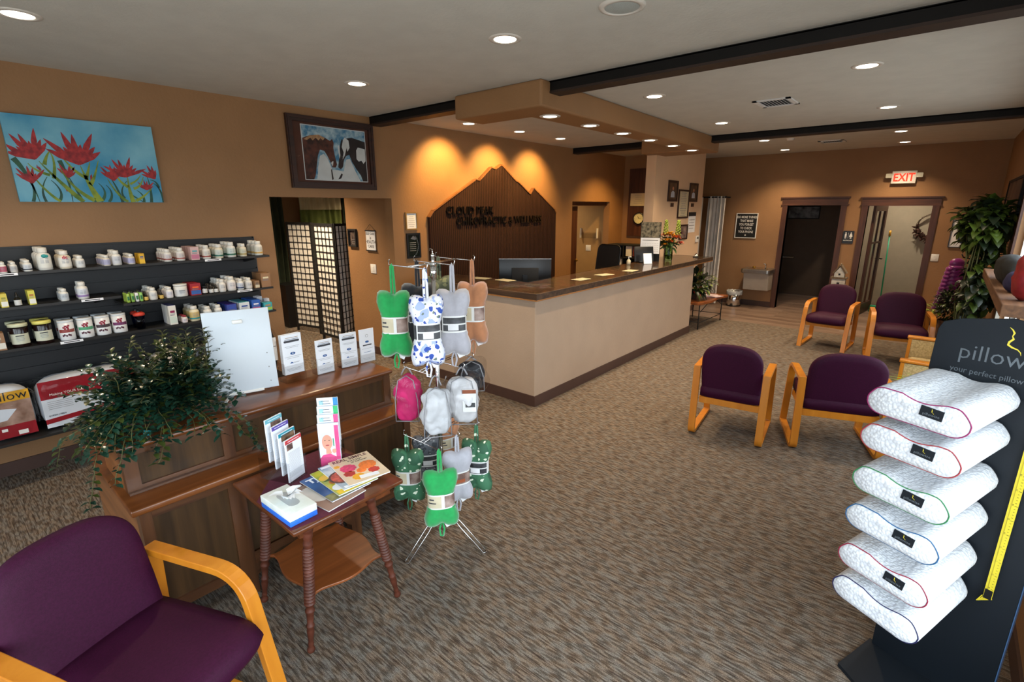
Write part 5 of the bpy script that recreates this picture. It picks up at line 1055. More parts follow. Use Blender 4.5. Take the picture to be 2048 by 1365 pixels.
for y0, y1 in ((UY0, UY0+.055), (.81, .865), (1.36, 1.42), (UY1-.05, UY1)): MB().m(W2z).b2(UX1-.05, UX1, y0, y1, .713, .915).build('upper_stile', parent=t)
MB().m(W2).b2(UX1-.04, UX1-.002, UY0+.055, UY1-.05, .713, .74).b2(UX1-.04, UX1-.002, UY0+.055, UY1-.05, .89, .916).b2(UX1-.04, UX1+.02, UY0, UY1, .7125, .722).build('upper_rails', parent=t)
MB().m(W2x).b2(UX0, UX1-.051, UY0, UY0+.02, .713, .915).b2(UX0, UX1-.051, UY1-.02, UY1, .713, .915).b2(UX0, UX0+.02, UY0+.02, UY1-.02, .713, .915).build('upper_side_panel', parent=t)
MB().m(W3).b2(UX0-.01, UX1+.015, UY0-.015, UY1+.02, .917, .948, bev=.013).build('upper_top', parent=t)
DT = .9485

# trailing plant in a basket on the desk
t = thing('trailing_plant', 'dark glossy trailing plant spilling over the left end of the desk', 'plant', (-2.80, .625, DT))
LI = mat('glossy_dark_leaf', '#1c3a2c', .22, var=.4, vs=6, coat=.35, spec=.7); LJ = mat('olive_leaf', '#3a441a', .35, var=.3, vs=6)
rnd = random.Random(21); b = MB()
def sprig(b, p, d, n, step, L, w, g, mats, st=None):
    pts = [p.copy()]
    for i in range(n):
        d = (d+Vector((rnd.uniform(-.3, .3), rnd.uniform(-.3, .3), rnd.uniform(-.2, .2)))+Vector((0, 0, -g))).normalized(); p = p+d*step
        if p.z < .02 and abs(p.x) < .19 and -.25 < p.y: p.z = .02+rnd.uniform(0, .01)
        pts.append(p.copy()); s_ = d.cross(Vector((0, 0, 1))); s_ = s_.normalized() if s_.length > .01 else Vector((1, 0, 0))
        for sg in (-1, 1):
            b.m(mats[0] if rnd.random() < .8 else mats[1]); b.leaf(p, s_*sg+d*.5+Vector((0, 0, rnd.uniform(-.1, .6))), L*rnd.uniform(.7, 1.2), w*rnd.uniform(.8, 1.1), fold=.12, droop=.2)
    if st is not None: st.m(ST).tube(pts, .0018, 4)
st = MB()
for i in range(290):
    a = rnd.uniform(0, 2*PI); el = rnd.uniform(-.1, 1.3); d = Vector((math.cos(a)*math.cos(el)*.8, math.sin(a)*math.cos(el)*1.3, math.sin(el)*1.0+.05))
    sprig(b, Vector((rnd.uniform(-.1, .1), rnd.uniform(-.14, .16), rnd.uniform(.08, .16))), d, rnd.randint(4, 8), .028, .047, .030, .06+.05*rnd.random(), (LI, LJ), st if i % 3 == 0 else None)
for i in range(26):
    a = rnd.uniform(-2.3, .9); d = Vector((math.cos(a)*.9, math.sin(a)*1.2, .25)); sprig(b, Vector((.1*math.cos(a), .13*math.sin(a), .10)), d, rnd.randint(8, 12), .026, .044, .028, .14, (LI, LJ), st)
for (dx_, dy_, n_) in ((.55, -1, 17), (.2, -1, 15), (1, .6, 16), (.9, .9, 17), (-.2, -1, 15), (.8, -.5, 14)):
    sprig(b, Vector((.12*dx_, .14*dy_, .1)), Vector((dx_, dy_, .3)), n_, .028, .038, .023, .13, (LI, LJ), st)
for i in range(26): sprig(b, Vector((rnd.uniform(-.12, .05), rnd.uniform(-.08, .24), .14)), Vector((rnd.uniform(-.3, .1), rnd.uniform(-.3, .4), 1)), rnd.randint(9, 12), .026, .036, .021, -.01, (LJ, LI), st)
b.build('foliage', parent=t); st.build('stems', parent=t)
MB().m(POT).lathe([(0, 0), (.10, 0), (.125, .06), (.135, .11), (.125, .11), (.11, .07), (0, .07)], seg=28).build('basket', parent=t)
b = MB().m(mat('teal_pebble', '#2aa0b0', .3)); b.sph((.165, -.10, .016), (.022, .017, .015)); q = b.build('decorative_stone'); q.location = (-2.80, .625, DT); tag(q, 'small turquoise stone under the trailing plant on the desk', 'stone')

# white display board, back side
t = thing('display_board', 'large white board seen from behind on the desk, with an easel foot', 'display board', (-2.87, 1.06, DT+.006), R(74))
M_bd = mat('white_board_back', '#cbd3da', .35, var=.01)
b = MB().m(M_bd).box((0, 0, .235), (.325, .022, .455), rx=R(-7), bev=.002); b.build('panel', parent=t)
b = MB().m(M_gry)
for s_ in (-1, 1):
    for z in (.05, .13, .21): b.box((s_*.125, -.038+z*.12, z), (.005, .012, .005))
b.build('screw_holes', parent=t)
MB().m(M_wht).box((0, .006, .40), (.05, .022, .02), bev=.004).build('hanger', parent=t)
MB().m(M_wht).box((-.01, -.03, .008), (.19, .03, .014), bev=.003).build('bottom_ledge', parent=t)
MB().m(M_wht).box((-.095, -.075, .003), (.014, .12, .006), rz=R(-20)).box((.13, .05, .003), (.014, .12, .006), rz=R(-20)).build('easel_foot', parent=t)

# leaflet holders on the desk (face +x) and on the table
M_bl = mat('leaflet_blue_logo', '#2f5a96', .5); M_dkg = mat('leaflet_dark_band', '#3a3c42', .5); M_sky = mat('pale_blue_print', '#9ac4d2', .5); M_lp = mat('leaflet_paper', '#e6ebf2', .6, var=.02)
def leaf_art(b, w, h, y, z0, kind):
    """print on the leaflet front: local front is -y"""
    def r(x0, x1, a, c, m_, e=.0006): b.m(m_).box(((x0+x1)/2*w, y-e, z0+(a+c)/2*h), ((x1-x0)*w, .0005, (c-a)*h))
    if kind == 0:
        r(-.30, .34, .915, .925, M_gold); r(-.34, .34, .875, .885, M_ink); b.m(M_dkg).prism(rrect(w*.78, h*.055, h*.026, cy=z0+h*.83), y-.0008, y-.0002, 'XZ')
        b.m(M_bl).prism([(w*.13*math.cos(i*PI/8), z0+h*.52+h*.035*math.sin(i*PI/8)) for i in range(16)], y-.0008, y-.0002, 'XZ'); b.m(M_lp).prism([(-w*.03, z0+h*.51), (w*.04, z0+h*.51), (0, z0+h*.545)], y-.0011, y-.0006, 'XZ')
        for v, a in ((.70, .36), (.67, .3), (.44, .42), (.40, .3), (.14, .4), (.11, .38), (.08, .3)): r(-a, a, v, v+.006, M_gry)
        b.m(M_bl).prism([(-w*.2, z0+h*.27), (-w*.1, z0+h*.31), (0, z0+h*.27)], y-.0008, y-.0002, 'XZ'); r(0, .3, .285, .292, M_gry); r(0, .25, .27, .275, M_gry)
    if kind == 1:
        b.m(M_gry).prism([(w*.09*math.cos(i*PI/8), z0+h*.8+w*.09*math.sin(i*PI/8)) for i in range(16)], y-.0008, y-.0002, 'XZ'); b.m(M_lp).prism([(w*.075*math.cos(i*PI/8), z0+h*.8+w*.075*math.sin(i*PI/8)) for i in range(16)], y-.001, y-.0006, 'XZ')
        b.m(M_bl).prism([(w*.13*math.cos(i*PI/8), z0+h*.62+h*.032*math.sin(i*PI/8)) for i in range(16)], y-.0008, y-.0002, 'XZ'); r(-.3, .3, .5, .535, M_dkg); r(-.25, .25, .3, .31, M_bl); r(-.38, .38, .41, .415, M_gry); r(-.38, .38, .12, .125, M_gry); r(-.3, .3, .08, .085, M_gry)
def holder(label, loc, rz, w, tiers, kinds, hb=.21, z_up=.0, base_d=.07, dz=.03, dy=.022, top_h=None, lean=0):
    t = thing('leaflet_holder', label, 'leaflet holder', loc, rz)
    e = thing('leaflet_stack', 'stack of white folded leaflets in the '+label.split(' leaflet holder')[0].replace('clear ', '')+' holder'+label.split(' leaflet holder')[1], 'leaflets', loc, rz) if False else None
    b = MB().m(M_acr); D = dy*tiers+base_d*.4
    b.box((-w/2-.003, 0, hb*.25), (.002, D+.02, hb*.5)); b.box((w/2+.003, 0, hb*.25), (.002, D+.02, hb*.5)); b.box((0, D/2+.008, hb*.42+z_up/2), (w+.008, .002, hb*.84+z_up)); b.box((0, 0, .001), (w+.006, D+.02, .002))
    for i in range(tiers): y = -D/2+i*dy; b.box((0, y-.006, i*dz+.03+z_up), (w+.004, .002, .06))
    b.build('acrylic_pocket', parent=t)
    for i in range(tiers):
        y = -D/2+i*dy+.003; z0 = i*dz+.004+z_up
        q = MB().m(M_lp).box((0, y+.003, z0+hb/2), (w, .007, hb)); k = kinds[i]
        if k in (0, 1): leaf_art(q, w, hb, y-.0008, z0, k)
        elif k: k(q, w, hb, y-.0008, z0)
        q.build('leaflets', parent=t)
    return t
holder('three-tier clear leaflet holder right beside the white display board', (-2.87, 1.33, DT), R(92), .122, 3, (0, None, None), .24, .045, dz=.0, dy=.012)
holder('clear leaflet holder second from the display board on the desk', (-2.86, 1.527, DT), R(90), .112, 1, (0,), .215, base_d=.09)
holder('clear leaflet holder third from the display board on the desk', (-2.86, 1.70, DT), R(84), .112, 1, (0,), .225, base_d=.09)
holder('clear leaflet holder farthest from the display board, grey-bordered leaflet', (-2.83, 1.775+.06, DT), R(88), .108, 1, (1,), .225, base_d=.09).location = (-2.86, 1.845-.01, DT)

# ================================================================== spool-legged table
M_tt = wood('table_top_wood', '#4a2410', '#6e3a1a', 'X', .3, coat=.35); M_tl = mat('turned_leg_wood', '#54291a', .45, var=.25, vs=20); M_sh = wood('table_shelf_wood', '#6e3a1a', '#8a4c24', 'Y', .35, coat=.3)
TZ = .68
t = thing('side_table', 'small antique wooden table with spool-turned legs in front of the desk', 'table', (0, 0, 0))
tx0, tx1, ty0, ty1 = -2.415, -1.815, .765, 1.315
MB().m(M_tt).b2(tx0, tx1, ty0, ty1, TZ-.022, TZ, bev=.006).build('tabletop', parent=t)
MB().m(M_tt).b2(tx0+.05, tx1-.05, ty0+.045, ty0+.06, TZ-.075, TZ-.022).b2(tx0+.05, tx1-.05, ty1-.06, ty1-.045, TZ-.075, TZ-.022).b2(tx0+.05, tx0+.065, ty0+.06, ty1-.06, TZ-.075, TZ-.022).b2(tx1-.065, tx1-.05, ty0+.06, ty1-.06, TZ-.075, TZ-.022).build('apron', parent=t)
def turned(p0, p1):
    pr = []; L = (Vector(p1)-Vector(p0)).length
    def add(u, r): pr.append((r, u*L))
    add(0, 0); add(0, .014); add(.012, .018); add(.03, .017); add(.05, .010); add(.06, .013); add(.075, .013); add(.085, .011)
    for i in range(8): add(.09+.012*i, .0115+.0008*i)
    add(.20, .014); add(.21, .018); add(.222, .018); add(.23, .013); add(.30, .0165); add(.32, .017); add(.33, .021); add(.345, .021); add(.355, .015); add(.37, .0175)
    n = 17
    for i in range(n):
        u0 = .385+i*(.82-.385)/n; du = (.82-.385)/n; add(u0, .015); add(u0+du*.22, .0235); add(u0+du*.6, .0245); add(u0+du*.82, .021); add(u0+du*.97, .0145)
    add(.825, .015); add(.84, .02); add(.86, .0205); add(.88, .016); add(.90, .02); add(.93, .0215); add(.945, .02); add(.95, .024); add(1, .024); add(1, 0)
    b = MB().m(M_tl).lathe(pr, seg=18); o = b.build('leg', parent=t); o.location = p0; o.rotation_mode = 'QUATERNION'; o.rotation_quaternion = Vector((0, 0, 1)).rotation_difference(Vector(p1)-Vector(p0)); return o
for p0, p1 in (((-1.896, .81, 0), (-1.868, .85, TZ-.022)), ((-1.872, 1.275, 0), (-1.862, 1.15, TZ-.022)), ((-2.366, .81, 0), (-2.285, .865, TZ-.022)), ((-2.35, 1.275, 0), (-2.275, 1.17, TZ-.022))): turned(p0, p1)
sc_ = []; c = [(-2.325, .85), (-1.90, .85), (-1.885, 1.22), (-2.315, 1.225)]
for i in range(4):
    p, q = Vector(c[i]), Vector(c[(i+1) % 4]); n_ = Vector(((q-p).y, -(q-p).x)).normalized()
    for k in range(16): u = k/16; off = -.020*math.cos(2*PI*u)+.026*(math.exp(-u/.05)+math.exp(-(1-u)/.05)); e = p+(q-p)*u+n_*off; sc_.append((e.x, e.y))
MB().m(M_sh).prism(sc_, .262, .276).build('lower_shelf', parent=t, bevel=.003)
M_run = mat('burgundy_cloth', '#54162c', .85, vs=90, var=.12)
q = tag(MB().m(M_run).prism([(-2.16, .77), (-1.84, .768), (-1.818, .95), (-1.818, 1.10), (-2.0, 1.22), (-2.15, 1.312), (-2.41, 1.25), (-2.41, 1.02), (-2.3, .89)], TZ+.0003, TZ+.0016).build('table_runner'), 'burgundy cloth laid across the spool-legged table', 'table cloth')
ZT = TZ+.002
t = thing('tissue_box', 'white and blue tissue box at the near corner of the table', 'tissue box', (-1.981, .832, ZT), R(2))
MB().m(mat('tissue_blue', '#2a6ad0', .45)).box((0, 0, .012), (.245, .122, .024), bev=.002).build('base_band', parent=t)
MB().m(mat('tissue_print', '#d5ded8', .5, vs=14, col2='#e6ebe8')).box((0, 0, .040), (.2455, .1225, .032), bev=.002).build('upper_case', parent=t)
b = MB().m(mat('clear_film', '#a9adad', .3)).prism(rrect(.14, .05, .024), .0565, .0572); b.build('opening', parent=t)
b = MB().m(mat('tissue_paper', '#e9eef2', .9)); rr = random.Random(8)
for i in range(7): a = rr.uniform(0, 6.28); b.leaf(Vector((-.01+.01*math.cos(a), .01*math.sin(a), .055)), Vector((math.cos(a)*.6, math.sin(a)*.5, .9)), .06, .05, droop=.6)
b.build('tissue', parent=t)
# leaflet holder with four coloured headers
def hdr(col, photo=None, pc=None):
    m1 = mat('header_'+col[1:], col, .5)
    def f(b, w, h, y, z0):
        b.m(m1).box((0, y, z0+h*.95), (w, .0012, h*.09)); b.m(M_lp).box((0, y-.0008, z0+h*.95), (w*.7, .0006, h*.012))
        if photo: b.m(photo).box((pc[0]*w, y, z0+h*pc[1]), (pc[2]*w, .0012, h*pc[3]))
        b.m(M_gry)
        for i in range(22): b.box((-.02*w, y-.0002, z0+h*(.68-.027*i)), (w*(.74+.06*math.sin(i*3)), .0004, h*.004))
    return f
ph1 = mat('photo_dark_hair', '#2a1c1e', .5, vs=30, col2='#9a7a6c'); ph2 = mat('photo_brown', '#2c2018', .5, vs=25, col2='#8a6a50')
t = holder('four-tier clear leaflet holder with red, teal and purple headed leaflets on the table', (-2.285, .958, ZT), R(112), .104, 4, (hdr('#c23a40', ph1, (-.25, .82, .36, .14)), hdr('#1f8aa0', ph2, (.05, .86, .8, .14)), hdr('#5a48a0'), hdr('#6ab0c0', ph1, (.1, .84, .6, .14))), .215, 0, dz=.03, dy=.034)
def pinkart(b, w, h, y, z0):
    pk = mat('pink_print', '#e0508a', .5); sk = mat('printed_skin', '#dca088', .5); wh = mat('printed_headscarf', '#dcdcea', .5); gn = mat('printed_green', '#3a9a70', .5)
    b.m(mat('pale_cover', '#dfe3ee', .5)).box((0, y, z0+h/2), (w, .0008, h)); b.m(pk).box((w*.38, y-.0006, z0+h*.55), (w*.2, .0006, h*.8))
    def el(cx, cz, rx, rz, m_, e): b.m(m_).prism([(cx*w+rx*w*math.cos(i*PI/10), z0+cz*h+rz*h*math.sin(i*PI/10)) for i in range(20)], y-e, y-.0002, 'XZ')
    b.m(pk).prism([(-w*.5, z0), (w*.3, z0), (w*.28, z0+h*.22), (0, z0+h*.3), (-w*.35, z0+h*.28), (-w*.5, z0+h*.2)], y-.0008, y-.0002, 'XZ')
    el(-.08, .60, .36, .24, wh, .001); b.m(sk).prism([(-w*.2, z0+h*.3), (w*.08, z0+h*.3), (w*.02, z0+h*.42), (-w*.18, z0+h*.42)], y-.0014, y-.0002, 'XZ'); el(-.1, .57, .25, .17, sk, .0016)
    for s_ in (-1, 1): el(-.1+.1*s_, .61, .035, .008, M_ink, .002)
    el(-.1, .50, .09, .012, mat('printed_lips', '#b04048', .5), .002); el(.2, .36, .1, .055, sk, .002); el(.17, .44, .09, .035, wh, .0024); b.m(gn).box((w*.2, y-.001, z0+h*.55), (w*.05, .0006, h*.2)); b.m(M_lp).box((-w*.1, y-.001, z0+h*.93), (w*.7, .0006, h*.08))
def tab(col):
    m1 = mat('tab_'+col[1:], col, .5)
    def f(b, w, h, y, z0):
        b.m(m1).box((w*.38, y, z0+h*.86), (w*.22, .001, h*.28)); b.m(M_dkg)
        for i in range(3): b.box((-w*.1+i*w*.05, y-.0004, z0+h*(.93-i*.06)), (w*.4, .0006, h*.012), )
        b.m(M_sky).box((-w*.3, y-.0004, z0+h*.9), (w*.2, .0006, h*.1))
    return f
t = holder('narrow clear four-tier holder with a pink cover photo at the table back', (-2.225, 1.185, ZT), R(52), .100, 4, (pinkart, tab('#e0508a'), tab('#3ab070'), tab('#3a88c0')), .235, 0, dz=.038, dy=.018)

# magazines fanned on the table: (centre x, y, angle of the title line), bottom one first
mg = [(-1.985, 1.02, 97, 'brown and white magazine at the bottom of the fanned pile', 5), (-2.02, 1.075, 92, 'magazine with a deep blue landscape cover in the fanned pile', 4), (-2.025, 1.125, 88, 'magazine with yellow lemons on its cover in the fanned pile', 3), (-2.03, 1.165, 85, 'magazine with a blue bowl on its cover, second from the top of the pile', 2), (-2.02, 1.205, 80, 'REAL SIMPLE magazine with pink and orange flowers on top of the fanned pile', 1)]
K = {n_: mat('cover_'+n_, *a, rough=.3, vs=v, col2=c2) for n_, a, v, c2 in (('cream', ('#d9c4a4',), 4, '#e0cdb0'), ('blue', ('#12306a',), 5, '#3a70b0'), ('lemon', ('#c9c030',), 14, '#7a9a50'), ('bowl', ('#7a9ab0',), 12, '#c9d6dc'), ('brown', ('#8a6a58',), 3, '#9a7a68'))}
M_pgs = mat('page_edges', '#dcdad4', .8)
z = ZT
for x, y, a, d, k in mg:
    t = thing('magazine', d, 'magazine', (x, y, z+.0004), R(a), 'magazines fanned on the table'); w, h = .205, .275; th = .0055
    MB().m(M_pgs).box((0, 0, th/2), (w-.002, h-.002, th)).build('pages', parent=t)
    b = MB().m(K[{1: 'cream', 2: 'bowl', 3: 'lemon', 4: 'blue', 5: 'brown'}[k]]).box((0, 0, th+.0003), (w, h, .0006)); Zt = th+.0006
    def dot(cx, cy, rx, ry, m_, e, n=18): b.m(m_).prism([(cx+rx*math.cos(2*PI*i/n), cy+ry*math.sin(2*PI*i/n)) for i in range(n)], Zt, Zt+e)
    if k == 1:
        b.m(mat('title_plum', '#5a2a34', .5)).text('REAL SIMPLE', .036, Matrix.Translation((0, h/2-.034, Zt)), .0003, 'CENTER', .88, .0008); b.m(M_ink).text('Pure Joys', .019, Matrix.Translation((.015, h/2-.056, Zt)), .0002, 'CENTER', 1, .0003); b.text('of Summer', .019, Matrix.Translation((.03, h/2-.076, Zt)), .0002, 'CENTER', 1, .0003)
        FK = mat('cover_pink_flower', '#d8386c', .4, vs=60, var=.2); FOg = mat('cover_orange_flower', '#ee7a2a', .4, vs=60, var=.15); FY2 = mat('cover_yellow_flower', '#e2a41c', .4); FR2 = mat('cover_red_flower', '#b82a24', .4, vs=40, var=.2)
        def petals(cx, cy, r, m_, n, e):
            b.m(m_)
            for ring in (1, .7, .4):
                for i in range(n):
                    aa = 2*PI*i/n+ring; p = (cx+r*ring*.6*math.cos(aa), cy+r*ring*.6*math.sin(aa)); dot(p[0], p[1], r*.36, r*.36, m_, e+.0003*(1-ring)+.00004*(i+1), 8)
        petals(-.045, .02, .042, FK, 9, .0004); petals(.045, .0, .046, FOg, 11, .0005); petals(-.06, -.035, .03, FR2, 7, .0006); petals(.0, -.035, .026, FOg, 8, .0007); petals(-.035, -.085, .032, FY2, 9, .0008); petals(.05, -.065, .03, FR2, 8, .0006); petals(-.085, .065, .016, FY2, 6, .0004)
        b.m(M_lp).box((.01, -.103, Zt+.0014), (.09, .03, .0006), rz=R(-8))
    elif k == 2: dot(-.05, -.02, .065, .065, mat('cover_pot', '#4a3028', .4), .0003); dot(-.05, -.02, .055, .055, mat('cover_stew', '#b04a34', .4, vs=50, var=.5), .0006); b.m(M_lp).box((-.07, .12, Zt+.0003), (.05, .02, .0004)).box((-.06, -.12, Zt+.0003), (.06, .02, .0004))
    elif k == 3: dot(-.06, .05, .04, .03, mat('cover_lemon2', '#e6b83a', .4), .0003); dot(-.04, -.01, .04, .03, mat('cover_peach', '#dd8a50', .4), .0004); dot(-.06, -.07, .035, .03, M_lp, .0003); b.m(mat('cover_leafd', '#3a5a20', .5)).prism([(-.1, .02), (-.05, .035), (.0, .02), (-.05, .005)], Zt, Zt+.0006); b.m(mat('cover_yel', '#e0c020', .5)).box((-.03, -.115, Zt+.0003), (.13, .035, .0004))
    elif k == 4: b.m(M_lp).text('TJ', .06, Matrix.Translation((-.06, .075, Zt)), .0004, 'CENTER', 1, .002); b.m(mat('cover_grass', '#7a7a50', .5, vs=30, var=.4)).box((0, -.105, Zt+.0003), (w, .06, .0005))
    else: dot(-.05, .03, .055, .08, mat('cover_white', '#d6d2cc', .5), .0003); b.m(P_red).text('R', .03, Matrix.Translation((-.07, .1, Zt)), .0003)
    b.build('cover', parent=t); z += th+.0022

# ================================================================== armchairs
def roundpath(P, rad, n=6):
    out = []
    for i, p in enumerate(P):
        r = rad[i]; p = Vector(p)
        if r <= 0: out.append(tuple(p)); continue
        a = Vector(P[i-1]); c = Vector(P[(i+1) % len(P)]); d1 = (a-p).normalized(); d2 = (c-p).normalized(); p1 = p+d1*r; p2 = p+d2*r
        for k in range(n+1): u = k/n; out.append(tuple((1-u)**2*p1+2*u*(1-u)*p+u*u*p2))
    return out
def cushion(b, w, d, th, top_r, n=10):
    """upholstered slab in the x-z plane lying flat: rounded rectangle outline, crowned faces"""
    pass
def chair(label, loc, rz, w=.56, group='burgundy waiting-room armchairs'):
    t = thing('armchair', label, 'chair', loc, rz, group)
    for s_ in (-1, 1):
        x = s_*(w/2-.028)
        P = [(-.245, .615), (.235, .62), (.355, .014), (-.275, .014)]; pth = roundpath(P, (0, .13, 0, .06), 8)
        b = MB().m(M_oak).x(Matrix.Translation((x, 0, 0))); b.band(pth, .056, .03, True); b.x(); b.build('side_frame', parent=t, bevel=.003)
        MB().m(M_oak).b2(x-s_*.028-s_*.002, x-s_*.045, -.2, .27, .30, .345).build('seat_rail', parent=t)
    iw = w-.112-.006
    MB().m(M_oak).b2(-iw/2, iw/2, -.225, -.20, .29, .345).build('cross_rail', parent=t); MB().m(M_oak).b2(-iw/2, iw/2, .235, .26, .30, .35).build('cross_rail', parent=t)
    b = MB().m(M_fab); sw = iw-.008
    # seat: side profile (y,z) with a waterfall front
    pr = [(-.22, .347), (.24, .347), (.31, .348), (.352, .368), (.37, .40), (.366, .435), (.335, .462), (.27, .474), (.1, .468), (-.1, .455), (-.22, .445)]
    n = 12; rings = []
    for i in range(n+1):
        u = -1+2*i/n; e = abs(u)**6; k = 1-.0*e; rings.append([b._v((u*sw/2, y-(.03*e if y > .2 else 0), z-(.018*e if z > .41 else -.008*e)+(.008*(1-u*u) if z > .43 else 0))) for y, z in pr])
    for p, q in zip(rings, rings[1:]):
        for k in range(len(pr)): b._f([p[k], q[k], q[(k+1) % len(pr)], p[(k+1) % len(pr)]], True)
    b._f(rings[0], True); b._f(rings[-1][::-1], True); b.build('seat', parent=t)
    # back: outline in (x, height along the back), crowned
    H = .525; ow = sw+.0; out = []
    for i in range(33):
        u = i/32; a = PI*u; x = math.cos(a); zz = math.sin(a); x = math.copysign(abs(x)**.72, x); out.append((x*ow/2, H-.19+.19*abs(zz)**.8))
    out = [(ow/2*.96, .0), (ow/2*.985, .1), (ow/2, .2)]+out+[(-ow/2, .2), (-ow/2*.985, .1), (-ow/2*.96, .0)]
    b = MB().m(M_fab); lean = R(14); L = []
    for (ins, y) in ((.06, -.031), (.012, -.026), (0, -.012), (0, .012), (.012, .030), (.05, .040), (.1, .044)):
        ring = []
        for x, z_ in out:
            cx, cz = 0, H*.5; dx, dz = x-cx, z_-cz; Ld = math.hypot(dx, dz); f = (Ld-ins)/Ld; X, Zz = cx+dx*f, cz+dz*f
            yy = y+.0; ring.append(b._v((X, -.165-math.sin(lean)*Zz+yy*math.cos(lean)+.0, .345+math.cos(lean)*Zz+yy*math.sin(lean))))
        L.append(ring)
    m_ = len(out)
    for p, q in zip(L, L[1:]):
        for k in range(m_): b._f([p[k], p[(k+1) % m_], q[(k+1) % m_], q[k]], True)
    b._f(L[0], True); b._f(L[-1][::-1], True); b.build('backrest', parent=t)
    return t
c1 = chair('burgundy armchair seen from behind, left one of the pair facing away', (-1.225, 4.48, 0), R(7.5), .60)
dup(c1, (-1.10, 8.42, 0), R(180-3), 'burgundy armchair facing the camera, in front of the birdhouse, left of the far pair')
dup(c1, (-1.937, .22, 0), R(-69), 'burgundy armchair cut off by the lower left picture corner, nearest the camera')
c2 = chair('wider burgundy armchair seen from behind, right one of the pair facing away', (-.50, 4.78, 0), R(19.5), .66)
dup(c2, (-.285, 8.12, 0), R(180+8), 'wider burgundy armchair facing the camera, right of the far pair, beside the hanging jacket')
# beige loveseat against the right wall
M_bg = mat('beige_patterned_upholstery', '#a8905e', .85, vs=70, col2='#c9b07c', bump=.3, bs=200)
t = thing('loveseat', 'beige patterned loveseat with oak armrests behind the pillow display', 'loveseat', (.17, 5.98, 0))
for y in (-.54, .54):
    MB().m(M_bg).prism([(-.29, .12), (.3, .12), (.3, .60), (-.05, .60), (-.12, .50), (-.2, .56), (-.29, .62)] if False else [(-.27, .10), (.3, .10), (.3, .63), (-.27, .63)], y-.035, y+.035, 'XZ').build('arm_panel', parent=t)
    MB().m(M_oak).b2(-.31, .3, y-.045, y+.045, .635, .66, bev=.006).build('armrest', parent=t); MB().m(M_oak).b2(-.30, -.272, y-.04, y+.04, 0, .634).build('leg', parent=t); MB().m(M_oak).b2(.25, .28, y-.03, y+.03, 0, .10).build('leg', parent=t)
MB().m(M_bg).box((-.02, 0, .37), (.52, .98, .18), bev=.04).build('seat', parent=t); MB().m(M_bg).box((.25, 0, .60), (.1, .98, .5), ry=R(8), bev=.035).build('backrest', parent=t)
t = thing('potted_plant', 'small pot of bright narrow leaves just left of the pillow display', 'plant', (.13, 5.05, .0))
b = MB().m(mat('bright_narrow_leaf', '#7fae2c', .4, var=.2)); rr = random.Random(4)
for i in range(46): a = rr.uniform(0, 6.28); b.leaf(Vector((0, 0, .40)), Vector((math.cos(a)*.7, math.sin(a)*.7, rr.uniform(.7, 1.6))), rr.uniform(.2, .36), .022, droop=.5)
b.build('foliage', parent=t); MB().m(mat('terracotta', '#7a4630', .7)).lathe([(0, 0), (.08, 0), (.11, .40), (.1, .40), (.09, .36), (0, .36)], seg=20).build('pot', parent=t)

# ================================================================== neck pillow spinner rack
RX, RY = -2.0, 1.72
t = thing('spinner_rack', 'three-tier chrome spinner rack hung with neck pillows', 'display rack', (RX, RY, 0))
b = MB().m(M_chr).cyl((0, 0, .22), .0125, 1.44, 14).cyl((0, 0, 1.60), .018, .06, 14).cyl((0, 0, 1.66), .0095, .05, 12).sph((0, 0, 1.715), .012, 10, 6).tube([(0, 0, 1.72), (.0, 0, 1.745), (-.018, 0, 1.75), (-.022, 0, 1.738)], .003, 6); b.build('pole', parent=t)
for a in (262, 22, 142):
    c_, s_ = math.cos(R(a)), math.sin(R(a)); px_, py_ = -s_*.018, c_*.018
    MB().m(M_chr).tube([(px_*.4+.01*c_, py_*.4+.01*s_, .26), (px_+.12*c_, py_+.12*s_, .14), (px_+.255*c_, py_+.255*s_, .006), (.27*c_, .27*s_, .005), (-px_+.255*c_, -py_+.255*s_, .006), (-px_+.12*c_, -py_+.12*s_, .14), (-px_*.4+.01*c_, -py_*.4+.01*s_, .26)], .0035, 6).build('foot', parent=t)
TIERS = {1: (1.673, [(-.12, -.19, .15), (-.01, .03, .15), (.0, .255, .155)]), 2: (1.135, [(-.01, -.15, .14), (0, .03, .14), (0, .2, .14)]), 3: (.735, [(.035, -.16, .147), (-.01, .015, .14), (-.03, .19, .14)])}
TIERS[2] = (1.135, [(.045, -.155, .125), (.055, .03, .115), (-.03, .2, .1)])
TIERS[1] = (1.673, [(.013, -.175, .14), (-.03, .03, .15), (-.11, .255, .15)])
HOOK = {}
for k, (z_, bars) in TIERS.items():
    tr = MB().m(M_chr)
    (x0, y0, l0), (x2, y2, l2) = bars[0], bars[2]
    for o_ in (-.012, .012): tr.tube([(x0+o_, y0, z_), (o_, 0, z_+.004), (x2+o_, y2, z_)], .0028, 6)
    tr.cyl((0, 0, z_-.012), .017, .024, 14)
    tr_o = tr.build('tier_arm', parent=t)
    for j, (x, y, l) in enumerate(bars):
        MB().m(M_chr).tube([(x-l, y, z_+.028), (x-l-.012, y, z_+.022), (x-l-.006, y, z_), (x+l+.006, y, z_), (x+l+.012, y, z_+.022), (x+l, y, z_+.028)], .0028, 6).build('hook_bar', parent=t)
        HOOK[k, j, 0] = (RX+x-l+.012, RY+y, z_); HOOK[k, j, 1] = (RX+x+l-.012, RY+y, z_)

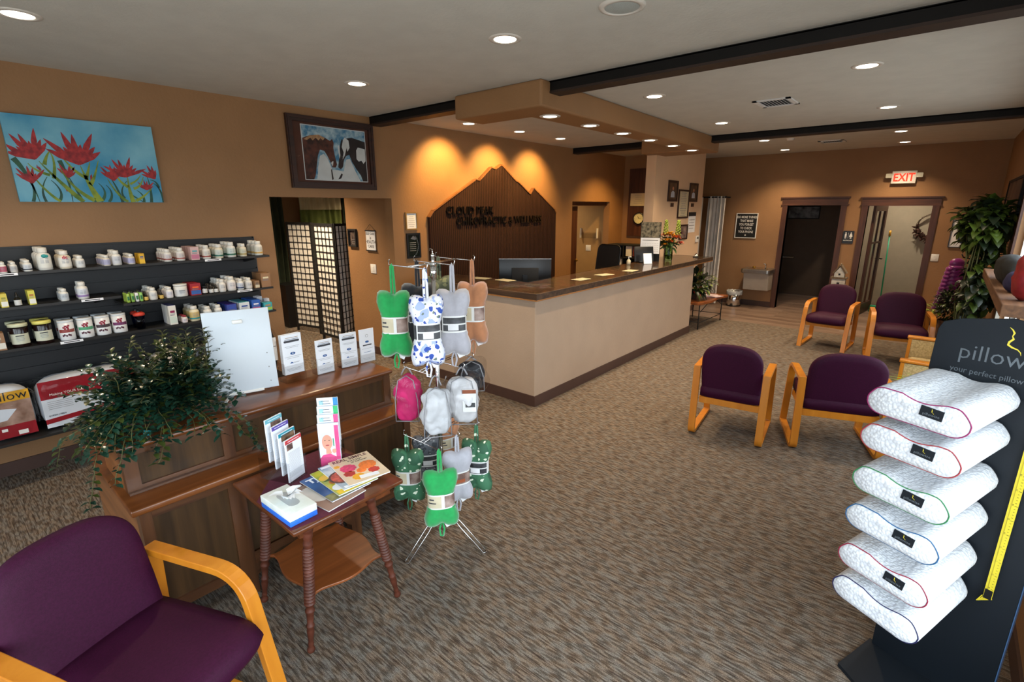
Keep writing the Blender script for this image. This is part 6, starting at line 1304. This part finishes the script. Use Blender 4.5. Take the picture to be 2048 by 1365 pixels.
def fabric(name, c, c2=None, vs=40, **k): return mat(name, c, .85, vs=vs, col2=c2, sheen=.5, **k)
def floral(name, base, spots, sc=16, thr=.36):
    M, n, l, b = nodes_of(name, .7)
    tc = n.new('ShaderNodeTexCoord'); cur = None; prev = (*hx(base), 1)
    nzd = n.new('ShaderNodeTexNoise'); nzd.inputs['Scale'].default_value = 18; l.new(tc.outputs['Object'], nzd.inputs['Vector'])
    for i, (c, s_, th) in enumerate(spots):
        v = n.new('ShaderNodeTexVoronoi'); v.inputs['Scale'].default_value = s_; mp = n.new('ShaderNodeMapping'); mp.inputs['Location'].default_value = (i*1.7, i*.9, i*2.3)
        ad = n.new('ShaderNodeVectorMath'); ad.operation = 'MULTIPLY_ADD'; ad.inputs[1].default_value = (.05, .05, .05); l.new(nzd.outputs['Color'], ad.inputs[0]); l.new(tc.outputs['Object'], ad.inputs[2])
        l.new(ad.outputs[0], mp.inputs['Vector']); l.new(mp.outputs[0], v.inputs['Vector'])
        lt = n.new('ShaderNodeMath'); lt.operation = 'LESS_THAN'; lt.inputs[1].default_value = th; l.new(v.outputs['Distance'], lt.inputs[0])
        mx = n.new('ShaderNodeMix'); mx.data_type = 'RGBA'; l.new(lt.outputs[0], mx.inputs[0]); mx.inputs[7].default_value = (*hx(c), 1)
        if cur is None: mx.inputs[6].default_value = prev
        else: l.new(cur, mx.inputs[6])
        cur = mx.outputs[2]
    l.new(cur, b.inputs['Base Color']); return M
F_gr = fabric('bright_green_velour', '#0f9448', var=.08); F_gry = fabric('pale_grey_velour', '#a9a8b0', var=.05); F_bk = fabric('black_velour', '#15151c'); F_br = fabric('tan_velour', '#b07650', var=.06)
F_bw = floral('blue_white_floral_print', '#dfe2ee', [('#9fb0dc', 20, .42), ('#2f4fa6', 24, .32), ('#6a7a70', 34, .2), ('#f0eee0', 22, .18), ('#1f3a96', 30, .2)]); F_gf = floral('green_floral_satin', '#3c7050', [('#2c5a40', 9, .4), ('#dce6d0', 26, .24)]); F_hd = floral('dark_heather_knit', '#55585f', [('#33363c', 30, .4), ('#8a8d90', 45, .25)])
F_cm = floral('camouflage_print', '#5a6048', [('#2f3a2c', 14, .4), ('#8a8a60', 18, .3)])
BND = mat('label_band_white', '#dfe0de', .5, var=.02); BDK = mat('label_band_dark', '#1c1d20', .5, vs=20, col2='#4a4c50'); BCR = mat('label_band_cream', '#cfc4a6', .5); BPH = mat('label_band_photo', '#6a5048', .5, vs=15, col2='#b09a90'); BWT = mat('barcode_white', '#e8e8ea', .5)
def bone_r(th):
    P = [(0, .064), (20, .070), (38, .098), (52, .150), (61, .184), (68, .189), (76, .180), (84, .163), (90, .156)]
    a = abs(math.degrees(th)) % 180; a = 180-a if a > 90 else a
    for (a0, r0), (a1, r1) in zip(P, P[1:]):
        if a <= a1: u = (a-a0)/(a1-a0); u = u*u*(3-2*u); return r0+(r1-r0)*u
    return P[-1][1]
def neck_pillow(label, hook, rz, fab, style=0, loop=.11, sc=1.0, tall=1.0, squash=1.0, seed=0, loop2=True, tilt=0):
    x, y, z = hook; H = .19*sc*tall; zc = -(loop+H*.80)
    t = thing('neck_pillow', label, 'neck pillow', (x, y, z), rz, ry=tilt)
    b = MB().m(fab); NA, NS = 64, 9; top = {}; rnd_ = random.Random(seed)
    def T(X, Z_):
        w = .062+.03*min(1, (abs(Z_)/.19)**1.3*1.6); return w*.66
    def P(i, s_, sg):
        th = 2*PI*i/NA; r = bone_r(th)*s_; X, Z_ = r*math.cos(th), r*math.sin(th); k = math.sqrt(max(0, 1-s_**2.6)); Y = sg*T(X, Z_)*k
        cr = .006*math.exp(-(X/.012)**2)*(1 if abs(Z_) > .07 else 0)*(1-s_*.3); Y -= sg*cr*1.4 if k > .2 else 0
        wr = .003*noise.noise(Vector((X*25+seed*3, Z_*14, sg*2.0))); Y += sg*wr*(k > .1)
        return (X*sc, Y*sc*squash, Z_*sc*tall+zc)
    for sg in (-1, 1):
        top[sg] = [[b._v(P(i, s_/NS, sg)) for i in range(NA)] if s_ else [b._v(P(0, 0, sg))] for s_ in range(NS)]
    rim = [b._v(P(i, 1, 1)) for i in range(NA)]
    for sg in (-1, 1):
        rr = top[sg]+[rim]
        for i in range(NA):
            j = (i+1) % NA; b._f([rr[0][0], rr[1][i], rr[1][j]], True)
            for a, c in zip(rr[1:], rr[2:]): b._f([a[i], a[j], c[j], c[i]], True)
    b.build('cushion', parent=t)
    # label band round the waist
    b = MB(); hw = .043*sc*tall; a_, d_ = .0715*sc, .048*sc*squash; n = 40
    def sect(i, e): th = 2*PI*i/n; return (a_*e*math.copysign(abs(math.cos(th))**.8, math.cos(th)), -d_*e*math.copysign(abs(math.sin(th))**.8, math.sin(th)))
    def wrapf(i0, i1, z0, z1, e, m_):
        b.m(m_)
        for i in range(i0, i1):
            p, q = sect(i, e), sect(i+1, e); b.face([(p[0], p[1], zc+z0), (q[0], q[1], zc+z0), (q[0], q[1], zc+z1), (p[0], p[1], zc+z1)], True)
    wrapf(0, n, -hw, hw, 1.0, BND); wrapf(0, n, -hw, hw, .97, BND)
    if style == 0: wrapf(10, 19, -hw*.82, hw*.82, 1.01, BCR); wrapf(1, 9, -hw*.82, hw*.82, 1.01, BPH); wrapf(12, 17, -hw*.2, -hw*.05, 1.02, M_dkg); wrapf(13, 16, hw*.25, hw*.45, 1.02, M_dkg)
    elif style == 1: wrapf(3, 15, hw*.08, hw*.8, 1.01, BDK); wrapf(3, 15, -hw*.8, -hw*.08, 1.01, BDK); wrapf(8, 12, -hw*.72, -hw*.0, 1.02, BWT); wrapf(16, 21, -hw*.8, hw*.8, 1.01, BDK)
    else: wrapf(3, 18, -hw*.8, hw*.8, 1.01, BPH); wrapf(8, 14, -hw*.6, -hw*.1, 1.02, mat('label_sepia', '#9a5030', .5))
    b.build('label_band', parent=t)
    zt = zc+bone_r(PI/2)*sc*tall-.012
    b = MB().m(fab).tube([(-.008, 0, zt), (-.0075, 0, zt*.5), (-.005, 0, -.006), (0, 0, .0045), (.005, 0, -.006), (.0075, 0, zt*.5), (.008, 0, zt)], .0065, 8); b.build('hanging_loop', parent=t)
    zb = zc-bone_r(PI/2)*sc*tall+.012
    if loop2: MB().m(fab).tube([(0, 0, zb), (-.014, -.004, zb-.045), (-.01, -.006, zb-.085), (.004, -.006, zb-.09), (.012, -.004, zb-.05), (.002, 0, zb)], .005, 7).build('bottom_loop', parent=t)
    MB().m(BWT).box((.03, .006, zb-.018), (.034, .0012, .05), ry=R(25 if seed % 2 else -25)).build('care_tag', parent=t)
    return t
neck_pillow('bright green neck pillow on the left of the top tier', HOOK[1, 0, 0], R(43), F_gr, 0, .15, .93, 1.1, 1, 1)
neck_pillow('blue and white floral neck pillow at the front of the top tier', HOOK[1, 0, 1], R(56), F_bw, 1, .145, .9, 1.14, 1, 2)
neck_pillow('black neck pillow behind the bright green one on the top tier', HOOK[1, 1, 0], R(50), F_bk, 1, .14, 1, 1, 1, 3)
neck_pillow('pale grey neck pillow between the floral and the tan ones, top tier', HOOK[1, 1, 1], R(45), F_gry, 1, .145, .95, 1.08, 1, 4)
neck_pillow('camouflage neck pillow at the back of the top tier', HOOK[1, 2, 0], R(60), F_cm, 1, .13, 1, 1, 1, 5)
neck_pillow('tan neck pillow on the right of the top tier', HOOK[1, 2, 1], R(35), F_br, 0, .14, .93, 1.1, 1, 6)
neck_pillow('green floral neck pillow beside the table on the lowest tier', HOOK[3, 0, 0], R(40), F_gf, 0, .10, .98, .95, 1.05, 7)
neck_pillow('bright green neck pillow at the front of the lowest tier', HOOK[3, 0, 1], R(52), F_gr, 0, .13, 1.0, .98, 1, 8)
neck_pillow('dark heather neck pillow behind the two green ones on the lowest tier', HOOK[3, 1, 0], R(50), F_hd, 1, .09, .95, .9, 1, 9)
neck_pillow('pale grey neck pillow on the lowest tier', HOOK[3, 1, 1], R(66), F_gry, 2, .10, .95, .98, 1, 10)
neck_pillow('tan neck pillow at the back of the lowest tier', HOOK[3, 2, 0], R(80), F_br, 0, .06, .9, .9, 1, 11)
neck_pillow('green floral neck pillow on the right of the lowest tier', HOOK[3, 2, 1], R(30), F_gf, 1, .11, .98, .98, 1, 12)
def bagged(label, hook, rz, col, w, d, h, drop, seed, tagp=None, cat='bagged wrap'):
    x, y, z = hook; t = thing('bagged_wrap', label, cat, (x, y, z), rz)
    MB().m(mat('wrap_cloth', col, .75, vs=12, var=.12, bump=.6, bs=18)).pillowbox((0, 0, -drop-h/2), (w, d, h), n=7, amp=.022, seed=seed, pw=.34).build('folded_wrap', parent=t)
    MB().m(M_bag).pillowbox((0, 0, -drop-h/2), (w+.03, d+.025, h+.035), n=8, amp=.02, seed=seed+2, pw=.25).build('clear_bag', parent=t)
    gy = mat('grey_piping', '#8d8d92', .5); b = MB().m(gy)
    for s_ in (-1, 1): b.tube([(s_*(w*.46), -d*.45, -drop-h*1.0), (s_*(w*.44), -d*.5, -drop-h*.5), (s_*(w*.30), -d*.45, -drop-h*.04), (0, -d*.2, -drop+.01)], .0028, 5)
    b.tube([(-w*.46, -d*.45, -drop-h), (w*.46, -d*.45, -drop-h)], .0028, 5); b.build('piping', parent=t)
    MB().m(gy).tube([(-.03, 0, -drop+.01), (-.015, 0, -.01), (0, 0, .0045), (.015, 0, -.01), (.03, 0, -drop+.01)], .004, 6).build('handle', parent=t)
    if tagp: MB().m(BND).box((w*.22, -d*.53, -drop-h*.45), (w*.42, .003, h*.5)).m(mat('insert_rust', '#8a4a2c', .5)).box((w*.22, -d*.53-.002, -drop-h*.25), (w*.42, .002, h*.08)).m(BDK).box((w*.25, -d*.53-.002, -drop-h*.55), (w*.3, .002, h*.1)).build('insert_card', parent=t)
bagged('magenta body wrap in a clear zip bag on the middle tier', HOOK[2, 0, 0], R(40), '#c01a62', .135, .09, .24, .05, 31)
bagged('white body wrap in a clear zip bag at the front of the middle tier', HOOK[2, 0, 1], R(55), '#c4c6ca', .15, .10, .25, .06, 41)
bagged('white body wrap in a clear bag with a rust-headed card, right of the other', HOOK[2, 1, 1], R(45), '#cfcfd2', .17, .12, .25, .05, 51, True)
bagged('dark body wrap in a clear bag at the back of the middle tier', HOOK[2, 2, 1], R(50), '#26262c', .15, .10, .16, .03, 61)

# ================================================================== pillow display stand
DA = R(-19)   # the board's left-to-right direction turned from +x
DO = Vector((.024, 2.487, 0))
t = thing('pillow_display_stand', 'dark slate display stand with a rounded header printed pillowise', 'display stand', DO, DA)
M_ds = mat('slate_blue_board', '#10171e', .55, var=.04, vs=6, spec=.3)
MB().m(M_ds).box((.215, .02, .72), (.40, .022, 1.42), bev=.003).build('board', parent=t)
hd = [(.05, 1.30), (.40, 1.30), (.425, 1.32), (.43, 1.34), (.425, 1.50), (.41, 1.53), (.36, 1.55), (.215, 1.575), (.07, 1.55), (.02, 1.53), (.008, 1.50), (.004, 1.34), (.014, 1.315)]
MB().m(M_ds).prism(hd, .0, .008, 'XZ').build('header_board', parent=t, bevel=.002)
M_lg = mat('header_grey_letters', '#5a6268', .5); M_yl = mat('header_yellow_logo', '#d8c83c', .45)
MB().m(M_lg).text('pillowise', .082, AX((.22, -.0008, 1.405), (1, 0, 0), (0, 0, 1)), .0006, 'CENTER', .95, -.0006).build('lettering', parent=t)
MB().m(M_lg).text('your perfect pillow solution', .029, AX((.22, -.0008, 1.352), (1, 0, 0), (0, 0, 1)), .0004, 'CENTER', .92).build('tagline', parent=t)
def logo(M_, s_):
    P = [(-.020, .062), (-.008, .052), (.0, .038), (-.004, .022), (.002, .010), (-.010, -.006), (-.012, -.02), (.004, -.03), (.024, -.036), (.036, -.048), (.040, -.062)]; W_2 = [.001, .004, .006, .003, .007, .007, .007, .006, .004, .003, .0005]
    L = []; Rr = []
    for i, p in enumerate(P):
        a = Vector(P[max(0, i-1)]); c = Vector(P[min(len(P)-1, i+1)]); d = (c-a).normalized(); nn = Vector((-d.y, d.x)); L.append(Vector(p)+nn*W_2[i]*.6); Rr.append(Vector(p)-nn*W_2[i]*.6)
    return [((q.x)*s_, (q.y)*s_) for q in L+Rr[::-1]]
b = MB().m(M_yl); lp = logo(None, .75)
n_ = len(lp)//2
for i in range(n_-1):
    q = [lp[i], lp[i+1], lp[-2-i], lp[-1-i]]; b.prism([(.222+p[0], 1.497+p[1]) for p in q], -.0012, 0, 'XZ')
b.build('logo', parent=t)
MB().m(M_ds).prism([(-.0, .0), (.40, .0), (.40, -.22), (-.02, -.215)] if False else [(.0, .03), (.43, .03), (.43, -.42), (-.005, -.235)], 0, .018).build('base_plate', parent=t)
MB().m(mat('board_edge_blue', '#3c5a80', .4)).box((.4165, .02, .72), (.003, .023, 1.42)).build('edge_trim', parent=t)
PIP = ['#8a1f5a', '#9a3038', '#2f7a48', '#245a86', '#8a1c38', '#1c1c4a']; PN = ['magenta', 'brick red', 'green', 'blue', 'crimson', 'navy']; PZs = [1.30, 1.163, .995, .842, .672, .525]; TL = [2, 2.5, 3.5, 4, 5, 8]
def pillow_fab():
    M, n, l, b = nodes_of('white_waffle_fabric', .8)
    b.inputs['Base Color'].default_value = (.8, .82, .84, 1); 
    for lk in list(b.inputs['Base Color'].links): l.remove(lk)
    tc = n.new('ShaderNodeTexCoord'); v = n.new('ShaderNodeTexVoronoi'); v.inputs['Scale'].default_value = 95; l.new(tc.outputs['Object'], v.inputs['Vector'])
    bp = n.new('ShaderNodeBump'); bp.inputs['Strength'].default_value = .8; bp.inputs['Distance'].default_value = .003; bp.invert = True; l.new(v.outputs['Distance'], bp.inputs['Height']); l.new(bp.outputs[0], b.inputs['Normal'])
    cr = n.new('ShaderNodeValToRGB'); l.new(v.outputs['Distance'], cr.inputs[0]); cr.color_ramp.elements[0].color = (*hx('#e6e9ec'), 1); cr.color_ramp.elements[1].color = (*hx('#c4c8ce'), 1); cr.color_ramp.elements[1].position = .75; l.new(cr.outputs[0], b.inputs['Base Color']); return M
M_pf = pillow_fab()
# contour profile in (u along the board, z): a lobe at each end and a dip
def prof(n=56):
    top, bot = [], []
    for i in range(n//2+1):
        x = .5-.5*math.cos(PI*i/(n//2)); xx = -.146+.292*x
        e = math.sqrt(max(0, 1-((abs(xx)-.100)/.0465)**2)) if abs(xx) > .100 else 1
        hh = .052*math.exp(-((xx+.10)/.07)**2)+.044*math.exp(-((xx-.105)/.065)**2)+.026*math.exp(-(xx/.09)**2)
        top.append((xx, e*min(.050, hh))); bot.append((xx, -e*.046))
    return top+bot[::-1][1:-1]
PR = prof()
for k in range(6):
    t2 = thing('contour_pillow', 'white contour pillow with %s piping, %s of six on the display stand' % (PN[k], ('topmost', 'second from top', 'third from top', 'third from bottom', 'second from bottom', 'lowest')[k]), 'pillow', (0, 0, 0), group='contour pillows on the display stand')
    Mx = Matrix.Translation(DO) @ Matrix.Rotation(DA, 4, 'Z') @ Matrix.Translation((.144, -.004, PZs[k])) @ Matrix.Rotation(R(TL[k]), 4, 'Y'); t2.matrix_world = Mx
    dep = .44; b = MB().m(M_pf); secs = [(0, .80), (.006, .90), (.02, .97), (.04, 1)]+[(.04+i*(dep-.05)/6, 1) for i in range(1, 6)]+[(dep-.012, 1.0), (dep-.004, .985), (dep, .96)]
    rings = [[b._v((x*s_, -d_, z_*s_)) for x, z_ in PR] for d_, s_ in secs]
    for p, q in zip(rings, rings[1:]):
        for i in range(len(PR)): b._f([p[i], p[(i+1) % len(PR)], q[(i+1) % len(PR)], q[i]], True)
    b._f(rings[0]); fin = [b._v((x*.90, -dep-.006, z_*.88)) for x, z_ in PR]; fi2 = [b._v((x*.5, -dep-.012, z_*.5)) for x, z_ in PR]
    for i in range(len(PR)): j = (i+1) % len(PR); b._f([rings[-1][i], rings[-1][j], fin[j], fin[i]], True); b._f([fin[i], fin[j], fi2[j], fi2[i]], True)
    b._f(fi2[::-1]); b.build('pillow_cover', parent=t2)
    MB().m(mat('piping_'+PN[k].replace(' ', '_'), PIP[k], .5)).tube([(x*.985, -dep+.002, z_*.985) for x, z_ in PR], .0022, 6, True).build('piping', parent=t2)
    if k < 5:
        b = MB().m(M_ds).box((.045, -dep-.0125, .016), (.062, .0025, .034), ry=R(3)); b.m(M_lg).text('pillowise', .012, AX((.045, -dep-.0142, .006), (1, 0, 0), (0, 0, 1)), .0003, 'CENTER', 1.1); b.m(M_yl)
        q = logo(None, .13); b.prism([(.047+p[0], .023+p[1]) for p in (q[0], q[3], q[6], q[10], q[12], q[15])], -dep-.0148, -dep-.014, 'XZ'); b.build('woven_label', parent=t2)
    o = MB().m(M_ds).b2(.055, .10, -.40, -.001, PZs[k]-.060, PZs[k]-.054).build('pillow_shelf', parent=t)
    o.location.x = .06
t = thing('measuring_tape', 'yellow measuring tape hanging down the front of the display stand', 'measuring tape', DO, DA)
M_tape = mat('yellow_tape', '#d8c42c', .4, var=.05)
b = MB().m(M_tape)
for o_, y_ in ((0, -.004), (.009, -.007)): b.x(Matrix.Translation((.332+o_, y_-.002, 0))); b.band([(.0, 1.22), (0, .9), (-.001, .7), (0, .52)], .017, .001); b.x()
b.build('tape', parent=t)
b = MB().m(M_ink)
for i in range(56):
    z_ = .56+i*.0118; b.box((.3455-.0015-(.002 if i % 5 else 0), -.0102, z_), (.004 if i % 5 else .008, .0005, .0012))
    if i % 5 == 0: b.text(str(10+i//5), .0075, AX((.337, -.0102, z_+.003), (0, 0, 1), (-1, 0, 0)), .0002)
b.build('graduations', parent=t)
MB().m(M_blk).box((.337, -.0105, .535), (.022, .001, .04)).build('tip_label', parent=t)
b = MB().m(M_tape); b.x(Matrix.Translation((.336, -.006, 0)))
for k in range(5): b.x(Matrix.Translation((.322+k*.007, -.006, 0)) @ Matrix.Rotation(R(20+8*k), 4, 'Y')); b.band([(.0, .0), (0, -.035)], .003, .0008)
b.x(); o = b.build('frayed_end', parent=t); o.location = (0, 0, .52)
